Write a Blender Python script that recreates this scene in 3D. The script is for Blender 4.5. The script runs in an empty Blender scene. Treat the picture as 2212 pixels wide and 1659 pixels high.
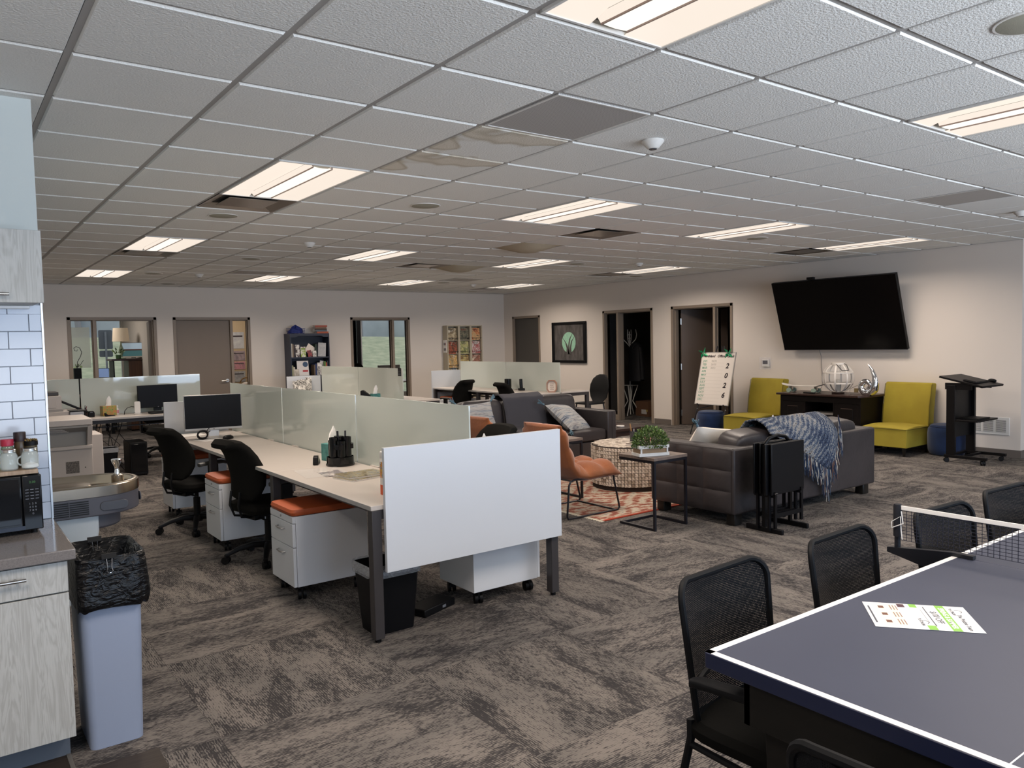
import bpy, bmesh, math, random
from math import sin, cos, pi, radians as R
from mathutils import Vector, Matrix

random.seed(7)
sc = bpy.context.scene
C = sc.collection

# ------------------------------------------------------------------ camera
CEIL, XW, YW, CZ = 2.667, 10.612, 14.663, 1.570
cam_d = bpy.data.cameras.new('camera')
cam = bpy.data.objects.new('camera', cam_d)
C.objects.link(cam)
cam_d.sensor_width = 36.0
cam_d.lens = 1684.09 / 2212 * 36.0
cam_d.clip_start, cam_d.clip_end = 0.05, 300
_yaw, _pit, _rol = R(-36.373), R(-3.118), R(-1.268)
_f = Vector((-sin(_yaw) * cos(_pit), cos(_yaw) * cos(_pit), sin(_pit)))
_r = Vector((cos(_yaw), sin(_yaw), 0))
_u = _r.cross(_f)
_r2 = cos(_rol) * _r + sin(_rol) * _u
_u2 = -sin(_rol) * _r + cos(_rol) * _u
cam.matrix_world = Matrix(((_r2.x, _u2.x, -_f.x, 0), (_r2.y, _u2.y, -_f.y, 0), (_r2.z, _u2.z, -_f.z, CZ), (0, 0, 0, 1)))
sc.camera = cam

# ------------------------------------------------------------------ world, daylight, exposure
w = bpy.data.worlds.new('overcast_sky')
sc.world = w
w.use_nodes = True
bg = w.node_tree.nodes['Background']
bg.inputs[0].default_value = (0.80, 0.86, 0.93, 1)
bg.inputs[1].default_value = 0.9
sc.view_settings.view_transform = 'Standard'
sc.view_settings.look = 'None'
sc.view_settings.gamma = 1
sc.view_settings.use_curve_mapping = False
sc.view_settings.exposure = 0.1
sc.cycles.max_bounces = 8
sc.cycles.diffuse_bounces = 4
sc.cycles.glossy_bounces = 3
sc.cycles.transmission_bounces = 6
sc.cycles.transparent_max_bounces = 8
sc.cycles.caustics_reflective = False
sc.cycles.caustics_refractive = False
sc.cycles.sample_clamp_indirect = 4
sc.cycles.use_denoising = True

DAY = (0.55, 0.73, 1.0)
WARM = (1.0, 0.86, 0.74)
TROFFER_W = 31.0

def area_light(name, loc, rot, sx, sy, watts, col, spread=pi):
    d = bpy.data.lights.new(name, 'AREA')
    d.shape = 'RECTANGLE'
    d.size, d.size_y, d.energy, d.color, d.spread = sx, sy, watts, col, spread
    o = bpy.data.objects.new(name, d)
    C.objects.link(o)
    o.location, o.rotation_euler = loc, rot
    return o

# daylight through the window wall behind the camera
for k, (x, wd) in enumerate(((1.2, 2.3), (3.9, 2.3), (6.6, 2.3), (9.3, 2.3))):
    area_light('window_daylight', (x, -2.93, 1.45), (R(90), 0, 0), wd, 1.9, 62.0, DAY)
    area_light('ground_bounce_daylight', (x, -2.93, 1.2), (R(140), 0, 0), wd, 1.4, 80.0, (0.94, 0.97, 1.0), R(110))
area_light('office_fill_light', (1.9, 16.6, 2.6), (0, 0, 0), 1.0, 1.0, 22.0, (1.0, 0.93, 0.86))  # unseen ceiling fill added to brighten the two back offices, no fixture there
area_light('office_fill_light', (8.6, 16.6, 2.6), (0, 0, 0), 1.0, 1.0, 18.0, (1.0, 0.93, 0.86))

# ------------------------------------------------------------------ helpers
def lin(c):
    if isinstance(c, str):
        c = tuple(int(c[i:i + 2], 16) for i in (0, 2, 4))
    return tuple((v / 255 / 12.92 if v / 255 <= 0.04045 else ((v / 255 + 0.055) / 1.055) ** 2.4) for v in c) + (1,)

MATS = {}
def N(nt, t, **kw):
    n = nt.nodes.new(t)
    for k, v in kw.items():
        if k == 'inp':
            for a, b in v.items():
                n.inputs[a].default_value = b
        else:
            setattr(n, k, v)
    return n

def ramp(nt, fac, stops, interp='LINEAR'):
    n = nt.nodes.new('ShaderNodeValToRGB')
    n.color_ramp.interpolation = interp
    e = n.color_ramp.elements
    while len(e) < len(stops):
        e.new(0.5)
    for q, (p, c) in zip(e, stops):
        q.position = p
        q.color = lin(c) if not isinstance(c, tuple) or len(c) == 3 else c
    if fac is not None:
        nt.links.new(fac, n.inputs[0])
    return n.outputs[0]

def coords(nt, scale=(1, 1, 1), kind='Object', rot=(0, 0, 0), loc=None):
    t = nt.nodes.new('ShaderNodeTexCoord')
    m = N(nt, 'ShaderNodeMapping', inp={'Scale': scale, 'Rotation': rot})
    nt.links.new(t.outputs[kind], m.inputs[0])
    if loc is not None:
        nt.links.new(loc, m.inputs['Location'])
    return m.outputs[0]

def noise(nt, vec, scale, detail=3, rough=0.55, dist=0.0):
    n = N(nt, 'ShaderNodeTexNoise', inp={'Scale': scale, 'Detail': detail, 'Roughness': rough, 'Distortion': dist})
    if vec is not None:
        nt.links.new(vec, n.inputs['Vector'])
    return n.outputs[0]

def math_(nt, op, a, b=None, c=None):
    n = N(nt, 'ShaderNodeMath', operation=op)
    for i, v in enumerate((a, b, c)):
        if v is None:
            continue
        if isinstance(v, (int, float)):
            n.inputs[i].default_value = v
        else:
            nt.links.new(v, n.inputs[i])
    return n.outputs[0]

def mixc(nt, fac, a, b, mode='MIX'):
    n = N(nt, 'ShaderNodeMix', data_type='RGBA', blend_type=mode)
    for s, v in ((n.inputs[0], fac), (n.inputs[6], a), (n.inputs[7], b)):
        if isinstance(v, (int, float)):
            s.default_value = v
        elif isinstance(v, (tuple, str)):
            s.default_value = lin(v) if isinstance(v, str) or len(v) == 3 else v
        else:
            nt.links.new(v, s)
    return n.outputs[2]

def bump(nt, h, strength=0.3, dist=0.01):
    n = N(nt, 'ShaderNodeBump', inp={'Strength': strength, 'Distance': dist})
    nt.links.new(h, n.inputs['Height'])
    return n.outputs[0]

def objrand(nt):
    return nt.nodes.new('ShaderNodeObjectInfo').outputs['Random']

def pm(name, col, rough=0.5, metal=0.0, spec=0.5, nz=None, bp=None, trans=0.0, emit=None, alpha=1.0, coat=0.0, ior=1.45, sheen=0.0):
    """principled material; nz=(scale, other colour, contrast) mottling; bp=(scale, strength, dist)"""
    if name in MATS:
        return MATS[name]
    m = bpy.data.materials.new(name)
    m.use_nodes = True
    nt = m.node_tree
    b = nt.nodes['Principled BSDF']
    b.inputs['Base Color'].default_value = lin(col)
    b.inputs['Roughness'].default_value = rough
    b.inputs['Metallic'].default_value = metal
    b.inputs['Specular IOR Level'].default_value = spec
    b.inputs['Transmission Weight'].default_value = trans
    b.inputs['IOR'].default_value = ior
    b.inputs['Alpha'].default_value = alpha
    b.inputs['Coat Weight'].default_value = coat
    b.inputs['Sheen Weight'].default_value = sheen
    if emit:
        b.inputs['Emission Color'].default_value = lin(emit[0])
        b.inputs['Emission Strength'].default_value = emit[1]
    if nz:
        v = coords(nt, nz[3] if len(nz) > 3 else (1, 1, 1))
        f = noise(nt, v, nz[0], 4)
        nt.links.new(ramp(nt, f, ((0.5 - nz[2], col), (0.5 + nz[2], nz[1]))), b.inputs['Base Color'])
    if bp:
        v = coords(nt, bp[3] if len(bp) > 3 else (1, 1, 1))
        nt.links.new(bump(nt, noise(nt, v, bp[0], 3), bp[1], bp[2]), b.inputs['Normal'])
    MATS[name] = m
    return m

def node_mat(name):
    m = bpy.data.materials.new(name)
    m.use_nodes = True
    MATS[name] = m
    nt = m.node_tree
    return m, nt, nt.nodes['Principled BSDF']

class B:
    """collects shapes; .obj() links them as one mesh object"""
    def __init__(s):
        s.v, s.f, s.uv = [], [], None
    def add(s, vs, fs):
        k = len(s.v)
        s.v += [tuple(p) for p in vs]
        s.f += [tuple(i + k for i in f) for f in fs]
        return s
    def box(s, x0, x1, y0, y1, z0, z1):
        return s.add([(x0, y0, z0), (x1, y0, z0), (x1, y1, z0), (x0, y1, z0), (x0, y0, z1), (x1, y0, z1), (x1, y1, z1), (x0, y1, z1)],
                     [(0, 3, 2, 1), (4, 5, 6, 7), (0, 1, 5, 4), (1, 2, 6, 5), (2, 3, 7, 6), (3, 0, 4, 7)])
    def cbox(s, c, d, rot=None):
        """box by centre and size, optional rotation matrix"""
        vs = [Vector((sx * d[0] / 2, sy * d[1] / 2, sz * d[2] / 2)) for sz in (-1, 1) for sx, sy in ((-1, -1), (1, -1), (1, 1), (-1, 1))]
        if rot:
            vs = [rot @ v for v in vs]
        return s.add([v + Vector(c) for v in vs], [(0, 3, 2, 1), (4, 5, 6, 7), (0, 1, 5, 4), (1, 2, 6, 5), (2, 3, 7, 6), (3, 0, 4, 7)])
    def bar(s, p0, p1, w, h, up=(0, 0, 1)):
        """square bar from p0 to p1"""
        p0, p1 = Vector(p0), Vector(p1)
        d = (p1 - p0).normalized()
        a = d.cross(Vector(up))
        if a.length < 1e-4:
            a = d.cross(Vector((1, 0, 0)))
        a.normalize()
        b = a.cross(d)
        vs = [p + a * w / 2 * i + b * h / 2 * j for p in (p0, p1) for i, j in ((-1, -1), (1, -1), (1, 1), (-1, 1))]
        return s.add(vs, [(0, 1, 2, 3), (7, 6, 5, 4), (0, 4, 5, 1), (1, 5, 6, 2), (2, 6, 7, 3), (3, 7, 4, 0)])
    def cyl(s, p0, p1, r0, r1=None, n=16, cap=True):
        r1 = r0 if r1 is None else r1
        p0, p1 = Vector(p0), Vector(p1)
        d = (p1 - p0).normalized()
        a = d.orthogonal().normalized()
        b = d.cross(a)
        vs = [p + (a * cos(2 * pi * i / n) + b * sin(2 * pi * i / n)) * r for p, r in ((p0, r0), (p1, r1)) for i in range(n)]
        fs = [(i, (i + 1) % n, n + (i + 1) % n, n + i) for i in range(n)]
        if cap:
            fs += [tuple(reversed(range(n))), tuple(range(n, 2 * n))]
        return s.add(vs, fs)
    def tube(s, pts, r, n=8, closed=False, cap=True):
        pts = [Vector(p) for p in pts]
        m = len(pts)
        rs = r if isinstance(r, (list, tuple)) else [r] * m
        vs, fs, a = [], [], None
        for i, p in enumerate(pts):
            q0 = pts[i - 1] if (i or closed) else p
            q1 = pts[(i + 1) % m] if (i < m - 1 or closed) else p
            d = (q1 - q0).normalized()
            if a is None:
                a = d.orthogonal().normalized()
            a = (a - d * a.dot(d))
            a = a.normalized() if a.length > 1e-5 else d.orthogonal().normalized()
            b = d.cross(a)
            vs += [p + (a * cos(2 * pi * k / n) + b * sin(2 * pi * k / n)) * rs[i] for k in range(n)]
        for i in range(m if closed else m - 1):
            j = (i + 1) % m
            fs += [(i * n + k, i * n + (k + 1) % n, j * n + (k + 1) % n, j * n + k) for k in range(n)]
        if cap and not closed:
            fs += [tuple(reversed(range(n))), tuple(range((m - 1) * n, m * n))]
        return s.add(vs, fs)
    def lathe(s, prof, n=24, c=(0, 0, 0), sx=1, sy=1):
        vs = [(c[0] + r * sx * cos(2 * pi * k / n), c[1] + r * sy * sin(2 * pi * k / n), c[2] + z) for r, z in prof for k in range(n)]
        m = len(prof)
        fs = [(i * n + k, i * n + (k + 1) % n, (i + 1) * n + (k + 1) % n, (i + 1) * n + k) for i in range(m - 1) for k in range(n)]
        if prof[0][0] > 1e-5:
            fs.append(tuple(reversed(range(n))))
        if prof[-1][0] > 1e-5:
            fs.append(tuple(range((m - 1) * n, m * n)))
        return s.add(vs, fs)
    def prism(s, poly, a, b, axis='z'):
        """poly in the plane of the two other axes (order x,y / x,z / y,z), extruded a..b along axis"""
        n = len(poly)
        def P(p, t):
            return {'z': (p[0], p[1], t), 'y': (p[0], t, p[1]), 'x': (t, p[0], p[1])}[axis]
        vs = [P(p, a) for p in poly] + [P(p, b) for p in poly]
        fs = [tuple(reversed(range(n))), tuple(range(n, 2 * n))] + [(i, (i + 1) % n, n + (i + 1) % n, n + i) for i in range(n)]
        return s.add(vs, fs)
    def grid(s, fn, nu, nv, close_u=False):
        vs = [fn(i / nu, j / nv) for j in range(nv + 1) for i in range(nu + (0 if close_u else 1))]
        m = nu if close_u else nu + 1
        fs = [(j * m + i, j * m + (i + 1) % m, (j + 1) * m + (i + 1) % m, (j + 1) * m + i) for j in range(nv) for i in range(nu)]
        return s.add(vs, fs)
    def ball(s, c, rx, ry=None, rz=None, n=14, m=8, e1=1.0, e2=1.0):
        """ellipsoid, or superellipsoid cushion with e<1"""
        ry, rz = ry or rx, rz or rx
        def sp(x, e):
            return math.copysign(abs(x) ** e, x)
        vs = [(c[0], c[1], c[2] - rz)]
        for j in range(1, m):
            t = -pi / 2 + pi * j / m
            for i in range(n):
                p = 2 * pi * i / n
                vs.append((c[0] + rx * sp(cos(t), e1) * sp(cos(p), e2), c[1] + ry * sp(cos(t), e1) * sp(sin(p), e2), c[2] + rz * sp(sin(t), e1)))
        vs.append((c[0], c[1], c[2] + rz))
        fs = [(0, 1 + (i + 1) % n, 1 + i) for i in range(n)]
        for j in range(m - 2):
            a, b = 1 + j * n, 1 + (j + 1) * n
            fs += [(a + i, a + (i + 1) % n, b + (i + 1) % n, b + i) for i in range(n)]
        a, t = 1 + (m - 2) * n, len(vs) - 1
        fs += [(a + i, a + (i + 1) % n, t) for i in range(n)]
        return s.add(vs, fs)
    def xf(s, mtx):
        s.v = [tuple(mtx @ Vector(p)) for p in s.v]
        return s
    def mesh(s, name, smooth=True, angle=38):
        me = bpy.data.meshes.new(name)
        me.from_pydata(s.v, [], s.f)
        bm = bmesh.new()
        bm.from_mesh(me)
        bmesh.ops.recalc_face_normals(bm, faces=bm.faces)
        bm.to_mesh(me)
        bm.free()
        if smooth:
            me.polygons.foreach_set('use_smooth', [True] * len(me.polygons))
            me.set_sharp_from_angle(angle=R(angle))
        me.update()
        return me
    def obj(s, name, mat, parent=None, bev=0, seg=2, smooth=True, angle=38, sub=0, label=None):
        me = s.mesh(name, smooth, angle)
        o = bpy.data.objects.new(name, me)
        C.objects.link(o)
        if mat:
            me.materials.append(mat)
        if parent:
            o.parent = parent
        if bev:
            b = o.modifiers.new('bevel', 'BEVEL')
            b.width, b.segments, b.limit_method, b.angle_limit = bev, seg, 'ANGLE', R(40)
        if sub:
            q = o.modifiers.new('subdivision', 'SUBSURF')
            q.levels = q.render_levels = sub
        if label:
            o['label'] = label
        return o

def tag(o, label, cat, group=None):
    o['label'], o['category'] = label, cat
    if group:
        o['group'] = group
    return o

def thing(name, label, cat, loc=(0, 0, 0), rz=0, group=None):
    o = bpy.data.objects.new(name, None)
    C.objects.link(o)
    o.location, o.rotation_euler = loc, (0, 0, rz)
    o.empty_display_size = 0.1
    return tag(o, label, cat, group)

def struct(o):
    o['kind'] = 'structure'
    return o

def copyo(o, parent=None):
    c = o.copy()
    C.objects.link(c)
    if parent:
        c.parent = parent
    for ch in [q for q in bpy.data.objects if q.parent == o and q != c]:
        copyo(ch, c)
    return c

def dup(root, label, loc, rz=0, group=None):
    c = copyo(root)
    c.location, c.rotation_euler = loc, (0, 0, rz)
    c['label'] = label
    if group:
        c['group'] = group
    return c

def text(name, body, size, mat, parent, loc, rot, align='CENTER', ext=0.0004, font_shear=0.0, sx=1.0, bold=0.0):
    cu = bpy.data.curves.new(name, 'FONT')
    cu.body, cu.size, cu.align_x, cu.align_y, cu.extrude, cu.shear = body, size, align, 'CENTER', ext, font_shear
    cu.resolution_u = 3
    cu.offset = bold
    o = bpy.data.objects.new(name, cu)
    C.objects.link(o)
    me = bpy.data.meshes.new_from_object(o.evaluated_get(bpy.context.evaluated_depsgraph_get()))
    bpy.data.objects.remove(o)
    bpy.data.curves.remove(cu)
    o = bpy.data.objects.new(name, me)
    C.objects.link(o)
    me.materials.clear()
    me.materials.append(mat)
    o.location, o.rotation_euler, o.scale = loc, rot, (sx, 1, 1)
    if parent:
        o.parent = parent
    return o

def rrect(x0, x1, y0, y1, r, n=4):
    out = []
    for cx, cy, a in ((x1 - r, y1 - r, 0), (x0 + r, y1 - r, 90), (x0 + r, y0 + r, 180), (x1 - r, y0 + r, 270)):
        out += [(cx + r * cos(R(a + 90 * k / n)), cy + r * sin(R(a + 90 * k / n))) for k in range(n + 1)]
    return out

def arcpts(c, r, a0, a1, n, plane='xz', t=0):
    out = []
    for k in range(n + 1):
        a = R(a0 + (a1 - a0) * k / n)
        p, q = c[0] + r * cos(a), c[1] + r * sin(a)
        out.append({'xz': (p, t, q), 'xy': (p, q, t), 'yz': (t, p, q)}[plane])
    return out

# ================================================================== setting
GX, GY, T = -0.164, 3.304, 0.6096          # suspended ceiling grid origin and pitch
X0, Y0 = -1.6, -3.0                        # outer limits of the open office

def wall_mat(name, col, b=0.06):
    m, nt, p = node_mat(name)
    v = coords(nt)
    n1 = noise(nt, v, 1.3, 2)
    nt.links.new(mixc(nt, math_(nt, 'MULTIPLY', n1, 0.12), col, tuple(int(q * 0.9) for q in col)), p.inputs['Base Color'])
    p.inputs['Roughness'].default_value = 0.75
    p.inputs['Specular IOR Level'].default_value = 0.25
    nt.links.new(bump(nt, noise(nt, v, 120, 3), b, 0.002), p.inputs['Normal'])
    return m
WALL = wall_mat('wall_paint', (222, 213, 204))
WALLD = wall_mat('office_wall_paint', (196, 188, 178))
FRAME = pm('taupe_painted_steel', '8a7c6e', 0.45, bp=(60, 0.03, 0.002))
BASE = pm('brown_grey_vinyl_base', '6a625c', 0.5)
CLEAR = pm('clear_glass', 'ffffff', 0.02, trans=1.0, ior=1.03, spec=0.4)

# ---- carpet: quarter-turned 0.9 m tiles
def carpet_mat():
    m, nt, p = node_mat('patterned_carpet')
    oi = nt.nodes.new('ShaderNodeObjectInfo')
    cv = N(nt, 'ShaderNodeCombineXYZ')
    nt.links.new(math_(nt, 'MULTIPLY', oi.outputs['Random'], 37.0), cv.inputs[0])
    nt.links.new(math_(nt, 'MULTIPLY', oi.outputs['Random'], 91.0), cv.inputs[1])
    big = noise(nt, coords(nt, (1.7, 4.6, 1), loc=cv.outputs[0]), 1.25, 4, 0.62, 0.9)
    mid = noise(nt, coords(nt, (16, 48, 1), loc=cv.outputs[0]), 1.0, 3, 0.65)
    fine = noise(nt, coords(nt, (40, 210, 1), loc=cv.outputs[0]), 1.0, 3, 0.6)
    sy = N(nt, 'ShaderNodeSeparateXYZ')
    nt.links.new(coords(nt), sy.inputs[0])
    ridge = math_(nt, 'SINE', math_(nt, 'MULTIPLY', sy.outputs[1], 628.0))
    s = math_(nt, 'ADD', math_(nt, 'MULTIPLY', big, 1.0), math_(nt, 'ADD', math_(nt, 'MULTIPLY', mid, 0.7), math_(nt, 'MULTIPLY', fine, 1.15)))
    s = math_(nt, 'ADD', math_(nt, 'SUBTRACT', s, 0.93), math_(nt, 'MULTIPLY', ridge, 0.075))
    tone = noise(nt, coords(nt, (2, 3, 1), loc=cv.outputs[0]), 1.0, 2)
    light = ramp(nt, tone, ((0.35, '6f6a66'), (0.65, '807973')))
    dark = ramp(nt, tone, ((0.35, '383637'), (0.65, '423f3f')))
    k = ramp(nt, s, ((0.40, (0, 0, 0, 1)), (0.56, (1, 1, 1, 1))))
    nt.links.new(mixc(nt, k, dark, light), p.inputs['Base Color'])
    p.inputs['Roughness'].default_value = 0.95
    p.inputs['Specular IOR Level'].default_value = 0.1
    nt.links.new(bump(nt, s, 0.5, 0.006), p.inputs['Normal'])
    return m
CARPET = carpet_mat()
CT = 0.9065
floor = struct(B().box(X0 - 0.2, 14.2, Y0, 18.6, -0.12, -0.004).obj('floor', pm('concrete_slab', '4a4440', 0.9)))
tile_me = B().box(-CT / 2 + 0.0006, CT / 2 - 0.0006, -CT / 2 + 0.0006, CT / 2 - 0.0006, -0.006, 0).mesh('carpet_tile', False)
tile_me.materials.append(CARPET)
nfx, nfy = range(-1, 15), range(-6, 17)
extra = B()
for i in nfx:
    for j in nfy:
        x0, y0 = 0.843 + (i - 0) * CT, 3.185 + j * CT
        cx, cy = x0 + CT / 2, y0 + CT / 2
        if cx < -0.2 or cx > 13.6 or cy < -2.6 or cy > 18.3 or (cx < 0.30 and cy > 3.3 and cy < 8):
            continue
        inroom = cx < 11.2 and cy < 15.1 and cy > -0.5 and not (cx < 1.0 and cy < 1.2)
        if inroom:
            o = bpy.data.objects.new('carpet_tile', tile_me)
            C.objects.link(o)
            o.parent = floor
            o.location = (cx, cy, 0)
            o.rotation_euler = (0, 0, R(90) * ((i + j + 1) % 2) + pi * random.randint(0, 1))
        else:
            extra.box(x0, x0 + CT, y0, y0 + CT, -0.006, 0)
eo = extra.obj('carpet_beyond', CARPET, floor, smooth=False)
eo['kind'] = 'stuff'
# dark plank vinyl strip in front of the kitchenette
vin = pm('dark_plank_vinyl', '2a2420', 0.5, spec=0.25, nz=(3, '38302a', 0.2, (2, 30, 1)))
for k in range(3):
    for j in range(4):
        B().box(-1.5 + 0.915 * (j - 1) + 0.3 * (k % 2), -1.5 + 0.915 * j - 0.002 + 0.3 * (k % 2) if j < 3 else 0.33, 2.90 + k * 0.18, 2.90 + k * 0.18 + 0.178, -0.004, 0.002).obj('vinyl_plank', vin, floor) if (-1.5 + 0.915 * (j - 1) + 0.3 * (k % 2)) < 0.3 else None
B().box(0.33, 0.345, 2.0, 3.44, -0.002, 0.005).obj('transition_strip', pm('grey_metal_strip', '8a857f', 0.4, 0.6), floor)

# ---- walls
def holes_wall(name, axis, pos, th, a0, a1, z1, holes, mat):
    """wall along the other axis from a0 to a1 with rectangular openings (b0,b1,zlo,zhi)"""
    b = B()
    def seg(p, q, zl, zh):
        if q - p < 1e-4 or zh - zl < 1e-4:
            return
        lo, hi = min(pos, pos + th), max(pos, pos + th)
        if axis == 'x':
            b.box(lo, hi, p, q, zl, zh)
        else:
            b.box(p, q, lo, hi, zl, zh)
    cur = a0
    for p, q, zl, zh in sorted(holes):
        seg(cur, p, 0, z1)
        seg(p, q, 0, zl)
        seg(p, q, zh, z1)
        cur = q
    seg(cur, a1, 0, z1)
    return struct(b.obj(name, mat, smooth=False))
HT = CEIL + 0.12
R_OPEN = [(13.33, 14.33, 0, 2.13), (10.01, 11.34, 0, 2.13), (8.22, 9.56, 0, 2.13)]
wr = holes_wall('wall_right', 'x', XW, 0.13, 3.95, YW, HT, R_OPEN, WALL)
B_OPEN = [(1.75, 3.12, 0, 2.13), (3.39, 4.75, 0, 2.13), (6.77, 8.13, 0, 2.13)]
wb = holes_wall('wall_back', 'y', YW, 0.13, X0, XW + 0.13, HT, B_OPEN, WALL)
struct(B().box(XW + 0.13, 13.9, 3.95, 4.08, 0, HT).obj('wall_return', WALL, smooth=False))
struct(B().box(X0 - 0.13, X0, 8.0, YW, 0, HT).obj('wall_left', WALL, smooth=False))
struct(B().box(13.9, 14.05, Y0, 3.95, 0, HT).obj('wall_far_right', WALL, smooth=False))
struct(B().box(X0 - 0.13, X0, Y0, 3.95, 0, HT).obj('wall_kitchen_side', WALL, smooth=False))
holes_wall('wall_front', 'y', Y0, -0.15, X0, 14.05, HT, [(0.0, 2.4, 0.45, 2.45), (2.7, 5.1, 0.45, 2.45), (5.4, 7.8, 0.45, 2.45), (8.1, 10.5, 0.45, 2.45)], WALL)

def bb(name, x0, x1, y0, y1):
    struct(B().box(x0, x1, y0, y1, 0, 0.1).obj(name, BASE, bev=0.004))
bb('baseboard_right', XW - 0.012, XW - 0.0005, 3.94, 8.20)
bb('baseboard_right_middle', XW - 0.012, XW - 0.0005, 9.58, 9.99)
bb('baseboard_right_far', XW - 0.012, XW - 0.0005, 11.36, 13.31)
bb('baseboard_return', XW - 0.012, 13.9, 3.938, 3.9495)
bb('baseboard_back', 4.77, 6.75, YW - 0.012, YW - 0.0005)
bb('baseboard_back_right', 8.15, XW - 0.013, YW - 0.012, YW - 0.0005)

# ---- hollow-metal frames with sidelights
def frame_set(name, axis, a0, a1, mull, sill=None, zt=2.13, d=0.15, w=0.05, panes=()):
    """frame around an opening; axis 'x': in the right wall, running along y; 'y': in the back wall, running along x"""
    b = B()
    def q(p0, p1, z0, z1, dd=0.0):
        if axis == 'x':
            b.box(XW - 0.012 + dd, XW + d - 0.012 - dd, p0, p1, z0, z1)
        else:
            b.box(p0, p1, YW - 0.012 + dd, YW + d - 0.012 - dd, z0, z1)
    q(a0, a0 + w, 0, zt); q(a1 - w, a1, 0, zt); q(a0, a1, zt - w, zt)
    for m_ in mull:
        q(m_ - w / 2, m_ + w / 2, 0, zt - w)
    # stops
    edges = [a0 + w] + sum([[m_ - w / 2, m_ + w / 2] for m_ in mull], []) + [a1 - w]
    for e0, e1 in zip(edges[::2], edges[1::2]):
        q(e0, e0 + 0.014, 0, zt - w, 0.05); q(e1 - 0.014, e1, 0, zt - w, 0.05); q(e0, e1, zt - w - 0.014, zt - w, 0.05)
    if sill:
        for e0, e1 in sill:
            q(e0, e1, 0, 0.1)
    o = struct(b.obj(name, FRAME, bev=0.003))
    for e0, e1 in panes:
        g = B()
        if axis == 'x':
            g.box(XW + 0.058, XW + 0.064, e0, e1, 0.1, zt - w)
        else:
            g.box(e0, e1, YW + 0.058, YW + 0.064, 0.1, zt - w)
        g.obj('pane', CLEAR, o, smooth=False)
    return o
frame_set('door_1', 'x', 13.33, 14.33, [])
frame_set('door_2', 'x', 10.01, 11.34, [10.93], sill=[(10.95, 11.29)], panes=[(10.955, 11.29)])
frame_set('door_3', 'x', 8.22, 9.56, [8.60], sill=[(8.27, 8.575)], panes=[(8.27, 8.575)])
frame_set('window_1', 'y', 1.75, 3.12, [2.15], sill=[(1.8, 2.125)], panes=[(1.8, 2.125)])
frame_set('door_4', 'y', 3.39, 4.75, [4.40], sill=[(4.425, 4.70)], panes=[(4.425, 4.70)])
frame_set('window_2', 'y', 6.77, 8.13, [7.73], sill=[(7.755, 8.08)], panes=[(6.82, 7.705), (7.755, 8.08)])
DOORM = pm('taupe_wood_door', '776a5e', 0.5, nz=(1.2, '7d7064', 0.2, (1, 1, 0.15)))
DARKDOOR = pm('dark_wood_door', '4a4744', 0.5)
STEEL = pm('brushed_steel', 'b9b6b0', 0.3, 1.0)
CHROME = pm('chrome', 'e4e6ea', 0.08, 1.0)
def lever(parent, x, y, z, axis, s):
    b = B()
    if axis == 'y':
        b.cyl((x, y, z), (x, y - 0.012, z), 0.032, n=16).cyl((x, y - 0.01, z), (x, y - 0.055, z), 0.011, n=10)
        b.tube([(x, y - 0.055, z), (x + s * 0.03, y - 0.058, z + 0.002), (x + s * 0.12, y - 0.055, z - 0.004)], [0.011, 0.01, 0.008], 8)
    else:
        b.cyl((x, y, z), (x - 0.012, y, z), 0.032, n=16).cyl((x - 0.01, y, z), (x - 0.055, y, z), 0.011, n=10)
        b.tube([(x - 0.055, y, z), (x - 0.058, y + s * 0.03, z), (x - 0.055, y + s * 0.12, z - 0.004)], [0.011, 0.01, 0.008], 8)
    return b.obj('door_handle', STEEL, parent)
d4 = struct(B().box(3.445, 4.372, YW + 0.03, YW + 0.074, 0.008, 2.075).obj('door_leaf_4', DOORM, bev=0.003))
lever(d4, 4.30, YW + 0.03, 0.97, 'y', -1)
d1 = struct(B().box(XW + 0.03, XW + 0.074, 13.385, 14.275, 0.008, 2.075).obj('door_leaf_1', DARKDOOR, bev=0.003))
# office door on the third frame, swung into the room behind
d3 = struct(B().box(-0.022, 0.022, -0.86, 0, 0.008, 2.07).obj('door_leaf_3', pm('brown_office_door', '5c5048', 0.5), bev=0.003))
d3.location = (XW + 0.165, 9.485, 0); d3.rotation_euler = (0, 0, R(58))
for z in (0.22, 1.05, 1.86):
    B().box(-0.03, 0.03, -0.004, 0.012, z - 0.055, z + 0.055).obj('hinge', STEEL, d3)
# office door swung open inside window_1 office
d5 = struct(B().box(0, 0.86, -0.022, 0.022, 0.008, 2.07).obj('door_leaf_5', DOORM, bev=0.003))
d5.location = (3.05, YW + 0.16, 0); d5.rotation_euler = (0, 0, R(81))
d6 = struct(B().box(-0.022, 0.022, 0, 0.86, 0.008, 2.07).obj('door_leaf_2', DARKDOOR, bev=0.003))
d6.location = (XW + 0.16, 10.09, 0); d6.rotation_euler = (0, 0, R(-82))

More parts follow.
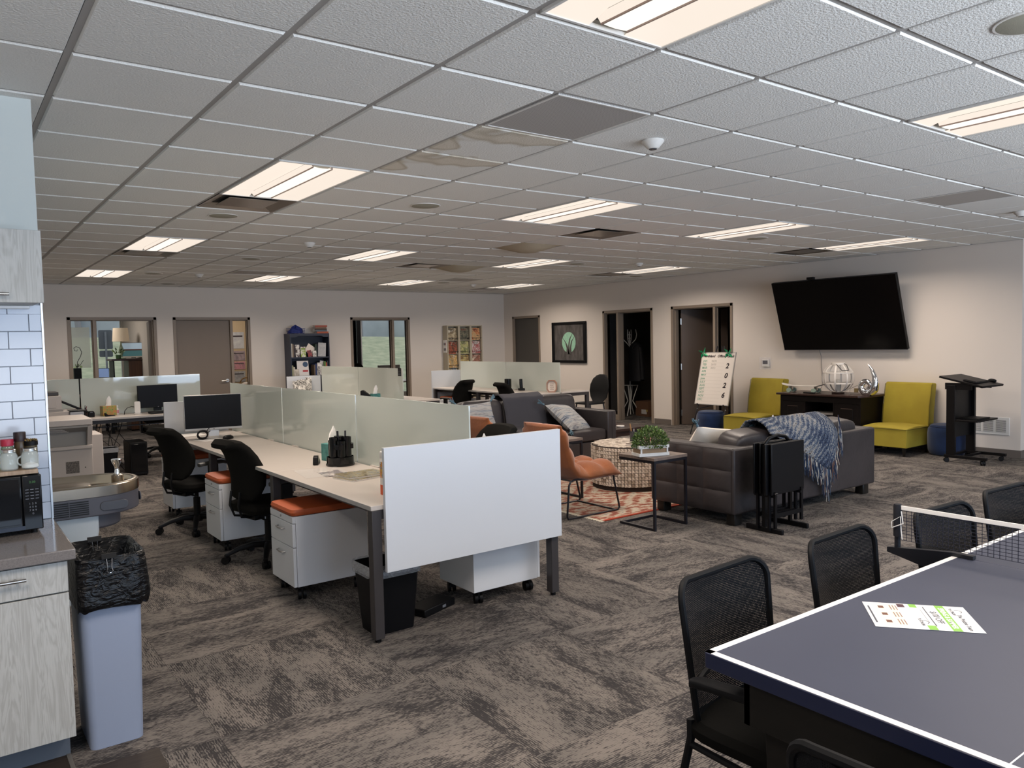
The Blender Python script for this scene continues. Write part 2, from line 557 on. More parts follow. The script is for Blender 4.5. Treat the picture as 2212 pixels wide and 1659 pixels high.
# ---- offices behind the walls
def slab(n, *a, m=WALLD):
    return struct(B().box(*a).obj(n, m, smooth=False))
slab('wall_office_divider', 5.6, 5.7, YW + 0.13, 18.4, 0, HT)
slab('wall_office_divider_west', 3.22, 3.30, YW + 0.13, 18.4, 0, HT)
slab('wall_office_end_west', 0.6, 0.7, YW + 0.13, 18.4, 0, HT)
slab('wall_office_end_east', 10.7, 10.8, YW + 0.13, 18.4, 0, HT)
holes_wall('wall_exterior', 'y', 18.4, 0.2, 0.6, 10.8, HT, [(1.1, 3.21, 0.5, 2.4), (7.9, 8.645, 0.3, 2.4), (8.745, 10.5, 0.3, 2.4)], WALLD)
MULL = pm('black_window_mullion', '15161a', 0.4)
struct(B().box(8.645, 8.745, 18.36, 18.62, 0.3, 2.4).obj('trim_1', MULL))
struct(B().box(8.752, 8.775, 18.34, 18.38, 0.3, 2.4).obj('trim_2', pm('white_window_edge', 'e8e8e8', 0.5)))
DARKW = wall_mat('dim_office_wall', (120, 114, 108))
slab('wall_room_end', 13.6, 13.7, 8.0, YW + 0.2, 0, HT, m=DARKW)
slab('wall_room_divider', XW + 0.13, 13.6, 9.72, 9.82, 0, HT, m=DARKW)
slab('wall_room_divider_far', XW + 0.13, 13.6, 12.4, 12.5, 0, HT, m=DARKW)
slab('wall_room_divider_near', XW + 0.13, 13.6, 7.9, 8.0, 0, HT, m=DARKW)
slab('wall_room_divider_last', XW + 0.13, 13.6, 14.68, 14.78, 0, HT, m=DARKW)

# ---- outdoors: grass bank, bare trees
GR = node_mat('winter_grass')
_m, _nt, _p = GR
_n = noise(_nt, coords(_nt, (1, 1, 3)), 2.5, 6, 0.65)
_nt.links.new(ramp(_nt, _n, ((0.3, '8d977a'), (0.7, 'bcbd9c'))), _p.inputs['Base Color'])
_p.inputs['Roughness'].default_value = 0.95
gb = B().grid(lambda u, v: (-30 + 80 * u, 19 + 31 * v, -0.2 + 2.22 * min(1, v * 2.9) ** 1.1 - 0.02 * max(0, -25.5 - 9 + 80 * u) * min(1, v * 3) * 0.55 + 0.05 * sin(u * 60) * v), 60, 16).obj('grass_bank', _m)
gb['kind'] = 'stuff'
tag(gb, 'pale green grass bank outside the office windows', 'grass')
bark = pm('grey_bark', '8b8a90', 0.9)
def bare_tree(x, y, h, label):
    t = thing('bare_tree', label, 'tree', (x, y, 1.75), 0, 'bare trees beyond the bank')
    b = B()
    rnd = random.Random(int(x * 10))
    def br(p, d, L, r, k):
        e = p + d * L
        b.tube([p, p + d * L * 0.5 + Vector((rnd.uniform(-.05, .05), 0, 0)) * L, e], [r, r * 0.85, r * 0.65], 5, cap=False)
        if k:
            for _ in range(4):
                nd = (d + Vector((rnd.uniform(-.9, .9), rnd.uniform(-.6, .6), rnd.uniform(-.1, .5)))).normalized()
                br(p + d * L * rnd.uniform(0.5, 1), nd, L * rnd.uniform(.5, .75), r * 0.55, k - 1)
    br(Vector((0, 0, -0.6)), Vector((0, 0, 1)), h * 0.4, h * 0.022, 4)
    b.obj('trunk', bark, t, smooth=False)
bare_tree(5.6, 44, 8, 'bare grey tree on the bank outside the left office window')
bare_tree(21.0, 44, 8, 'bare grey tree on the bank outside the second office window')
hed = pm('blue_grey_treeline', 'c4cad2', 1.0, nz=(0.6, 'a4acb6', 0.3))
hl = B()
rnd = random.Random(3)
for k in range(46):
    hl.ball((-20 + k * 1.9, 52 + rnd.uniform(-2, 2), 3.0 + rnd.uniform(0, 1.2)), 2.2, 2.0, 3.0 + rnd.uniform(0, 1.4), 10, 6)
ho = hl.obj('treeline', hed)
ho['kind'] = 'stuff'
tag(ho, 'hazy blue grey treeline far behind the grass bank', 'trees')

# ---- suspended ceiling
m, nt, p = node_mat('acoustic_tile')
v = coords(nt)
f1 = noise(nt, v, 95, 3, 0.6)
p.inputs['Base Color'].default_value = lin('c9cbc9')
nt.links.new(mixc(nt, math_(nt, 'MULTIPLY', noise(nt, v, 2.0, 2), 0.25), 'e6e6e3', 'dad9d5'), p.inputs['Base Color'])
p.inputs['Roughness'].default_value = 0.95
p.inputs['Specular IOR Level'].default_value = 0.1
nt.links.new(bump(nt, f1, 0.75, 0.006), p.inputs['Normal'])
ACT = m
GRIDM = pm('ceiling_grid_metal', 'a19f9d', 0.55)
ceiling = struct(B().box(X0, 14.05, Y0, 18.5, CEIL + 0.035, CEIL + 0.10).obj('ceiling', pm('plenum_board', '9a9890', 0.9), smooth=False))
def tile_mesh(name, sag=0.0, mat=ACT):
    h0, h1 = T / 2 - 0.0125, T / 2 - 0.019
    b = B()
    if not sag:
        b.add([(-h0, -h0, 0.010), (h0, -h0, 0.010), (h0, h0, 0.010), (-h0, h0, 0.010), (-h1, -h1, 0), (h1, -h1, 0), (h1, h1, 0), (-h1, h1, 0)],
              [(4, 7, 6, 5), (0, 1, 5, 4), (1, 2, 6, 5), (2, 3, 7, 6), (3, 0, 4, 7)])
    else:
        b.grid(lambda u, w_: (-h0 + 2 * h0 * u, -h0 + 2 * h0 * w_, 0.008 - sag * sin(pi * u) ** 0.8 * sin(pi * w_) ** 0.8), 10, 10)
    me = b.mesh(name, bool(sag), 60)
    me.materials.append(mat)
    return me
tm = tile_mesh('ceiling_tile')
def stained(name, col, sc_, edge):
    m, nt, p = node_mat(name)
    v = coords(nt, (1, 1, 1))
    n = noise(nt, v, sc_, 2, 0.5, 0.6)
    k = ramp(nt, n, ((0.50, (0, 0, 0, 1)), (0.53, (1, 1, 1, 1))))
    rim = ramp(nt, n, ((0.48, (0, 0, 0, 1)), (0.515, (1, 1, 1, 1)), (0.55, (0, 0, 0, 1))))
    c = mixc(nt, k, 'e2e2df', col)
    nt.links.new(mixc(nt, rim, c, edge), p.inputs['Base Color'])
    p.inputs['Roughness'].default_value = 0.95
    nt.links.new(bump(nt, noise(nt, v, 95, 3, 0.6), 0.75, 0.006), p.inputs['Normal'])
    return m
ST1 = stained('water_stained_tile', 'd4cdc0', 1.6, 'bcb3a2')
tm_st = tile_mesh('stained_tile', 0, ST1)
tm_sag = tile_mesh('sagging_tile', 0.075, pm('sagging_yellowed_tile', 'b3a892', 0.95, bp=(95, 0.6, 0.006)))
LIGHTS = [(i, j) for i in (3, 7, 11, 15) for j in (-4, 2, 8, 14)] + [(-1, -4)]
VENTS = [(3, 4), (3, 10), (9, 4), (9, 10), (15, 4), (15, 10), (15, 16)]
RETS = [(4, -1), (6, 13), (12, 13), (11, -1)]
SPK = [(3, 5), (5, 3), (5, 10), (4, 14), (5, 17), (12, 8), (12, 3), (5, -4), (16, 10), (12, 14), (15, 17)]
taken = set()
for i, j in LIGHTS:
    taken |= {(i, j), (i, j + 1)}
taken |= set(VENTS) | set(RETS)
cells = [(i, j) for i in range(-2, 18) for j in range(-7, 19) if (i, j) not in taken]
def ctr(i, j):
    return GX + (i + 0.5) * T, GY + (j + 0.5) * T
def vis(i, j):
    x, y = ctr(i, j)
    d = Vector((x, y, CEIL - CZ))
    cx, cy, cz = d.dot(_r2), d.dot(_u2), d.dot(_f)
    return cz > 0.3 and abs(cx / cz) < 0.78 and cy / cz < 0.62
cells.sort(key=lambda c: ctr(*c)[0] ** 2 + ctr(*c)[1] ** 2)
far = B()
nt_ = 0
rnd = random.Random(5)
for i, j in cells:
    x, y = ctr(i, j)
    if x > XW - 0.05 or y > YW - 0.05 or (x < 0.35 and y > 3.9):
        if x > XW + 0.3 or y > YW + 0.3:
            continue
    if vis(i, j) and nt_ < 285:
        nt_ += 1
        me = tm_sag if (i, j) in ((9, 6), (10, 10)) else tm_st if (i, j) in ((4, 1), (4, 0)) else tm
        o = bpy.data.objects.new('ceiling_tile', me)
        C.objects.link(o)
        o.parent = ceiling
        o.location = (x, y, CEIL - 0.003 + rnd.uniform(-0.0012, 0.0012))
        o.rotation_euler = (rnd.uniform(-.0022, .0022), rnd.uniform(-.0022, .0022), 0)
    else:
        h = T / 2 - 0.015
        far.box(x - h, x + h, y - h, y + h, CEIL - 0.003, CEIL + 0.008)
fo = far.obj('distant_ceiling_tiles', ACT, ceiling, smooth=False)
fo['kind'] = 'stuff'
for i in range(-2, 19):
    x = GX + i * T
    if x < XW:
        B().box(x - 0.012, x + 0.012, Y0, YW, CEIL + 0.004, CEIL + 0.03).obj('grid_runner', GRIDM, ceiling, smooth=False)
for j in range(-8, 20):
    y = GY + j * T
    if Y0 < y < YW:
        x_ = X0
        for i_ in sorted(a for a, c in LIGHTS if c + 1 == j) + [99]:
            e_ = GX + i_ * T + 0.012 if i_ < 99 else (XW if y > 3.95 else 14)
            B().box(x_, e_, y - 0.012, y + 0.012, CEIL + 0.0045, CEIL + 0.029).obj('grid_runner', GRIDM, ceiling, smooth=False)
            x_ = GX + (i_ + 1) * T - 0.012
struct(B().box(XW - 0.024, XW, 3.95, YW, CEIL - 0.004, CEIL + 0.006).box(0.385, XW, YW - 0.024, YW, CEIL - 0.004, CEIL + 0.006).obj('trim_3', GRIDM, smooth=False))

# ---- ceiling fixtures
LENS = pm('lit_troffer_lens', '606060', 0.5, emit=('fffaf0', 1.0))
LENS2 = pm('lit_troffer_reflector', '606060', 0.5, emit=('fff0e0', 0.86))
WENAM = pm('white_enamel', 'd8d6d2', 0.4)
RIB = pm('lens_rib', '9a8478', 0.5)
def troffer():
    t = thing('ceiling_light', '', 'ceiling light')
    W, L = T - 0.024, 2 * T - 0.024
    w2, l2 = W / 2, L / 2
    B().box(-w2, -w2 + 0.012, -l2, l2, -0.006, 0.01).box(w2 - 0.012, w2, -l2, l2, -0.006, 0.01).box(-w2, w2, -l2, -l2 + 0.012, -0.006, 0.01).box(-w2, w2, l2 - 0.012, l2, -0.006, 0.01).obj('frame', WENAM, t)
    a = w2 - 0.012
    for s in (-1, 1):
        def surf(u, v, s=s):
            x = a - u * (a - 0.085)
            e = min(1, (0.5 - abs(v - 0.5)) * 12)
            return (s * x, (v - 0.5) * 2 * (l2 - 0.012), -0.002 + (0.026 * sin(u * pi * 0.62)) * e)
        B().grid(surf, 8, 24).obj('reflector', LENS2, t)
    B().grid(lambda u, v: (-0.06 + 0.12 * u, (v - 0.5) * 2 * (l2 - 0.05), -0.004 - 0.004 * sin(pi * u)), 4, 2).obj('lens', LENS, t)
    for s in (-1, 1):
        B().box(s * 0.062 - 0.003, s * 0.062 + 0.003, -l2 + 0.05, l2 - 0.05, -0.010, 0.004).obj('rib', RIB, t)
        B().add([(s * 0.065, -l2 + 0.05, -0.004), (s * 0.086, -l2 + 0.05, 0.02), (s * 0.086, l2 - 0.05, 0.02), (s * 0.065, l2 - 0.05, -0.004)], [(0, 1, 2, 3)]).obj('lens_side', LENS2, t)
    return t
rows = {-4: 'nearest row', 2: 'second row', 8: 'third row', 14: 'last row by the back wall'}
cols = {-1: 'out of sight at the far left', 3: 'leftmost', 7: 'second from the left', 11: 'third from the left', 15: 'rightmost'}
tr0 = None
for i, j in LIGHTS:
    x, y = GX + (i + 0.5) * T, GY + (j + 1) * T
    lab = 'lit recessed ceiling light, %s in the %s' % (cols[i], rows[j])
    if tr0 is None:
        tr0 = troffer()
        t = tr0
        t['label'], t['group'] = lab, 'recessed ceiling lights'
        t.location = (x, y, CEIL - 0.001)
    else:
        t = dup(tr0, lab, (x, y, CEIL - 0.001), 0, 'recessed ceiling lights')
    lo = area_light('troffer_lamp', (x, y, CEIL - 0.03), (0, 0, 0), 0.5, 1.1, TROFFER_W, WARM, R(158))
VM = pm('silver_diffuser', '9d958d', 0.28, 0.75)
VD = pm('vent_dark_slot', '2c2a29', 0.7)
where = {(3, 4): 'behind the second row light at left', (3, 10): 'behind the third row light at left', (9, 4): 'beside the second row lights, middle', (9, 10): 'beside a sagging tile far back',
         (15, 4): 'next to the rightmost second row light', (15, 10): 'next to the rightmost third row light', (15, 16): 'far back in the corner'}
def supply():
    t = thing('air_vent', '', 'air vent')
    h = T / 2 - 0.014
    b = B()
    for k in range(4):
        a0 = k * pi / 2
        Rm = Matrix.Rotation(a0, 3, 'Z')
        b.add([tuple(Rm @ Vector(q)) for q in ((-h, -h, 0), (h, -h, 0), (h - .085, -h + .085, 0.028), (-h + .085, -h + .085, 0.028))], [(0, 1, 2, 3)])
    b.obj('frame', VM, t, smooth=False)
    B().box(-h + .06, h - .06, -h + .06, h - .06, 0.03, 0.033).obj('throat', VD, t)
    B().box(-h + .11, h - .11, -h + .11, h - .11, 0.004, 0.010).obj('face_plate', VM, t, bev=0.003)
    return t
s0 = None
for i, j in VENTS:
    x, y = ctr(i, j)
    lab = 'square silver ceiling diffuser ' + where[(i, j)]
    if s0 is None:
        s0 = supply(); t = s0
        t['label'], t['group'] = lab, 'ceiling diffusers'
        t.location = (x, y, CEIL - 0.001)
    else:
        dup(s0, lab, (x, y, CEIL - 0.001), 0, 'ceiling diffusers')
m, nt, p = node_mat('perforated_grille')
v = coords(nt, (1, 1, 1))
w1 = N(nt, 'ShaderNodeTexWave', wave_type='BANDS', bands_direction='X', inp={'Scale': 32.0, 'Distortion': 0})
w2_ = N(nt, 'ShaderNodeTexWave', wave_type='BANDS', bands_direction='Y', inp={'Scale': 32.0, 'Distortion': 0})
nt.links.new(v, w1.inputs[0]); nt.links.new(v, w2_.inputs[0])
h_ = math_(nt, 'MULTIPLY', w1.outputs[1], w2_.outputs[1])
nt.links.new(ramp(nt, h_, ((0.25, 'b2b0ae'), (0.5, '7c7a78'))), p.inputs['Base Color'])
p.inputs['Roughness'].default_value = 0.5
PERF = m
r0 = None
for (i, j), wd in zip(RETS, ('above the white end panel', 'far left near the back wall', 'far back near the corner', 'at right above the television wall')):
    x, y = ctr(i, j)
    lab = 'perforated grey return air grille in the ceiling ' + wd
    if r0 is None:
        r0 = t = thing('return_grille', lab, 'air grille', (x, y, CEIL), 0, 'return air grilles')
        h = T / 2 - 0.013
        B().box(-h, h, -h, h, -0.002, 0.006).obj('perforated_face', PERF, t)
        B().box(-h, h, -h, -h + .012, -0.005, 0).box(-h, h, h - .012, h, -0.005, 0).box(-h, -h + .012, -h, h, -0.005, 0).box(h - .012, h, -h, h, -0.005, 0).obj('frame', WENAM, t)
    else:
        dup(r0, lab, (x, y, CEIL), 0, 'return air grilles')
SPKM = pm('speaker_grille', '9c9a8c', 0.6, bp=(260, 0.5, 0.002))
SPKN = {(3, 5): 'olive round ceiling speaker behind the left diffuser', (5, 3): 'round ceiling speaker right of the big left light', (5, 10): 'round ceiling speaker in the third bay at left',
        (4, 14): 'round ceiling speaker near the far left light', (5, 17): 'round ceiling speaker at the back wall far left', (12, 8): 'round ceiling speaker by the third row middle light',
        (12, 3): 'round ceiling speaker beside the second row light right of centre', (5, -4): 'large round ceiling speaker cut by the top right edge', (16, 10): 'round ceiling speaker above the right hand doors',
        (12, 14): 'round ceiling speaker far back in the middle', (15, 17): 'round ceiling speaker in the far corner'}
k0 = None
for c in SPK:
    x, y = ctr(*c)
    if k0 is None:
        k0 = t = thing('ceiling_speaker', SPKN[c], 'speaker', (x, y, CEIL - 0.003), 0, 'round ceiling speakers')
        B().lathe([(0.112, 0), (0.112, -0.004), (0.105, -0.006), (0.0, -0.009)], 36).obj('grille', SPKM, t)
        B().lathe([(0.112, 0.001), (0.12, 0.0), (0.119, -0.004), (0.112, -0.0045)], 36).obj('rim', WENAM, t)
    else:
        dup(k0, SPKN[c], (x, y, CEIL - 0.003), 0, 'round ceiling speakers')
d0 = None
for (gi, gj), wd in zip(((5.6, -.42), (5.6, 7.68), (5.49, 14.36), (13.83, 7.79), (13.77, 14.83), (13.58, -.43)),
                        ('beside the perforated grille', 'in the third bay at left', 'near the back wall at left', 'by the rightmost third row light', 'far back towards the corner', 'at the right edge above the television')):
    lab = 'small white dome ceiling sensor ' + wd
    x, y = GX + gi * T, GY + gj * T
    if d0 is None:
        d0 = t = thing('ceiling_sensor', lab, 'sensor', (x, y, CEIL - 0.003), 0, 'ceiling sensors')
        B().lathe([(0.06, 0), (0.062, -0.008), (0.055, -0.018), (0.033, -0.043), (0.026, -0.047), (0, -0.047)], 28).obj('housing', WENAM, t)
        B().lathe([(0.0235, -0.046), (0.02, -0.051), (0, -0.053)], 20).obj('sensor_lens', pm('dark_lens', '4a4a4c', 0.2), t)
    else:
        dup(d0, lab, (x, y, CEIL - 0.003), 0, 'ceiling sensors')

# ================================================================== kitchenette, left edge
struct(B().box(X0, 0.385, 4.0, 8.0, 0, HT).obj('wall_kitchen', pm('kitchen_wall_paint', 'c9d0ce', 0.7, bp=(120, 0.05, 0.002)), smooth=False))
wk = bpy.data.objects['wall_kitchen']
SUBW = pm('white_subway_tile', 'c6cedb', 0.16, spec=0.5)
GROUT = pm('grey_grout', '9aa0a8', 0.9)
B().box(-0.7, 0.380, 3.9965, 4.0, 0.83, 1.785).obj('grout', GROUT, wk)
tw, th, gp = 0.1524, 0.0737, 0.0025
row = 0
z = 1.732
zz = [(1.735, 1.775)] + [(1.735 - (k + 1) * 0.0756 + gp, 1.735 - k * 0.0756) for k in range(12)]
for r_, (za, zb) in enumerate(zz):
    off = 0.33 if r_ % 2 == 1 else 0.252
    x = off - 6 * (tw + gp)
    while x < 0.378:
        a, b_ = max(x + gp, -0.65), min(x + tw + gp, 0.378)
        if b_ - a > 0.01:
            B().box(a, b_, 3.9905, 3.9968, max(za, 0.8315), zb).obj('wall_tile', SUBW, wk, bev=0.0012, seg=1)
        x += tw + gp
B().box(0.3785, 0.386, 3.987, 4.0, 0.83, 1.785).obj('edge_trim', pm('brushed_edge_trim', 'b8bcc0', 0.3, 0.8), wk)

m, nt, p = node_mat('grey_oak_laminate')
v = coords(nt, (9, 9, 0.9))
w_ = noise(nt, v, 2.2, 4, 0.55, 1.6)
rings = N(nt, 'ShaderNodeMath', operation='SINE')
nt.links.new(math_(nt, 'MULTIPLY', w_, 42.0), rings.inputs[0])
fine = noise(nt, coords(nt, (160, 160, 5)), 1.0, 2)
s = math_(nt, 'ADD', math_(nt, 'MULTIPLY', rings.outputs[0], 0.16), math_(nt, 'ADD', math_(nt, 'MULTIPLY', fine, 0.5), 0.25))
nt.links.new(ramp(nt, s, ((0.2, 'a09f9b'), (0.55, 'b2b3b0'), (0.9, 'bdbebb'))), p.inputs['Base Color'])
p.inputs['Roughness'].default_value = 0.55
nt.links.new(bump(nt, s, 0.15, 0.001), p.inputs['Normal'])
OAK = m
HAND = pm('brushed_nickel_pull', 'b5b3b0', 0.25, 1.0)

t = thing('base_cabinet', 'grey oak base cabinet with drawer and door under grey counter', 'cabinet', (0, 0, 0))
B().box(-0.7, 0.352, 3.36, 3.985, 0.10, 0.788).obj('carcass', OAK, t)
dr = B().box(-0.2, 0.358, 3.335, 3.356, 0.668, 0.782).obj('drawer', OAK, t, bev=0.0015)
B().cyl((0.02, 3.305, 0.742), (0.222, 3.305, 0.742), 0.0065, n=12).cyl((0.05, 3.305, 0.742), (0.05, 3.336, 0.742), 0.005, n=8).cyl((0.19, 3.305, 0.742), (0.19, 3.336, 0.742), 0.005, n=8).obj('handle', HAND, dr)
B().box(-0.2, 0.358, 3.335, 3.356, 0.105, 0.662).obj('door', OAK, t, bev=0.0015)
B().box(-0.7, 0.345, 3.425, 3.98, 0.0, 0.10).obj('toe_kick', pm('blue_grey_toe_kick', '5d6570', 0.5), t)
tag(B().box(-0.75, 0.385, 3.31, 3.99, 0.790, 0.830).obj('countertop', pm('grey_quartz', '7d7876', 0.12, nz=(220, '6f6b6a', 0.15)), bev=0.004), 'polished grey quartz countertop under the microwave', 'countertop')
t = thing('wall_cabinet', 'grey oak upper cabinet above the white tiles', 'cabinet', (0, 0, 0))
B().box(-0.7, 0.350, 3.69, 3.985, 1.772, 2.055).obj('carcass', OAK, t)
dd = B().box(-0.2, 0.362, 3.668, 3.688, 1.768, 2.058).obj('door', OAK, t, bev=0.0015)
B().cyl((0.06, 3.64, 1.80), (0.242, 3.64, 1.80), 0.0065, n=12).cyl((0.21, 3.64, 1.80), (0.21, 3.67, 1.80), 0.005, n=8).cyl((0.09, 3.64, 1.80), (0.09, 3.67, 1.80), 0.005, n=8).obj('handle', HAND, dd)
tag(B().box(-0.6, 0.335, 3.945, 3.985, 1.757, 1.771).obj('under_cabinet_light', pm('white_plastic', 'e4e6e8', 0.35), bev=0.003), 'thin white strip light under the upper cabinet', 'strip light')

# microwave
BLK = pm('gloss_black', '08090c', 0.12, spec=0.5)
BLKM = pm('matte_black_plastic', '09090b', 0.5, spec=0.25)
WPRINT = pm('grey_white_print', '6c7078', 0.5)
t = thing('microwave', 'black microwave oven on the grey counter', 'microwave', (0, 0, 0))
B().box(-0.2, 0.318, 3.715, 3.985, 0.845, 1.075).obj('body', BLKM, t, bev=0.006)
B().box(-0.2, 0.250, 3.694, 3.714, 0.848, 1.072).obj('door', BLK, t, bev=0.004)
B().box(-0.2, 0.243, 3.691, 3.6945, 0.875, 1.062).obj('window', pm('smoked_window', '101216', 0.06), t, bev=0.001)
cp = B().box(0.252, 0.320, 3.694, 3.714, 0.848, 1.072).obj('control_panel', BLK, t, bev=0.004)
for n_, s_ in enumerate(('1 2 3', '4 5 6', '7 8 9', '  0  ')):
    text('keypad', s_, 0.0105, WPRINT, cp, (0.286, 3.6932, 0.955 - 0.0135 * n_), (R(90), 0, 0), sx=1.25)
for k in range(4):
    for j in range(3):
        B().box(0.262 + j * 0.0175, 0.274 + j * 0.0175, 3.6930, 3.6938, 1.012 - k * 0.0125, 1.0145 - k * 0.0125).obj('button_label', WPRINT, cp)
text('clock', '2:30', 0.013, pm('green_display', '2f5a2a', 0.4, emit=('3c7a30', 0.3)), cp, (0.288, 3.6932, 1.043), (R(90), 0, 0))
B().box(-0.2, 0.256, 3.6905, 3.694, 0.852, 0.868).obj('handle_strip', pm('blue_black_strip', '1a2030', 0.2), t)
for x in (-0.15, 0.29):
    for y in (3.74, 3.95):
        B().cyl((x, y, 0.8302), (x, y, 0.846), 0.012, n=10).obj('foot', BLKM, t)
wood = pm('light_maple_board', 'b09a84', 0.5, nz=(6, '8f7963', 0.25, (14, 1, 1)))
tag(B().box(0.145, 0.312, 3.70, 3.84, 1.0755, 1.093).obj('cutting_board', wood, bev=0.003), 'small maple board lying on top of the microwave', 'board')
GL = pm('jar_glass', 'dfe8e6', 0.04, alpha=0.28)
TIN = pm('tin_lid', 'c8c8c4', 0.25, 1.0)
def jar(x, y, label, fill=None):
    t = thing('mason_jar', label, 'jar', (x, y, 1.0935), 0, 'glass jars on the board')
    B().lathe([(0.026, 0.0), (0.031, 0.004), (0.032, 0.015), (0.032, 0.055), (0.027, 0.066), (0.025, 0.072), (0.025, 0.084), (0.0235, 0.084), (0.0235, 0.072), (0.0255, 0.065), (0.0302, 0.054), (0.0302, 0.015), (0.029, 0.006), (0.0, 0.005)], 28).obj('glass', GL, t)
    B().lathe([(0.0258, 0.072), (0.027, 0.073), (0.027, 0.077), (0.0262, 0.078), (0.027, 0.079), (0.027, 0.083), (0.0258, 0.0845)], 28).obj('screw_ring', TIN, t)
    B().tube(arcpts((0.030, 0.036), 0.018, -80, 80, 8, 'xz'), 0.0035, 8).obj('handle', GL, t).rotation_euler = (0, 0, R(200))
    if fill:
        B().lathe([(0.029, 0.0065), (0.0295, 0.012), (0.027, 0.018), (0.012, 0.024), (0, 0.026)], 20).obj('sugar', fill, t)
    return t
jar(0.216, 3.745, 'empty glass mug jar with tin rim on the maple board')
jar(0.288, 3.740, 'glass mug jar holding white sugar on the maple board', pm('white_sugar', 'f0f0ee', 0.9))
t = thing('spice_jar', 'glass spice jar with red plastic cap behind the empty mug jar', 'jar', (0.216, 3.806, 1.0935))
B().lathe([(0.022, 0), (0.023, 0.003), (0.023, 0.085), (0.018, 0.095), (0, 0.095)], 20).obj('glass', pm('pale_green_glass', 'a9b8a0', 0.1, trans=0.6), t)
B().lathe([(0.0235, 0.094), (0.0238, 0.096), (0.0238, 0.118), (0.022, 0.121), (0, 0.121)], 28).obj('cap', pm('red_cap', 'a82440', 0.4), t)
t = thing('seasoning_bottle', 'dark seasoning bottle with black cap against the tiles', 'bottle', (0.262, 3.82, 1.0935))
B().lathe([(0.021, 0), (0.022, 0.003), (0.022, 0.10), (0.018, 0.112), (0, 0.112)], 20).obj('bottle_body', pm('brown_spice', '4a3c28', 0.25), t)
B().lathe([(0.0225, 0.108), (0.0228, 0.111), (0.0228, 0.143), (0.021, 0.146), (0, 0.146)], 28).obj('cap', pm('black_red_cap', '241418', 0.4), t)
t = thing('tea_jar', 'black lidded jar topped with dried flowers behind the sugar jar', 'jar', (0.300, 3.808, 1.0935))
B().lathe([(0.021, 0), (0.023, 0.003), (0.023, 0.085), (0.021, 0.09), (0, 0.09)], 20).obj('jar_body', pm('amber_jar', '4d4530', 0.2), t)
B().lathe([(0.0255, 0.089), (0.0255, 0.106), (0, 0.106)], 24).obj('lid', BLKM, t)
fb = B()
rnd = random.Random(2)
for k in range(40):
    a, r_ = rnd.uniform(0, 6.28), rnd.uniform(0, 0.022)
    fb.ball((r_ * cos(a), r_ * sin(a), 0.108 + rnd.uniform(0, 0.006)), 0.0035, n=6, m=4)
fb.obj('dried_flowers', pm('dried_petals', '8d7440', 0.8, nz=(300, '4a3a20', 0.1)), t)
t = thing('sauce_bottle', 'green and yellow labelled bottle cut by the left edge', 'bottle', (0.165, 3.80, 1.0935))
B().lathe([(0.022, 0), (0.0235, 0.003), (0.0235, 0.07), (0.014, 0.10), (0.012, 0.125), (0, 0.125)], 20).obj('bottle_body', pm('green_label', '5ea64a', 0.4), t)
B().lathe([(0.0238, 0.022), (0.0238, 0.05)], 20).obj('sticker', pm('yellow_label', 'd8b23a', 0.5), t)

# kitchen trash can with bag and binder clips
def taper_shell(x0, x1, y0, y1, i, r, z0, z1, n=4, th=0.003):
    """tapered rounded bin, i = inset of the foot"""
    lo, hi = rrect(x0 + i, x1 - i, y0 + i, y1 - i, r * 0.8, n), rrect(x0, x1, y0, y1, r, n)
    hin = rrect(x0 + th, x1 - th, y0 + th, y1 - th, r - th * 0.5, n)
    lin_ = rrect(x0 + i + th, x1 - i - th, y0 + i + th, y1 - i - th, r * 0.8 - th * 0.5, n)
    m_ = len(lo)
    vs = [(a, b, z0) for a, b in lo] + [(a, b, z1) for a, b in hi] + [(a, b, z1) for a, b in hin] + [(a, b, z0 + th) for a, b in lin_]
    fs = [tuple(reversed(range(m_))), tuple(range(3 * m_, 4 * m_))]
    for k in range(3):
        fs += [(k * m_ + q, k * m_ + (q + 1) % m_, (k + 1) * m_ + (q + 1) % m_, (k + 1) * m_ + q) for q in range(m_)]
    return B().add(vs, fs)
t = thing('trash_can', 'tall grey plastic trash can beside the base cabinet', 'trash can', (0.0, 0.0, 0))
taper_shell(0.393, 0.622, 3.372, 3.700, 0.018, 0.035, 0.001, 0.742).obj('bin', pm('grey_bin_plastic', '8f9ab0', 0.45, bp=(200, 0.05, 0.001)), t)
m, nt, p = node_mat('black_trash_bag')
v = coords(nt, (1, 1, 1.6))
h = math_(nt, 'ADD', noise(nt, v, 16, 3, 0.5, 1.5), math_(nt, 'MULTIPLY', noise(nt, coords(nt, (6, 6, 30), rot=(0.5, 0.4, 0)), 1.0, 3, 0.6, 1.0), 0.7))
p.inputs['Base Color'].default_value = lin('060608')
p.inputs['Roughness'].default_value = 0.3
p.inputs['Specular IOR Level'].default_value = 0.3
nt.links.new(bump(nt, h, 0.7, 0.015), p.inputs['Normal'])
BAG = m
rnd = random.Random(11)
pr = rrect(0.384, 0.632, 3.362, 3.71, 0.05, 8)
cx_, cy_ = 0.508, 3.536
levels = [(-0.07, 0.70, 0.86), (-0.012, 0.755, 1.0), (0.006, 0.772, 1.03), (0.012, 0.765, 1.04), (0.018, 0.70, 1.06), (0.024, 0.64, 1.07), (0.028, 0.585, 1.06), (0.022, 0.560, 1.03), (0.006, 0.566, 1.0)]
vs, m_ = [], len(pr)
ph = [rnd.uniform(0, 6.28) for _ in range(m_)]
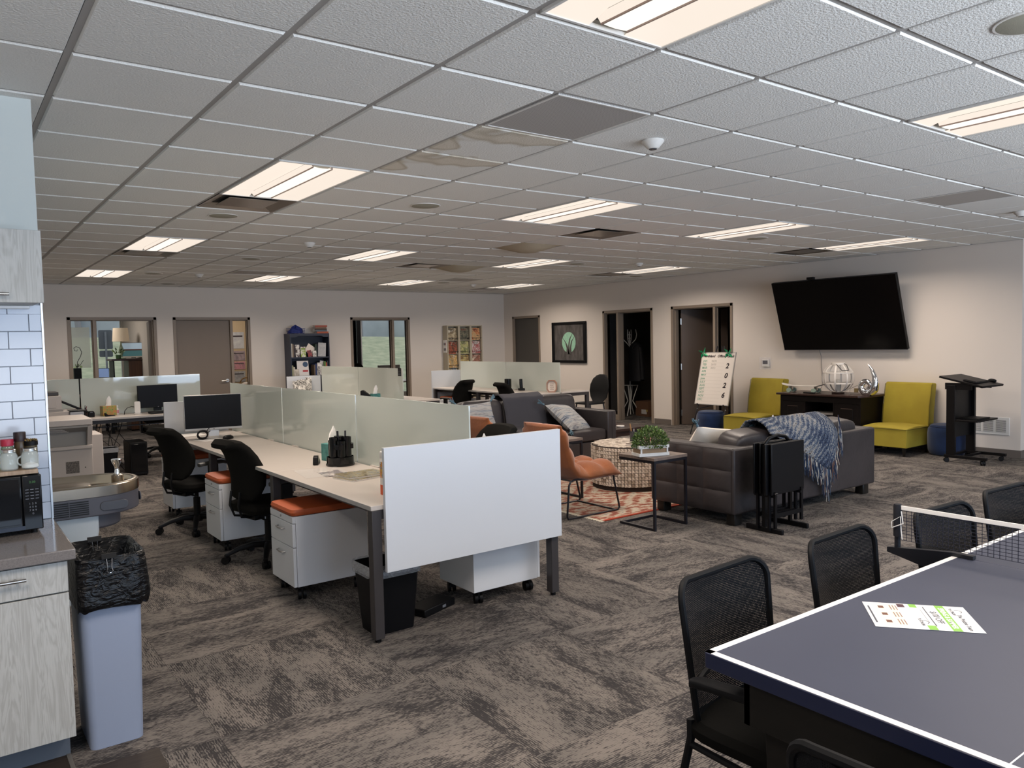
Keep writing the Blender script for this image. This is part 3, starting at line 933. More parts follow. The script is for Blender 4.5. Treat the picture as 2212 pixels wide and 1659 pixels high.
for li, (o_, z_, s_) in enumerate(levels):
    for q, (a, b_) in enumerate(pr):
        d = Vector((a - cx_, b_ - cy_))
        k_ = 1 + o_ / d.length + 0.018 * sin(ph[q] + li * 0.9) * (li > 1)
        zj = z_ + (0.012 * sin(q * 1.7 + li) + rnd.uniform(-0.006, 0.006)) * (li > 3) - (0.03 * (d.x > 0) * 0 if li < 6 else 0)
        X = max(cx_ + d.x * k_, 0.3875)
        vs.append((X, cy_ + d.y * k_, zj))
fs = [(k * m_ + q, k * m_ + (q + 1) % m_, (k + 1) * m_ + (q + 1) % m_, (k + 1) * m_ + q) for k in range(len(levels) - 1) for q in range(m_)]
vs2 = [(0.42, 3.40, 0.50), (0.60, 3.40, 0.50), (0.60, 3.67, 0.50), (0.42, 3.67, 0.50)]
bo = B().add(vs, fs)
bo.add([(cx_ + (a - cx_) * 0.8, cy_ + (b_ - cy_) * 0.8, 0.45) for a, b_ in pr] + [(a * 0.86 + cx_ * 0.14, b_ * 0.86 + cy_ * 0.14, 0.70) for a, b_ in pr], [(q, (q + 1) % m_, m_ + (q + 1) % m_, m_ + q) for q in range(m_)] + [tuple(range(m_))])
bo.obj('trash_bag', BAG, t, sub=1)
for y, tilt in ((3.348, 0), (3.690, 1)):
    cl = B().prism([(-0.012, 0), (0.012, 0), (0.004, 0.018), (-0.004, 0.018)], -0.026, 0.026, 'x')
    c_ = cl.obj('binder_clip', BLKM, t)
    c_.location = (0.50, y, 0.765)
    wb_ = B().tube([(-0.010, 0, 0), (-0.007, -0.004, -0.035), (-0.011, -0.005, -0.048), (-0.004, -0.005, -0.055), (0.004, -0.005, -0.055), (0.011, -0.005, -0.048), (0.007, -0.004, -0.035), (0.010, 0, 0)], 0.0012, 6)
    o = wb_.obj('wire_handle', CHROME, c_)
    o.location = (0, -0.012, 0.0)

# drinking fountain on the side of the core
t = thing('drinking_fountain', 'steel drinking fountain with dark grey body left of the desks', 'drinking fountain', (0.386, 4.56, 0))
FST = pm('fountain_steel', 'b4a898', 0.22, 1.0)
FDK = pm('dark_grey_fountain_body', '4b4a50', 0.45)
def stad(L, hw, inset=0.0, n=14):
    r_ = hw - inset
    return [(0.0, -r_)] + [(L - hw + r_ * cos(R(-90 + 180 * k / n)), r_ * sin(R(-90 + 180 * k / n))) for k in range(n + 1)] + [(0.0, r_)]
L_, hw = 0.455, 0.225
lv = [(0.0, 0.842), (0.0, 0.892), (0.008, 0.898), (0.024, 0.898), (0.032, 0.892), (0.05, 0.850), (0.085, 0.8435)]
vs, n_ = [], len(stad(L_, hw))
for ins, z_ in lv:
    vs += [(max(x, 0.0005), y, z_) for x, y in stad(L_, hw, ins)]
fs = [(k * n_ + q, k * n_ + (q + 1) % n_, (k + 1) * n_ + (q + 1) % n_, (k + 1) * n_ + q) for k in range(len(lv) - 1) for q in range(n_)] + [tuple(range((len(lv) - 1) * n_, len(lv) * n_)), tuple(reversed(range(n_)))]
B().add(vs, fs).obj('basin', FST, t)
B().lathe([(0.115, 0.8425), (0.115, 0.872), (0.108, 0.880), (0.0, 0.884)], 32, (0.118, 0.0, 0)).obj('backing_plate', FST, t)
B().prism(stad(L_ - 0.004, hw - 0.002), 0.745, 0.842).obj('apron', FDK, t, bev=0.006)
B().prism([(x, y) for x, y in stad(0.36, 0.155)], 0.665, 0.7449).obj('lower_housing', FDK, t, bev=0.012)
for k in range(7):
    B().box(0.012, 0.185, -0.2265, -0.222, 0.760 + k * 0.0105, 0.7655 + k * 0.0105).obj('grille_slot', pm('grille_black', '0a0a0c', 0.6), t)
B().box(0.098, 0.101, -0.2272, -0.222, 0.757, 0.832).obj('grille_bar', FDK, t)
B().prism(rrect(0.235, 0.365, 0.768, 0.815, 0.022, 6), -0.2275, -0.222, 'y').obj('push_bar', pm('push_bar_grey', '45464c', 0.35), t, bev=0.003)
B().prism(rrect(-0.05, 0.05, 0.768, 0.815, 0.022, 6), L_ - 0.004, L_ + 0.004, 'x').obj('push_bar', MATS['push_bar_grey'], t, bev=0.003)
bb_ = B().lathe([(0.030, 0.8425), (0.030, 0.900), (0.016, 0.906), (0.0, 0.906)], 20, (0.365, 0.06, 0)).obj('bubbler_base', FST, t)
B().lathe([(0.013, 0.905), (0.012, 0.925), (0.010, 0.930), (0.012, 0.945), (0.024, 0.972), (0.027, 0.985), (0.024, 0.988), (0.02, 0.978), (0.0, 0.972)], 20, (0.365, 0.06, 0)).obj('bubbler_guard', CHROME, t)
B().prism([(0.0005, 0.30), (0.17, 0.30), (0.235, 0.665), (0.235, 0.745), (0.0005, 0.745)], -0.17, 0.17, 'y').obj('lower_shroud', pm('pale_grey_shroud', 'b9bfc2', 0.5), t, bev=0.01)

# ================================================================== benches, chairs, pedestals
def loft(b, secs, cap=True, closed=False):
    n = len(secs[0])
    vs = [p_ for s_ in secs for p_ in s_]
    m_ = len(secs)
    fs = [(i * n + k, i * n + (k + 1) % n, ((i + 1) % m_) * n + (k + 1) % n, ((i + 1) % m_) * n + k) for i in range(m_ if closed else m_ - 1) for k in range(n)]
    if cap and not closed:
        fs += [tuple(reversed(range(n))), tuple(range((m_ - 1) * n, m_ * n))]
    return b.add(vs, fs)

LAM = pm('warm_white_laminate', 'bfb6ae', 0.35, spec=0.4)
EDGE = pm('grey_edge_band', 'a8a6a4', 0.45)
WPAN = pm('white_panel', 'd0d4da', 0.3, spec=0.4)
DLEG = pm('charcoal_metal', '3e3b3c', 0.4, 0.2)
m, nt, p = node_mat('frosted_green_glass')
out = nt.nodes['Material Output']
p.inputs['Base Color'].default_value = lin('eaf2ea')
p.inputs['Roughness'].default_value = 0.5
p.inputs['Specular IOR Level'].default_value = 0.0
tr = N(nt, 'ShaderNodeBsdfTranslucent'); tr.inputs[0].default_value = lin('eef6ee')
rf = N(nt, 'ShaderNodeBsdfRefraction', inp={'Roughness': 0.22, 'IOR': 1.02}); rf.inputs[0].default_value = lin('dceadc')
m1 = N(nt, 'ShaderNodeMixShader', inp={0: 0.30}); m2 = N(nt, 'ShaderNodeMixShader', inp={0: 0.07}); m3 = N(nt, 'ShaderNodeMixShader')
gl = N(nt, 'ShaderNodeBsdfGlossy', inp={'Roughness': 0.03})
fr = N(nt, 'ShaderNodeFresnel', inp={'IOR': 1.85})
nt.links.new(p.outputs[0], m1.inputs[1]); nt.links.new(tr.outputs[0], m1.inputs[2])
nt.links.new(m1.outputs[0], m2.inputs[1]); nt.links.new(rf.outputs[0], m2.inputs[2])
nt.links.new(fr.outputs[0], m3.inputs[0]); nt.links.new(m2.outputs[0], m3.inputs[1]); nt.links.new(gl.outputs[0], m3.inputs[2])
nt.links.new(m3.outputs[0], out.inputs[0])
FROST = m
GEDGE = pm('glass_edge', 'bfe0d0', 0.2)

def bench(name, label, x0, x1, y0, y1, along, near_panel=None, far_panel=None, nseg=2, glass=(0.0, 0.0), mid_legs=True):
    """double bench built along y (local), 'along' only mirrors for the single bench"""
    t = thing(name, label, 'desk', ((x0 + x1) / 2, y0, 0))
    hw, L = (x1 - x0) / 2, y1 - y0
    for s in (-1, 1):
        a, b_ = sorted((s * 0.02, s * hw))
        sl = L / nseg
        for k in range(nseg):
            d = B().box(a, b_, k * sl + 0.001, (k + 1) * sl - 0.001, 0.706, 0.731).obj('desktop', LAM, t, bev=0.002)
            B().box(a - 0.0015 if s < 0 else b_ - 0.0005, a + 0.0005 if s < 0 else b_ + 0.0015, k * sl + 0.002, (k + 1) * sl - 0.002, 0.707, 0.7295).obj('edge_band', EDGE, d)
    sl = L / nseg
    for k in range(nseg):
        g = B().box(-0.005, 0.005, k * sl + 0.008 + (glass[0] if k == 0 else 0), (k + 1) * sl - 0.008 - (glass[1] if k == nseg - 1 else 0), 0.66, 1.213).obj('glass_screen', FROST, t, bev=0.001, seg=1)
        for q in (0.2, 0.8):
            B().box(-0.022, 0.022, k * sl + sl * q - 0.06, k * sl + sl * q + 0.06, 0.728, 0.737).obj('glass_clamp', LAM, t)
    for yk in [0.0] + ([k * sl for k in range(1, nseg)] if mid_legs else []) + [L - 0.055]:
        for s in (-1, 1):
            B().box(s * (hw - 0.03) - 0.0275, s * (hw - 0.03) + 0.0275, yk, yk + 0.055, 0.02, 0.705).obj('leg', DLEG, t, bev=0.003)
            B().cyl((s * (hw - 0.03), yk + 0.0275, 0.0), (s * (hw - 0.03), yk + 0.0275, 0.022), 0.017, n=12).obj('foot', BLKM, t)
        B().box(-hw + 0.03, hw - 0.03, yk + 0.005, yk + 0.05, 0.655, 0.7055).obj('cross_rail', DLEG, t)
    for s in (-1, 1):
        B().box(s * (hw - 0.11) - 0.02, s * (hw - 0.11) + 0.02, 0.05, L - 0.05, 0.655, 0.7055).obj('long_rail', DLEG, t)
    B().box(-0.06, 0.06, 0.06, L - 0.06, 0.56, 0.57).obj('cable_tray', DLEG, t)
    if near_panel:
        B().box(near_panel[0] - (x0 + x1) / 2, near_panel[1] - (x0 + x1) / 2, -0.03, -0.005, near_panel[2], near_panel[3]).obj('end_panel', WPAN, t, bev=0.0015)
    if far_panel:
        B().box(far_panel[0] - (x0 + x1) / 2, far_panel[1] - (x0 + x1) / 2, L + 0.005, L + 0.03, far_panel[2], far_panel[3]).obj('end_panel', WPAN, t, bev=0.0015)
    return t
D1 = bench('bench_desk', 'long double bench desk with big white end panel in the foreground', 1.775, 3.03, 3.665, 8.12, 'y', (1.842, 3.032, 0.375, 1.032), (1.76, 2.37, 0.375, 1.05), 3)
D3 = bench('bench_desk', 'double bench desk behind the long foreground bench, before the bookcase', 4.86, 6.08, 10.1, 13.1, 'y', None, (4.84, 5.45, 0.375, 1.05), 2)
D4 = bench('bench_desk', 'double bench desk with open frame end in the far right corner', 7.52, 8.76, 9.72, 12.72, 'y', None, (7.50, 8.14, 0.375, 1.05), 2)
D2 = bench('bench_desk', 'bench desk with printer and monitor along the left, screen facing camera', 0, 1.3, 0, 3.0, 'y', None, None, 2, mid_legs=False)
D2.location = (2.97, 11.42, 0); D2.rotation_euler = (0, 0, R(90))

# ---- mobile pedestals with seat cushions
PED = pm('white_steel_pedestal', 'd6d9de', 0.35)
CUSH = pm('orange_vinyl_cushion', 'a85028', 0.5, nz=(3, 'a8502a', 0.2), bp=(60, 0.04, 0.002))
GRIPM = pm('satin_grip', 'b8b6b4', 0.3, 0.9)
def pedestal():
    t = thing('mobile_pedestal', '', 'cabinet')
    # front faces -x ; 0.5 deep in x, 0.39 wide in y
    B().box(0.022, 0.50, -0.195, 0.195, 0.085, 0.525).obj('body', PED, t, bev=0.003)
    B().box(0.0, 0.022, -0.195, 0.195, 0.485, 0.525).obj('top_rail', PED, t, bev=0.002)
    for z0, z1 in ((0.335, 0.481), (0.087, 0.331)):
        d = B().box(0.0, 0.020, -0.193, 0.193, z0, z1).obj('drawer', PED, t, bev=0.002)
        zc = z1 - 0.045
        B().tube([(0.001, -0.055, zc), (-0.018, -0.048, zc - 0.002), (-0.022, 0, zc - 0.004), (-0.018, 0.048, zc - 0.002), (0.001, 0.055, zc)], 0.0045, 8).obj('handle', GRIPM, d)
    B().cyl((0.001, 0, 0.506), (-0.004, 0, 0.506), 0.007, n=12).obj('lock', GRIPM, t)
    B().ball((0.255, 0, 0.549), 0.262, 0.203, 0.026, 28, 8, 0.35, 0.16).obj('seat_cushion', CUSH, t)
    for x in (0.06, 0.44):
        for y in (-0.15, 0.15):
            caster(t, (x, y, 0.0), 0.032, 0.085)
    return t
def caster(parent, loc, r, top, rz=0.0):
    b = B()
    for s in (-1, 1):
        b.cyl((-0.012, s * 0.006, r), (-0.012, s * 0.024, r), r, n=14)
    b.box(-0.02, 0.015, -0.006, 0.006, r, top - 0.008).cyl((0, 0, top - 0.03), (0, 0, top), 0.01, n=8)
    o = b.obj('caster', BLKM, parent)
    o.location = loc
    o.rotation_euler = (0, 0, rz or random.uniform(0, 6))
    return o
def place_peds(lst):
    first = None
    for x, y, rz, lab in lst:
        if first is None:
            first = pedestal()
            first['label'], first['group'] = lab, 'white pedestals with orange cushions'
            first.location, first.rotation_euler = (x, y, 0), (0, 0, rz)
        else:
            dup(first, lab, (x, y, 0), rz, 'white pedestals with orange cushions')
place_peds([(1.70, 4.80, 0, 'white two drawer pedestal with orange cushion nearest the white end panel'),
            (1.69, 6.30, 0, 'white pedestal with orange cushion between the two task chairs'),
            (1.70, 7.85, 0, 'white pedestal half hidden behind the far task chair'),
            (2.99, 4.0, R(180), 'white pedestal seen from behind, below the white end panel'),
            (7.55, 12.35, 0, 'pedestal with orange cushion at the far end of the corner bench'),
            (7.55, 10.85, 0, 'pedestal with orange cushion under the middle of the corner bench')])

# ---- task chairs
CFAB = pm('black_office_fabric', '171614', 0.95, spec=0.12, bp=(400, 0.3, 0.002))
CPLA = pm('black_nylon', '0d0d0f', 0.5, spec=0.3)
ARMP = pm('grey_arm_pad', '3a3937', 0.45)
def se(hw, ht, n=20, e=0.45):
    def sp(v_, k):
        return math.copysign(abs(v_) ** k, v_)
    return [(hw * sp(cos(2 * pi * k / n), e), ht * sp(sin(2 * pi * k / n), e)) for k in range(n)]
def task_chair():
    t = thing('task_chair', '', 'chair')
    hub = B().cyl((0, 0, 0.075), (0, 0, 0.135), 0.045, 0.038, 18).obj('base_hub', CPLA, t)
    for k in range(5):
        a = R(18 + 72 * k)
        d = Vector((cos(a), sin(a), 0))
        s_ = Vector((-sin(a), cos(a), 0))
        secs = []
        for q, (r_, z_, w_, h_) in enumerate(((0.03, 0.108, 0.030, 0.024), (0.12, 0.115, 0.026, 0.020), (0.22, 0.098, 0.021, 0.017), (0.29, 0.072, 0.018, 0.015), (0.315, 0.066, 0.016, 0.012))):
            secs.append([tuple(d * r_ + s_ * px + Vector((0, 0, z_ + py))) for px, py in se(w_, h_, 10, 0.6)])
        loft(B(), secs).obj('base_leg', CPLA, hub)
        caster(hub, tuple(d * 0.30), 0.028, 0.075, a + 0.6 + k)
    DZ = 0.065
    B().cyl((0, 0, 0.13), (0, 0, 0.28), 0.029, n=16).cyl((0, 0, 0.28), (0, 0, 0.36), 0.018, n=14).obj('gas_column', CPLA, t)
    B().box(-0.13, 0.12, -0.07, 0.07, 0.395, 0.435).box(-0.16, -0.08, -0.09, 0.09, 0.385, 0.42).cyl((0.05, 0.07, 0.41), (0.05, 0.24, 0.40), 0.007, n=8).cyl((-0.12, -0.07, 0.40), (-0.12, -0.20, 0.39), 0.007, n=8).xf(Matrix.Translation((0, 0, -DZ))).obj('tilt_mechanism', CPLA, t, bev=0.008)
    secs = []
    for z_, w_, l_ in ((0.432, 0.19, 0.20), (0.442, 0.232, 0.238), (0.47, 0.246, 0.25), (0.497, 0.24, 0.244), (0.507, 0.215, 0.22)):
        secs.append([(0.02 + px, py, z_ - 0.018 * max(0, px / l_) ** 3) for px, py in se(l_, w_, 28, 0.5)])
    loft(B(), secs).xf(Matrix.Translation((0, 0, -DZ))).obj('seat', CFAB, t)
    # back: curve of (x, z, half width, half thickness)
    bk = [(-0.205, 0.545, 0.115, 0.010), (-0.212, 0.558, 0.150, 0.022), (-0.205, 0.60, 0.190, 0.030), (-0.195, 0.66, 0.215, 0.034), (-0.20, 0.73, 0.226, 0.036), (-0.218, 0.80, 0.224, 0.036), (-0.243, 0.87, 0.208, 0.036), (-0.272, 0.925, 0.185, 0.038), (-0.305, 0.957, 0.165, 0.040), (-0.343, 0.962, 0.150, 0.036), (-0.370, 0.948, 0.125, 0.024), (-0.378, 0.938, 0.10, 0.008)]
    secs = []
    for i, (x_, z_, w_, h_) in enumerate(bk):
        x0_, z0_ = bk[max(0, i - 1)][:2]; x1_, z1_ = bk[min(len(bk) - 1, i + 1)][:2]
        tx, tz = x1_ - x0_, z1_ - z0_
        l_ = math.hypot(tx, tz); nx, nz_ = tz / l_, -tx / l_
        secs.append([(x_ + nx * py + 0.055 * (px / 0.226) ** 2, px, z_ + nz_ * py) for px, py in se(w_, h_, 24, 0.6)])
    bo = loft(B(), secs).xf(Matrix.Translation((0, 0, -DZ - 0.01))).obj('backrest', CFAB, t)
    lo_ = []
    for s in (-1, 1):
        B().tube([(-0.14, s * 0.03, 0.40), (-0.24, s * 0.05, 0.42), (-0.268, s * 0.06, 0.50), (-0.252, s * 0.06, 0.60)], 0.009, 8).xf(Matrix.Translation((0, 0, -DZ))).obj('back_bar', CPLA, t)
    for s in (-1, 1):
        a = B().box(-0.045, 0.045, s * 0.262 - 0.014, s * 0.262 + 0.014, 0.44, 0.655).box(-0.03, 0.03, min(s * 0.12, s * 0.27), max(s * 0.12, s * 0.27), 0.418, 0.436).xf(Matrix.Translation((0, 0, -DZ))).obj('arm_post', CPLA, t, bev=0.008)
        secs = [[(x_, s * 0.262 + px, z_ + py) for px, py in se(w_, 0.014, 14, 0.6)] for x_, z_, w_ in ((-0.13, 0.660, 0.022), (-0.11, 0.665, 0.036), (0, 0.668, 0.042), (0.09, 0.666, 0.038), (0.125, 0.655, 0.022))]
        loft(B(), secs).xf(Matrix.Translation((0, 0, -DZ))).obj('arm_pad', ARMP, a)
    return t
CH = [(1.76, 7.05, R(18), 'black task chair with arms at the far end of the foreground bench'),
      (1.93, 5.72, R(12), 'black task chair tucked in behind the nearest orange cushion pedestal'),
      (3.27, 4.98, R(183), 'black task chair back showing right of the green screen, behind end panel'),
      (2.62, 12.40, R(-84), 'black task chair on the far side of the left bench, base showing below'),
      (4.55, 11.9, R(10), 'black task chair showing its rounded top before the bookcase bench'),
      (7.42, 11.75, R(100), 'black task chair turned away at the left of the corner bench'),
      (7.55, 10.15, R(-4), 'black task chair at the near end of the corner bench')]
c0 = None
for x, y, rz, lab in CH:
    if c0 is None:
        c0 = task_chair()
        c0['label'], c0['group'] = lab, 'black task chairs at the benches'
        c0.location, c0.rotation_euler = (x, y, 0), (0, 0, rz)
    else:
        dup(c0, lab, (x, y, 0), rz, 'black task chairs at the benches')
# black moulded guest chair behind the corner bench
t = thing('side_chair', 'black moulded guest chair with rounded back behind the corner bench', 'chair', (9.25, 10.25, 0), R(180))
bk = [(-0.20, 0.47, 0.14), (-0.235, 0.55, 0.215), (-0.25, 0.66, 0.245), (-0.265, 0.77, 0.24), (-0.285, 0.87, 0.20), (-0.30, 0.93, 0.13), (-0.305, 0.95, 0.06)]
loft(B(), [[(x_ + py + 0.03 * (px / 0.24) ** 2, px, z_) for px, py in se(w_, 0.012, 22, 0.7)] for x_, z_, w_ in bk]).obj('backrest', CPLA, t)
loft(B(), [[(0.0 + px, py, z_) for px, py in se(l_, w_, 24, 0.55)] for z_, l_, w_ in ((0.44, 0.20, 0.20), (0.447, 0.225, 0.225), (0.465, 0.225, 0.225), (0.472, 0.20, 0.20))]).obj('seat', CPLA, t)
for sx in (-1, 1):
    for sy in (-1, 1):
        B().tube([(sx * 0.16, sy * 0.17, 0.445), (sx * 0.22, sy * 0.22, 0.0)], [0.013, 0.010], 10).obj('leg', DLEG, t)

# ---- wastebaskets
t = thing('wastebasket', 'black wastebasket with clear liner behind the front desk leg', 'wastebasket', (0, 0, 0))
taper_shell(1.80, 2.10, 3.735, 3.985, 0.03, 0.035, 0.001, 0.375).obj('bin', pm('black_bin', '0a0a0d', 0.5, spec=0.2), t)
LINER = pm('clear_liner', 'dfe3ea', 0.2, trans=0.5, alpha=0.55, bp=(40, 0.9, 0.02))
pr = rrect(1.797, 2.103, 3.732, 3.988, 0.038, 5)
cx_, cy_ = 1.95, 3.86
rnd = random.Random(4)
vs = []
lv = [(0.975, 0.33), (0.985, 0.378), (1.012, 0.386), (1.03, 0.378), (1.035, 0.352), (1.022, 0.318)]
for li, (k_, z_) in enumerate(lv):
    vs += [(cx_ + (a - cx_) * (k_ + rnd.uniform(-.006, .006)), cy_ + (b_ - cy_) * (k_ + rnd.uniform(-.006, .006)), z_ + (rnd.uniform(-.012, .012) if li > 3 else 0)) for a, b_ in pr]
n_ = len(pr)
B().add(vs, [(k * n_ + q, k * n_ + (q + 1) % n_, (k + 1) * n_ + (q + 1) % n_, (k + 1) * n_ + q) for k in range(len(lv) - 1) for q in range(n_)]).obj('bin_liner', LINER, t)
t = thing('wastebasket', 'black wastebasket with clear liner under the left bench beside the copier', 'wastebasket', (1.62, 10.75, 0))
taper_shell(-0.14, 0.14, -0.11, 0.11, 0.025, 0.03, 0.001, 0.36).obj('bin', MATS['black_bin'], t)
taper_shell(-0.146, 0.146, -0.116, 0.116, 0.002, 0.03, 0.31, 0.368).obj('bin_liner', LINER, t)
t = thing('power_strip', 'black floor power box under the foreground bench', 'power strip', (2.28, 3.95, 0), R(20))
B().box(-0.14, 0.14, -0.07, 0.07, 0.0005, 0.045).obj('housing', BLKM, t, bev=0.006)
B().box(0.02, 0.05, -0.0715, -0.07, 0.015, 0.03).obj('socket_label', WPRINT, t)

# ---- things on the foreground bench
SCR = pm('dark_screen', '0e0d10', 0.4, spec=0.18)
SILV = pm('silver_plastic', 'b7b2ac', 0.35, 0.5)
def monitor(name, label, loc, rz, w, h, zc, frame, chin, tilt=0.0, neck=0.0):
    t = thing(name, label, 'monitor', loc, rz)
    # screen faces -y
    s = B().box(-w / 2, w / 2, -0.012, 0.018, zc - h / 2, zc + h / 2).obj('casing', frame, t, bev=0.004)
    B().box(-w / 2 + 0.006, w / 2 - 0.006, -0.0135, -0.012, zc - h / 2 + chin, zc + h / 2 - 0.006).obj('screen', SCR, t)
    B().cyl((0, -0.0121, zc - h / 2 + chin / 2), (0, -0.0135, zc - h / 2 + chin / 2), 0.006, n=14).obj('badge', pm('badge_grey', '6f6c6a', 0.4), t)
    b = B().box(-0.05, 0.05, 0.018, 0.035, 0.02, zc) if not neck else B().prism([(0.02, zc), (0.05, zc), (0.075, 0.006), (0.0, 0.006)], -0.045, 0.045, 'x')
    b.obj('stand_neck', frame if neck else CPLA, t)
    B().prism(rrect(-0.11, 0.11, -0.09, 0.10, 0.02), 0.0003, 0.008).obj('stand_base', frame if neck else CPLA, t, bev=0.002)
    return t
ZD = 0.7312
monitor('monitor', 'silver framed monitor with dark screen at the far end of the foreground bench', (2.08, 7.60, ZD), R(-8), 0.515, 0.335, 0.235, SILV, 0.022, 0, 1)
PAPER = pm('white_paper', 'e6e2dd', 0.8)
tag(B().box(-0.11, 0.14, -0.13, 0.15, 0, 0.002).obj('paper_sheet', PAPER), 'loose white papers at the far left corner of the bench', 'paper').location = (1.93, 7.93, ZD)
pz = tag(B().box(-0.13, 0.11, -0.10, 0.10, 0, 0.0012).obj('paper_sheet', PAPER), 'white paper sheet in front of the silver monitor', 'paper')
pz.location, pz.rotation_euler = (2.0, 7.40, ZD), (0, 0, 0.3)
b = B()
for k in range(5):
    b.tube([(0.045 * cos(R(a)) + 0.004 * k, -0.02 + 0.012 * k, 0.042 + 0.036 * sin(R(a))) for a in range(0, 360, 30)], 0.007, 6, closed=True)
b.tube([(0.04, 0, 0.07), (0.07, 0.01, 0.10), (0.08, 0.02, 0.07), (0.05, 0.02, 0.05)], 0.004, 6)
tag(b.obj('cable_coil', CPLA), 'coiled black cable lying in front of the silver monitor', 'cable').location = (1.93, 7.45, ZD + 0.002)
t = thing('computer_mouse', 'black mouse beside the silver monitor stand', 'mouse', (2.13, 7.33, ZD), R(30))
loft(B(), [[(px, py, z_) for px, py in se(l_, w_, 18, 0.75)] for z_, l_, w_ in ((0.0005, 0.052, 0.03), (0.012, 0.056, 0.033), (0.026, 0.046, 0.027), (0.034, 0.025, 0.015))]).obj('shell', CPLA, t)
B().cyl((0.03, -0.004, 0.027), (0.03, 0.004, 0.027), 0.008, n=10).obj('scroll_wheel', ARMP, t)
t = thing('desk_organizer', 'glossy black rotating desk organizer on the foreground bench', 'organizer', (2.245, 5.10, ZD))
B().lathe([(0.098, 0.0), (0.1, 0.004), (0.1, 0.012), (0.094, 0.014), (0.094, 0.062), (0.09, 0.062), (0.09, 0.03), (0, 0.03)], 36).obj('round_tray', BLK, t)
for k in range(6):
    a = R(60 * k + 15)
    hh = 0.20 if k % 2 else 0.175
    r_ = 0.031
    o = B().lathe([(r_, 0.03), (r_, hh), (r_ - 0.003, hh), (r_ - 0.003, 0.06), (0, 0.06)], 18, (0.052 * cos(a), 0.052 * sin(a), 0)).obj('pen_tube', BLK, t)
B().lathe([(0.028, 0.03), (0.028, 0.205), (0.0, 0.205)], 18).obj('core', BLK, t)
for a in (R(245), R(335), R(20)):
    B().prism(rrect(-0.035, 0.035, 0.0, 0.028, 0.012), 0.118, 0.152).obj('side_tray', BLK, t).matrix_local = Matrix.Translation((0.066 * cos(a), 0.066 * sin(a), 0)) @ Matrix.Rotation(a - pi / 2, 4, 'Z')
B().bar((0.05, 0.02, 0.10), (0.06, 0.035, 0.235), 0.012, 0.008).bar((-0.02, -0.02, 0.12), (-0.03, -0.035, 0.245), 0.014, 0.006).obj('pen', pm('pen_dark', '22242c', 0.3), t)
t = thing('tissue_box', 'teal tissue box behind the black organizer', 'tissue box', (2.30, 5.36, ZD), R(10))
def tissue_box(t, mat, w, d, h):
    B().box(-w / 2, w / 2, -d / 2, d / 2, 0.0005, h).obj('carton', mat, t, bev=0.002)
    rr = random.Random(int(w * 1000 + h * 777))
    b = B()
    n = 7
    pts = []
    for j, (z_, r_) in enumerate(((h - 0.004, 0.035), (h + 0.03, 0.028), (h + 0.07, 0.03), (h + 0.10, 0.018), (h + 0.125, 0.004))):
        pts.append([(r_ * cos(2 * pi * k / n) * rr.uniform(.8, 1.3) + 0.01 * j * 0.4, 0.45 * r_ * sin(2 * pi * k / n) * rr.uniform(.8, 1.3), z_ + rr.uniform(-.006, .006)) for k in range(n)])
    loft(b, pts).obj('tissue', pm('white_tissue', 'efece8', 0.9), t, angle=20)
TEAL = pm('teal_carton', '4f8a86', 0.6, nz=(20, '35706e', 0.1))
tissue_box(t, TEAL, 0.115, 0.115, 0.125)
t = thing('tape_dispenser', 'small black tape dispenser left of the organizer', 'tape dispenser', (2.135, 5.26, ZD), R(60))
B().prism([(-0.06, 0.0005), (0.06, 0.0005), (0.062, 0.025), (0.045, 0.028), (0.02, 0.05), (-0.02, 0.065), (-0.05, 0.055), (-0.062, 0.02)], -0.018, 0.018, 'y').obj('dispenser_body', CPLA, t, bev=0.005)
B().cyl((-0.012, -0.02, 0.04), (-0.012, 0.02, 0.04), 0.022, n=18).obj('tape_roll', pm('tape_clear', 'b9b4a0', 0.2), t)
t = thing('sign_holder', 'clear acrylic sheet with printed cards lying on the bench', 'acrylic holder', (1.99, 4.88, ZD), R(-8))
B().box(-0.125, 0.165, -0.19, 0.16, 0.004, 0.0065).obj('acrylic', pm('acrylic', 'f2f2f2', 0.05, alpha=0.14), t)
B().box(0.0, 0.14, -0.19, 0.04, 0.0005, 0.0035).obj('printed_card', pm('print_card', 'cfc6bd', 0.5, nz=(12, '55484a', 0.04)), t)
def cover(name, cols, seed, scale=9):
    m, nt, p = node_mat(name)
    v = coords(nt, (1, 1, 1))
    sv = N(nt, 'ShaderNodeMapping', inp={'Location': (seed * 3.1, seed * 1.7, seed * 0.3)})
    nt.links.new(v, sv.inputs[0])
    n = noise(nt, sv.outputs[0], scale, 4, 0.7, 0.8)
    k = len(cols)
    nt.links.new(ramp(nt, n, tuple((0.34 + 0.32 * i / (k - 1), c) for i, c in enumerate(cols))), p.inputs['Base Color'])
    p.inputs['Roughness'].default_value = 0.3
    return m
MAGY = cover('magazine_yellow', ('22211c', '6a5a34', 'a89a72', '7c8288', '2c2c28'), 1, 30)
for k, (x, y, rz, lab) in enumerate(((2.13, 4.53, R(12), 'colourful magazine lying under another magazine by the wipes'), (2.15, 4.56, R(2), 'colourful magazine on top of the stack by the wipes'))):
    t = thing('magazine', lab, 'magazine', (x, y, ZD + 0.0105 * k), rz, 'magazines on the foreground bench')
    B().box(-0.14, 0.14, -0.105, 0.105, 0.0003, 0.0085).obj('pages', PAPER, t)
    B().box(-0.141, 0.141, -0.106, 0.106, 0.0085, 0.0100).obj('cover', MAGY, t)
t = thing('wipes_canister', 'white and orange wipes canister behind the white end panel', 'canister', (2.01, 3.92, ZD))
B().lathe([(0.044, 0), (0.046, 0.004), (0.046, 0.20), (0.044, 0.205), (0, 0.205)], 28).obj('canister_body', PAPER, t)
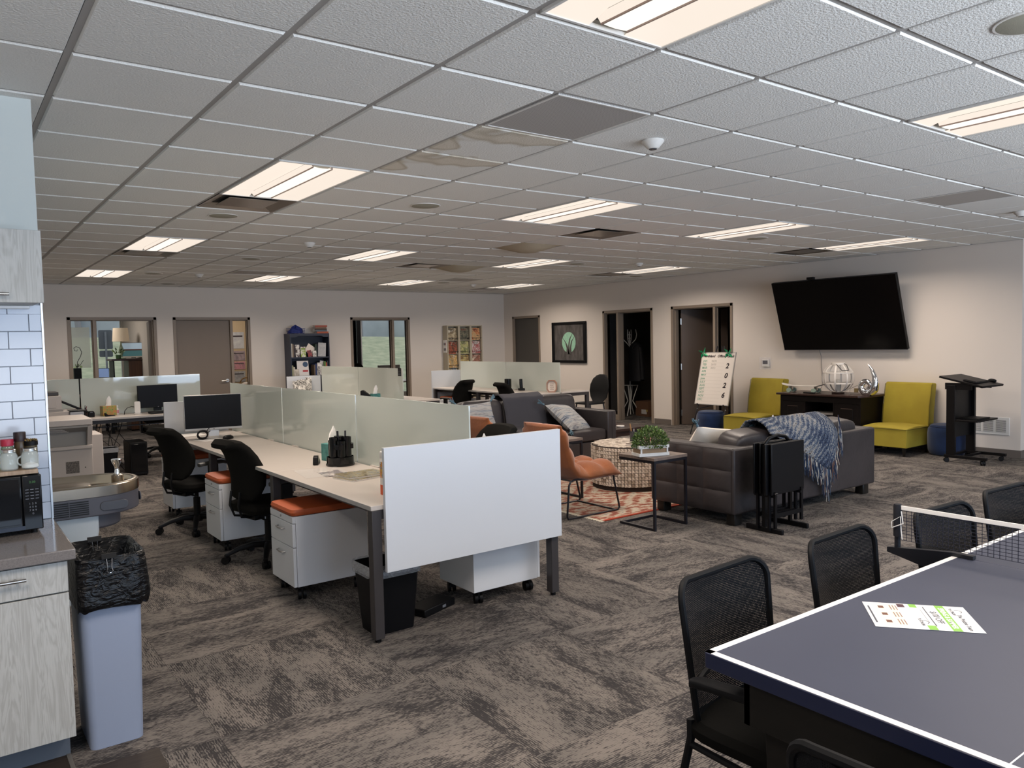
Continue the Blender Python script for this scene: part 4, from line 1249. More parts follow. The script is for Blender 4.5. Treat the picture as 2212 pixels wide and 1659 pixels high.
B().lathe([(0.0465, 0.0), (0.0465, 0.055)], 28).obj('orange_band', pm('orange_print', 'd0562a', 0.5), t)
B().lathe([(0.0466, 0.095), (0.0466, 0.185)], 28).obj('blue_label', cover('wipes_label', ('e8e4de', '2a3a86', 'd8b03a', 'c23a2a', 'e8e4de'), 5, 30), t)
B().lathe([(0.046, 0.205), (0.046, 0.235), (0.043, 0.24), (0, 0.242)], 28).obj('cap', WENAM, t)
t = thing('tissue_box', 'tissue box on the far side of the green screen, tissue peeking over panel', 'tissue box', (2.72, 4.02, ZD), R(0))
tissue_box(t, TEAL, 0.115, 0.115, 0.14)

# ---- left bench things
def at2(name, lab, cat, x, y, rz=0.0):
    return thing(name, lab, cat, (x, y, ZD), rz)
monitor('monitor', 'black desktop monitor on the left bench', (2.36, 11.22, ZD), R(4), 0.505, 0.30, 0.215, BLKM, 0.018)
t = at2('keyboard', 'black keyboard in front of the left bench monitor', 'keyboard', 2.42, 10.98, R(4))
B().box(-0.22, 0.22, -0.07, 0.07, 0.0005, 0.018).obj('keyboard_case', BLKM, t, bev=0.003)
B().box(-0.21, 0.21, -0.06, 0.06, 0.018, 0.023).obj('keys', CPLA, t, bev=0.002)
t = at2('charging_stand', 'white phone charging stand with black cable on the left bench', 'charger', 2.08, 11.08, R(-10))
B().prism(rrect(-0.045, 0.045, -0.05, 0.05, 0.03), 0.0005, 0.012).obj('stand_base', WENAM, t, bev=0.003)
o = B().prism(rrect(-0.036, 0.036, -0.08, 0.08, 0.018), -0.005, 0.005).obj('charging_pad', WENAM, t, bev=0.003)
o.rotation_euler = (R(72), 0, 0); o.location = (0, 0.015, 0.088)
B().tube([(-0.02, 0.03, 0.09), (-0.07, 0.05, 0.10), (-0.12, 0.04, 0.085), (-0.15, 0.03, 0.05), (-0.16, 0.03, 0.001)], 0.004, 6).obj('cable', CPLA, t)
t = at2('spray_bottle', 'small white plastic bottle beside the floral tissue box', 'bottle', 1.865, 11.24)
B().lathe([(0.021, 0.0005), (0.022, 0.004), (0.022, 0.07), (0.011, 0.085), (0.011, 0.095), (0.013, 0.096), (0.013, 0.115), (0.006, 0.125), (0, 0.126)], 20).obj('bottle_body', WENAM, t)
B().lathe([(0.0223, 0.02), (0.0223, 0.06)], 20).obj('sticker', pm('pink_sticker', 'c98a94', 0.5), t)
t = at2('tissue_box', 'green floral tissue box with tissue standing on the left bench', 'tissue box', 1.755, 11.20, R(8))
tissue_box(t, cover('floral_carton', ('4a7a2a', '7fa03a', 'c8662a', '93a83a', '4f7f2f'), 3, 22), 0.165, 0.12, 0.125)
t = at2('stapler', 'small black stapler in front of the floral tissue box', 'stapler', 1.75, 11.06, R(20))
B().prism([(-0.06, 0.0005), (0.06, 0.0005), (0.06, 0.012), (-0.03, 0.018), (-0.06, 0.045), (-0.068, 0.04)], -0.018, 0.018, 'y').obj('stapler_body', CPLA, t, bev=0.003)
t = at2('desk_clock', 'small black rounded desk clock on the left bench', 'clock', 1.545, 11.13)
B().prism([(-0.04, 0.0005), (0.04, 0.0005), (0.04, 0.05), (0.028, 0.075), (-0.028, 0.075), (-0.04, 0.05)], -0.03, 0.03, 'y').obj('clock_case', BLKM, t, bev=0.008)
B().box(-0.012, 0.016, -0.031, -0.03, 0.056, 0.064).obj('display', WPRINT, t)
t = at2('pen_cup', 'dark red mesh pen cup full of pens on the left bench', 'pen cup', 1.46, 11.12)
B().lathe([(0.036, 0.0005), (0.039, 0.004), (0.042, 0.10), (0.039, 0.10), (0.036, 0.006), (0, 0.006)], 22).obj('cup', pm('dark_red_mesh', '3d2024', 0.4), t)
rnd = random.Random(9)
for k in range(5):
    a = rnd.uniform(0, 6)
    B().cyl((0.01 * cos(a), 0.01 * sin(a), 0.008), (0.038 * cos(a), 0.038 * sin(a), 0.125 + rnd.uniform(0, .03)), 0.004, n=7).obj('pen', pm('pen_%d' % k, ('6a2a2a', '22242c', '7a3038', '2a2c3a', '8a4a2a')[k], 0.4), t)
t = at2('lamp_arm', 'folded black desk lamp arm leaning up to the left', 'desk lamp', 1.42, 11.02)
B().prism(rrect(-0.07, 0.07, -0.05, 0.05, 0.02), 0.0005, 0.03).obj('lamp_base', CPLA, t, bev=0.005)
B().cyl((0.04, 0, 0.03), (0.04, 0, 0.075), 0.018, n=12).obj('hinge', CPLA, t)
o = B().box(-0.36, 0.03, -0.018, 0.018, -0.014, 0.014).obj('lamp_head', CPLA, t, bev=0.008)
o.location = (0.05, 0, 0.085); o.rotation_euler = (0, R(28), 0)
# printers: copier on the floor and the document printer behind it
PRN = pm('copier_white', 'bdb5af', 0.45)
PRG = pm('copier_grey', '9b9894', 0.5)
t = thing('copier', 'large off white floor copier with open front tray by the tiled wall', 'copier', (0.80, 9.0, 0))
B().box(-0.25, 0.45, 0.06, 0.60, 0.03, 0.76).obj('cabinet', PRN, t, bev=0.006)
B().box(0.452, 0.56, 0.10, 0.56, 0.03, 0.70).obj('side_unit', PRN, t, bev=0.006)
B().box(-0.25, 0.445, 0.0, 0.06, 0.03, 0.60).obj('front_panel', PRN, t, bev=0.004)
B().box(-0.25, 0.445, -0.10, 0.56, 0.82, 0.885).obj('top_shelf', PRN, t, bev=0.008)
B().prism([(-0.095, 0.815), (0.0, 0.60), (0.06, 0.60), (0.06, 0.82)], 0.40, 0.445, 'x').obj('tray_side', PRN, t, bev=0.004)
B().box(-0.25, 0.40, 0.045, 0.061, 0.60, 0.82).obj('tray_recess', PRG, t)
B().prism([(-0.09, 0.80), (0.04, 0.745), (0.045, 0.76), (-0.085, 0.818)], -0.25, 0.40, 'x').obj('tray_flap', PRG, t)
for k in range(4):
    B().bar((-0.2 + 0.03 * k, -0.07 + 0.025 * k, 0.787 - 0.011 * k), (0.18 + 0.02 * k, -0.07 + 0.025 * k, 0.787 - 0.011 * k), 0.008, 0.006).obj('flap_rib', PRN, t)
B().box(0.20, 0.32, -0.001, 0.001, 0.33, 0.45).obj('vent_grille', pm('copier_vent', '77726d', 0.7, nz=(90, '55514e', 0.05)), t)
B().box(-0.25, 0.445, -0.03, 0.0, 0.575, 0.61).obj('tray_lip', PRN, t, bev=0.004)
B().cyl((0.375, -0.001, 0.38), (0.375, 0.002, 0.38), 0.006, n=10).obj('screw', VD, t)
for x in (-0.2, 0.4):
    for y in (0.08, 0.52):
        B().cyl((x, y, 0), (x, y, 0.032), 0.025, n=12).obj('foot', BLKM, t)
t = thing('printer', 'off white multifunction printer standing on the left bench end', 'printer', (1.05, 10.98, ZD))
B().box(-0.3, 0.36, -0.16, 0.36, 0.0005, 0.11).obj('paper_cassette', PRN, t, bev=0.006)
B().box(-0.3, 0.15, -0.10, 0.34, 0.13, 0.30).obj('scanner_body', PRN, t, bev=0.008)
B().box(-0.3, 0.16, -0.12, 0.35, 0.11, 0.135).obj('output_slot', PRG, t)
B().box(-0.3, 0.09, -0.106, -0.10, 0.155, 0.28).obj('front_door', PRN, t, bev=0.003)
B().box(-0.3, 0.13, -0.02, 0.30, 0.30, 0.345).obj('document_feeder', pm('printer_dark_lid', '3b3430', 0.4), t, bev=0.006)
B().box(0.22, 0.37, -0.20, 0.10, 0.02, 0.10).obj('control_box', pm('pale_grey_control', 'a8aab0', 0.4), t, bev=0.008)
B().box(0.22, 0.40, -0.20, 0.10, 0.10, 0.115).obj('control_lid', CPLA, t, bev=0.004)
B().box(-0.3, 0.19, -0.165, -0.155, -0.0, 0.03).obj('dark_slot', VD, t)
t = thing('computer_tower', 'black computer tower on the floor under the left bench', 'computer', (1.97, 10.75, 0))
B().box(-0.10, 0.10, -0.21, 0.21, 0.012, 0.42).obj('case', BLKM, t, bev=0.006)
B().box(-0.085, 0.085, -0.214, -0.208, 0.05, 0.40).obj('front_bezel', BLK, t, bev=0.003)
for x in (-0.08, 0.08):
    for y in (-0.18, 0.18):
        B().cyl((x, y, 0.0), (x, y, 0.013), 0.012, n=8).obj('foot', BLKM, t)
b = B()
rnd = random.Random(8)
for k in range(7):
    x = 1.62 + 0.05 * k
    b.tube([(x, 11.2, 0.66), (x + rnd.uniform(-.08, .08), 11.1, 0.5), (x + rnd.uniform(-.12, .12), 11.05, 0.35), (x + rnd.uniform(-.1, .1), 11.1, 0.15), (x + rnd.uniform(-.1, .1), 11.15, 0.012)], 0.005, 5)
cab = b.obj('cable_bundle', CPLA)
cab['kind'] = 'stuff'
tag(cab, 'tangle of black cables hanging under the left bench', 'cables')

# ---- bookcase bench things
def newspaper(x, rz, h, seed, lab, k):
    t = thing('newspaper', lab, 'newspaper', (x, 12.99 - 0.035 * k, ZD), rz, 'newspapers standing on the bookcase bench')
    o = B().box(-0.055, 0.055, -0.008, 0.008, 0.0, h).obj('folded_sheets', cover('news_%d' % k, ('e8e4de', 'd8d4ce', '3a3836', 'e4e0da', '77736f'), seed, 14), t)
    o.rotation_euler = (R(-14), R(8), 0)
    B().box(-0.05, 0.05, -0.0095, -0.008, h - 0.06, h - 0.02).obj('masthead', pm('news_ink', '2a2826', 0.8, nz=(60, 'dcd8d2', 0.03)), o)
for k, (x, rz, h, lab) in enumerate(((5.18, R(8), 0.30, 'rightmost tall newspaper leaning by the green screen'), (5.08, R(12), 0.27, 'second newspaper from the green screen on bookcase bench'), (5.01, R(18), 0.26, 'third newspaper from the green screen on bookcase bench'), (4.92, R(26), 0.25, 'leftmost newspaper with big black letters on bookcase bench'))):
    newspaper(x, rz, h, k + 2, lab, k)
t = thing('tissue_box', 'teal tissue box on the bench before the bookcase', 'tissue box', (5.27, 10.62, ZD), R(0))
tissue_box(t, TEAL, 0.115, 0.115, 0.105)
t = thing('phone', 'black desk phone standing beside the teal tissue box', 'phone', (5.18, 10.72, ZD), R(-30))
B().prism([(-0.09, 0.0005), (0.09, 0.0005), (0.09, 0.05), (-0.05, 0.16), (-0.09, 0.15)], -0.07, 0.07, 'y').obj('phone_body', CPLA, t, bev=0.01)
t = thing('hanging_card', 'small black card hooked over the top corner of the green screen', 'card', (5.462, 10.24, 1.10), 0)
B().box(-0.0005, 0.0015, -0.05, 0.05, 0.0, 0.116).obj('card_face', BLKM, t).location = (-0.0065, 0, 0)
B().box(-0.008, 0.006, -0.03, 0.03, 0.1135, 0.1165).obj('hook', BLKM, t)
for k in range(4):
    B().box(-0.0085, -0.0072, -0.04, 0.04, 0.02 + 0.022 * k, 0.026 + 0.022 * k).obj('printed_line', WPRINT, t)
bpy.data.objects['hanging_card'].location = (5.47, 10.20, 1.099)

# ---- corner bench things
t = thing('pen_cup', 'tall black pencil cup on the corner bench', 'pen cup', (8.0, 10.98, ZD))
B().lathe([(0.055, 0.0005), (0.06, 0.004), (0.06, 0.19), (0.054, 0.19), (0.054, 0.01), (0, 0.01)], 22).obj('cup', BLK, t)
t = thing('phone', 'black cordless phone upright beside the pencil cup', 'phone', (8.02, 10.62, ZD), R(-20))
B().box(-0.05, 0.05, -0.05, 0.05, 0.0005, 0.04).obj('charging_base', CPLA, t, bev=0.01)
o = B().box(-0.028, 0.028, -0.014, 0.014, 0.03, 0.20).obj('handset', BLK, t, bev=0.01)
o.rotation_euler = (R(-8), 0, 0)
t = monitor('monitor', 'dark monitor seen as a shadow through the corner bench screen', (8.32, 10.55, ZD), R(90), 0.40, 0.30, 0.24, BLKM, 0.02)
t = thing('wooden_tray', 'octagonal wooden tray with dark lettering standing on the corner bench', 'tray', (8.02, 9.80, ZD), R(-50))
o8 = [(0.085, -0.055), (0.085, 0.055), (0.05, 0.10), (-0.05, 0.10), (-0.085, 0.055), (-0.085, -0.055), (-0.05, -0.10), (0.05, -0.10)]
TRW = pm('rosy_wood', 'a07a68', 0.5)
rim_o = [(x, z_ + 0.10) for x, z_ in o8]; rim_i = [(x * 0.8, z_ * 0.84 + 0.10) for x, z_ in o8]
vs = [(a, -0.02, b_) for a, b_ in rim_o] + [(a, -0.02, b_) for a, b_ in rim_i] + [(a, 0.02, b_) for a, b_ in rim_o] + [(a, 0.005, b_) for a, b_ in rim_i]
fs = [(k, (k + 1) % 8, 8 + (k + 1) % 8, 8 + k) for k in range(8)] + [(k, (k + 1) % 8, 16 + (k + 1) % 8, 16 + k) for k in range(8)] + [(8 + k, 8 + (k + 1) % 8, 24 + (k + 1) % 8, 24 + k) for k in range(8)] + [tuple(range(16, 24))]
B().add(vs, fs).obj('rim', TRW, t)
B().prism(rim_i, 0.0, 0.006, 'y').obj('inlay', pm('cream_inlay', 'd8ccc0', 0.5), t)
for k in range(4):
    B().tube([(-0.03 + 0.006 * q, -0.0008, 0.150 - 0.033 * k + 0.009 * sin(q * 1.9 + k * 2.1)) for q in range(11)], 0.0024, 5).obj('brush_script', pm('maroon_ink', '5a2a2a', 0.6), t)

# ================================================================== lounge
m, nt, p = node_mat('charcoal_leather')
v = coords(nt)
n1 = noise(nt, v, 3.0, 3)
nt.links.new(ramp(nt, n1, ((0.35, '302c2d'), (0.65, '3a3536'))), p.inputs['Base Color'])
p.inputs['Roughness'].default_value = 0.42
p.inputs['Specular IOR Level'].default_value = 0.45
hh = math_(nt, 'ADD', math_(nt, 'MULTIPLY', noise(nt, v, 9, 3, 0.5, 0.6), 0.8), math_(nt, 'MULTIPLY', noise(nt, v, 260, 2), 0.04))
nt.links.new(bump(nt, hh, 0.25, 0.02), p.inputs['Normal'])
LEA = m
SEAM = pm('leather_seam', '2c2828', 0.6)
FOOT = pm('black_wood_foot', '15120f', 0.4)
def sofa(name, label, loc, rz, W, D, arm, seat_z, arm_z, back_z, nback, tuft):
    """local: front at y=0 facing -y, back at y=D"""
    t = thing(name, label, 'sofa', loc, rz)
    B().box(-W / 2 + arm, W / 2 - arm, 0.03, D - 0.02, 0.10, seat_z - 0.15).obj('base', LEA, t, bev=0.012)
    for s in (-1, 1):
        a0, a1 = sorted((s * W / 2, s * (W / 2 - arm)))
        ar = B().box(a0, a1, 0.0, D - 0.01, 0.10, arm_z).obj('arm', LEA, t, bev=0.018, seg=3)
        if tuft:
            nx, nz = 3, 3
            y0_, y1_, z0_, z1_ = 0.02, D - 0.03, 0.115, arm_z - 0.02
            for a in range(nx):
                for c in range(nz):
                    ya, yb = y0_ + (y1_ - y0_) * a / nx, y0_ + (y1_ - y0_) * (a + 1) / nx
                    za, zb = z0_ + (z1_ - z0_) * c / nz, z0_ + (z1_ - z0_) * (c + 1) / nz
                    b = B().grid(lambda u, w_: (s * (W / 2 + 0.001 + 0.014 * (max(0, sin(pi * u)) ** 0.35) * (max(0, sin(pi * w_)) ** 0.35)), ya + (yb - ya) * u, za + (zb - za) * w_), 10, 8)
                    b.obj('tufted_square', LEA, ar, angle=70)
        B().tube([(s * (W / 2 - arm / 2), -0.002, 0.12), (s * (W / 2 - arm / 2), -0.002, arm_z - 0.02)], 0.002, 5).obj('seam', SEAM, ar)
    B().box(-W / 2 + arm * 0, W / 2, D - 0.12, D, 0.10, arm_z - 0.005).obj('back_frame', LEA, t, bev=0.018, seg=3)
    n_ = 3
    cw = (W - 2 * arm) / n_
    for k in range(n_):
        cx = -W / 2 + arm + cw * (k + 0.5)
        B().ball((cx, 0.36, seat_z - 0.075), cw / 2 - 0.002, 0.36, 0.078, 32, 12, 0.30, 0.16).obj('seat_cushion', LEA, t)
    cw = (W - 2 * arm) / nback
    for k in range(nback):
        cx = -W / 2 + arm + cw * (k + 0.5)
        o = B().ball((0, 0, 0), cw / 2 + 0.004, 0.125, (back_z - seat_z) / 2 + 0.03, 32, 14, 0.35, 0.24).obj('back_cushion', LEA, t)
        o.location = (cx, D - 0.22, (back_z + seat_z) / 2 - 0.03)
        o.rotation_euler = (R(-9), 0, 0)
    for sx in (-1, 1):
        for yy in (0.07, D - 0.08):
            B().prism(rrect(sx * (W / 2 - 0.10) - 0.05, sx * (W / 2 - 0.10) + 0.05, yy - 0.045, yy + 0.045, 0.01, 2), 0.0005, 0.102).obj('foot', FOOT, t, bev=0.004)
    return t
sofa('sofa', 'charcoal leather sofa with its back to the camera and knit throw', (6.29, 4.955, 0), R(180), 2.18, 0.93, 0.17, 0.44, 0.655, 0.76, 2, True)
sofa('sofa', 'charcoal leather sofa facing the camera with striped pillows', (5.82, 7.10, 0), 0, 2.06, 0.92, 0.15, 0.465, 0.68, 0.87, 3, False)

# throw pillows
m, nt, p = node_mat('striped_woven_fabric')
v = coords(nt, (1, 1, 1))
st = noise(nt, coords(nt, (2.0, 26, 1)), 1.0, 4, 0.7, 0.5)
nt.links.new(ramp(nt, st, ((0.36, '434c60'), (0.43, '8c949c'), (0.52, 'b8b4ae'), (0.58, '74757c'), (0.66, 'a6a8a6'))), p.inputs['Base Color'])
p.inputs['Roughness'].default_value = 0.95
nt.links.new(bump(nt, noise(nt, coords(nt, (60, 160, 60)), 1.0, 2), 0.5, 0.006), p.inputs['Normal'])
STRIPE = m
TASS = pm('blue_grey_tassel', '64808e', 0.95)
CREAM = pm('cream_linen', 'd9d2c8', 0.95, bp=(120, 0.3, 0.003))
def pillow(label, mat, w, h, th, mtx, tassel=True):
    t = thing('throw_pillow', label, 'pillow')
    t.matrix_world = mtx
    def f(s):
        def g(u, v_):
            x, y = 2 * u - 1, 2 * v_ - 1
            pinch = 1 - 0.10 * (1 - abs(y)) * 0 - 0.08 * (x * x + y * y - abs(x * y) * 1.2) * 0.5
            e = max(0, (1 - x ** 4) * (1 - y ** 4)) ** 0.55
            return (x * w / 2 * (1 - 0.07 * (1 - y * y) * abs(x)), y * h / 2 * (1 - 0.07 * (1 - x * x) * abs(y)), s * th / 2 * e)
        return g
    b = B().grid(f(1), 16, 16).grid(f(-1), 16, 16)
    b.obj('pillow_body', mat, t, angle=80)
    if tassel:
        rr = random.Random(len(label))
        for sx in (-1, 1):
            for sy in (-1, 1):
                b = B()
                c = Vector((sx * w / 2, sy * h / 2, 0))
                d = Vector((sx, sy, 0)).normalized()
                b.ball(tuple(c + d * 0.012), 0.013, n=10, m=6)
                for k in range(12):
                    e = (d + Vector((rr.uniform(-.5, .5), rr.uniform(-.5, .5), rr.uniform(-.5, .5)))).normalized()
                    b.tube([c + d * 0.012, c + d * 0.03 + e * 0.02, c + d * 0.035 + e * rr.uniform(0.04, 0.07)], [0.005, 0.006, 0.004], 5)
                b.obj('tassel', TASS, t)
    return t
def pose(loc, rx, ry, rz):
    return Matrix.Translation(loc) @ Matrix.Rotation(rz, 4, 'Z') @ Matrix.Rotation(rx, 4, 'X') @ Matrix.Rotation(ry, 4, 'Y')
pillow('striped blue and cream pillow lying against the right sofa arm', STRIPE, 0.50, 0.50, 0.16, pose((6.33, 7.42, 0.60), R(36), R(8), R(12)))
pillow('striped pillow half hidden by the green screen on the facing sofa', STRIPE, 0.45, 0.45, 0.15, pose((5.04, 7.52, 0.66), R(62), R(-4), R(-4)))
pillow('cream pillow with blue tassels on the near sofa', CREAM, 0.52, 0.46, 0.15, pose((5.60, 4.60, 0.575), R(-52), R(12), R(-4)))

# throws
m, nt, p = node_mat('chunky_blue_knit')
v = coords(nt, (1, 1, 1))
tc = nt.nodes.new('ShaderNodeTexCoord')
uvs = N(nt, 'ShaderNodeSeparateXYZ'); nt.links.new(tc.outputs['UV'], uvs.inputs[0])
wv = N(nt, 'ShaderNodeTexWave', wave_type='BANDS', bands_direction='DIAGONAL', inp={'Scale': 11.0, 'Distortion': 1.2, 'Detail': 1.0, 'Detail Scale': 3.0})
mp = N(nt, 'ShaderNodeMapping', inp={'Scale': (1.0, 1.0, 1)}); nt.links.new(tc.outputs['UV'], mp.inputs[0]); nt.links.new(mp.outputs[0], wv.inputs[0])
vor = N(nt, 'ShaderNodeTexVoronoi', inp={'Scale': 52.0}); nt.links.new(tc.outputs['UV'], vor.inputs[0])
sel = math_(nt, 'ADD', math_(nt, 'MULTIPLY', wv.outputs[1], 0.13), math_(nt, 'ADD', math_(nt, 'MULTIPLY', noise(nt, tc.outputs['UV'], 3.2, 2), 0.65), math_(nt, 'MULTIPLY', noise(nt, tc.outputs['UV'], 85, 1), 0.55)))
nt.links.new(ramp(nt, sel, ((0.46, '161c2a'), (0.58, '263450'), (0.68, '4c5868'), (0.77, '9c9a96'), (0.86, '3f3431'))), p.inputs['Base Color'])
p.inputs['Roughness'].default_value = 0.95
nt.links.new(bump(nt, math_(nt, 'MULTIPLY', vor.outputs[0], -1.0), 0.9, 0.012), p.inputs['Normal'])
KNIT = m
def drape(nu, nv, fn, th=0.012):
    b = B().grid(fn, nu, nv)
    return b
def with_uv(o, nu, nv):
    me = o.data
    uv = me.uv_layers.new(name='uv')
    for poly in me.polygons:
        for li in poly.loop_indices:
            vi = me.loops[li].vertex_index
            uv.data[li].uv = ((vi % (nu + 1)) / nu, (vi // (nu + 1)) / nv)
    s = o.modifiers.new('solidify', 'SOLIDIFY')
    s.thickness = 0.014
    s.offset = 1
    return o
path = [(4.62, 0.535), (4.50, 0.60), (4.405, 0.72), (4.33, 0.80), (4.22, 0.822), (4.11, 0.782), (4.035, 0.70), (4.008, 0.63), (4.004, 0.52), (4.003, 0.40), (4.002, 0.28), (4.002, 0.18)]
acc = [0]
for a, b_ in zip(path, path[1:]):
    acc.append(acc[-1] + math.hypot(b_[0] - a[0], b_[1] - a[1]))
def onpath(s):
    s = max(0, min(s, acc[-1]))
    for k in range(len(path) - 1):
        if s <= acc[k + 1]:
            q = (s - acc[k]) / (acc[k + 1] - acc[k])
            return (path[k][0] + q * (path[k + 1][0] - path[k][0]), path[k][1] + q * (path[k + 1][1] - path[k][1]))
    return path[-1]
def hem(u):   # length along the path reached at width u
    pts = ((0, 0.70), (0.2, 0.85), (0.45, 0.93), (0.62, 1.02), (0.78, 1.10), (0.90, 1.0), (0.96, 0.86), (1.0, 0.70))
    for (a, c), (b_, d) in zip(pts, pts[1:]):
        if u <= b_:
            return c + (d - c) * (u - a) / (b_ - a)
    return pts[-1][1]
NU, NV = 46, 40
def kfn(u, v_):
    s = v_ * hem(u)
    y, z_ = onpath(s)
    x = 5.74 + 0.90 * u + 0.06 * v_ * (u - 0.3) + 0.06 * (1 - v_) * (1 - u)
    bulge = 0.010 * sin(u * 31 + v_ * 6) * (1 if s > 0.5 else 0.4)
    return (x, y - abs(bulge) - 0.004 - (0.012 * sin(u * 9) ** 2 if s > 0.62 else 0), z_ + 0.01 * (s < 0.6) + 0.004 * sin(u * 20))
t = thing('knit_throw', 'chunky blue and cream knit throw with long fringe over the near sofa', 'throw blanket', (0, 0, 0))
with_uv(B().grid(kfn, NU, NV).obj('knit_cloth', KNIT, t, angle=80), NU, NV)
rnd = random.Random(21)
fc = [pm('fringe_navy', '202a40', 0.95), pm('fringe_blue', '46566a', 0.95), pm('fringe_cream', 'b8b2a8', 0.95), pm('fringe_brown', '6a5046', 0.95)]
fr_ = [B() for _ in fc]
def strand(x, y, z_, L, dx):
    k = rnd.choices(range(4), (0.42, 0.28, 0.2, 0.1))[0]
    zb = max(0.012, z_ - L)
    pts = [(x, y, z_)]
    for q in range(1, 6):
        f_ = q / 5
        pts.append((x + dx * f_ + rnd.uniform(-.008, .008), y - 0.006 * f_ + rnd.uniform(-.006, .003), z_ + (zb - z_) * f_))
    fr_[k].tube(pts, [0.0042, 0.004, 0.0038, 0.0036, 0.003, 0.0015], 5)
for k in range(120):
    u = 0.40 + 0.56 * k / 119
    x, y, z_ = kfn(u, 1.0)
    L = 0.22 * (1 - 0.3 * rnd.random()) + (0.10 if 0.70 < u < 0.80 else 0)
    strand(x, min(y, 3.999) - 0.008, z_ + 0.01, L, rnd.uniform(-.02, .02) + 0.01)
for k in range(60):
    v_ = 0.76 + 0.24 * k / 59
    x, y, z_ = kfn(1.0, v_)
    strand(x - 0.005, min(y, 4.0) - 0.010, z_, 0.22 + 0.1 * rnd.random(), 0.05 * rnd.random() + 0.02)
for mm, b in zip(fc, fr_):
    o = b.obj('fringe', mm, t)
    o['kind'] = 'stuff'
# dark throw over the facing sofa
GTH = pm('charcoal_cotton_throw', '46454a', 0.95, bp=(150, 0.4, 0.004, (1, 1, 4)))
pth2 = [(7.30, 0.475), (7.52, 0.485), (7.615, 0.52), (7.655, 0.70), (7.70, 0.86), (7.78, 0.905), (7.90, 0.895), (8.035, 0.70), (8.045, 0.45)]
def gfn(u, v_):
    k = v_ * (len(pth2) - 1); i = min(int(k), len(pth2) - 2); q = k - i
    y, z_ = pth2[i][0] + q * (pth2[i + 1][0] - pth2[i][0]), pth2[i][1] + q * (pth2[i + 1][1] - pth2[i][1])
    return (5.50 + 0.62 * u + 0.06 * (v_ - 0.5) + 0.02 * sin(v_ * 5), y - 0.012, z_ + 0.008 + 0.003 * sin(u * 14))
o = with_uv(B().grid(gfn, 16, 32).obj('throw_blanket', GTH, angle=80), 16, 32)
tag(o, 'plain charcoal throw folded over the facing sofa back', 'throw blanket')

# ---- rug
m, nt, p = node_mat('red_cream_rug')
v = coords(nt, (1, 1, 1))
def tri(x, per):
    a = math_(nt, 'PINGPONG', x, per)
    return a
sx_ = N(nt, 'ShaderNodeSeparateXYZ'); nt.links.new(v, sx_.inputs[0])
ax = math_(nt, 'PINGPONG', math_(nt, 'ADD', sx_.outputs[0], 10.0), 0.42)
ay = math_(nt, 'PINGPONG', math_(nt, 'ADD', sx_.outputs[1], 10.1), 0.34)
dm = math_(nt, 'ADD', ax, math_(nt, 'MULTIPLY', ay, 1.15))
rings = math_(nt, 'SINE', math_(nt, 'MULTIPLY', dm, 34.0))
n_a = noise(nt, coords(nt, (1, 2.2, 1)), 9, 5, 0.7)
s = math_(nt, 'ADD', math_(nt, 'MULTIPLY', rings, 0.075), math_(nt, 'ADD', math_(nt, 'MULTIPLY', n_a, 1.1), -0.05))
band = math_(nt, 'PINGPONG', math_(nt, 'ADD', sx_.outputs[1], 10.0), 0.5)
c1 = ramp(nt, s, ((0.38, '7c4030'), (0.47, '9a6a58'), (0.53, 'ab9e8c'), (0.64, 'b6aa98'), (0.74, '756e70')))
nt.links.new(c1, p.inputs['Base Color'])
p.inputs['Roughness'].default_value = 0.98
nt.links.new(bump(nt, noise(nt, v, 300, 2), 0.5, 0.004), p.inputs['Normal'])
t = thing('area_rug', 'red and cream distressed area rug between the sofas', 'rug', (0, 0, 0))
B().box(4.57, 7.45, 4.93, 7.25, 0.0008, 0.009).obj('rug_field', m, t)
REDB = pm('rug_red_border', 'a8432c', 0.95)
B().box(4.57, 7.45, 4.905, 4.93, 0.0008, 0.0095).box(4.57, 7.45, 7.25, 7.27, 0.0008, 0.0095).obj('border', REDB, t)
b = B()
rnd = random.Random(6)
for k in range(330):
    y = 4.905 + 2.36 * k / 329
    b.bar((4.571, y, 0.004), (4.535 + rnd.uniform(-.008, .008), y + rnd.uniform(-.006, .006), 0.002), 0.004, 0.003)
o = b.obj('fringe', pm('rug_fringe', 'd8cdb8', 0.95), t); o['kind'] = 'stuff'

# ---- mosaic drum table
t = thing('drum_table', 'round drum coffee table covered in coconut shell mosaic', 'coffee table', (5.93, 5.93, 0))
GROUTD = pm('dark_mosaic_grout', '2a201c', 0.9)
r_, h0, h1 = 0.425, 0.055, 0.465
B().lathe([(r_ - 0.012, 0.0095), (r_ - 0.012, h0), (r_ - 0.004, h0 + 0.002), (r_ - 0.004, h1 - 0.012), (r_ - 0.016, h1 - 0.003), (0, h1 - 0.003)], 64).obj('drum', GROUTD, t)
m, nt, p = node_mat('coconut_shell_mosaic')
oi = nt.nodes.new('ShaderNodeObjectInfo')
g = nt.nodes.new('ShaderNodeNewGeometry')
rr_ = math_(nt, 'FRACT', math_(nt, 'ADD', oi.outputs['Random'], g.outputs['Random Per Island']))
nn = noise(nt, coords(nt), 60, 3)
nt.links.new(mixc(nt, math_(nt, 'MULTIPLY', ramp(nt, nn, ((0.45, (0, 0, 0, 1)), (0.65, (1, 1, 1, 1)))), 0.7), ramp(nt, rr_, ((0.0, 'eee2d4'), (0.6, 'dccfc0'), (0.82, 'b5a694'), (1.0, '7f7064'))), '6f6054'), p.inputs['Base Color'])
p.inputs['Roughness'].default_value = 0.5
MOS = m
nc, nr = 76, 11
tw_ = 2 * pi * r_ / nc
tm_ = B().box(-0.004, 0.001, -tw_ / 2 + 0.0028, tw_ / 2 - 0.0028, -0.0155, 0.0155).mesh('mosaic_tile', False)
tm_.materials.append(MOS)
rest = B()
cand = []
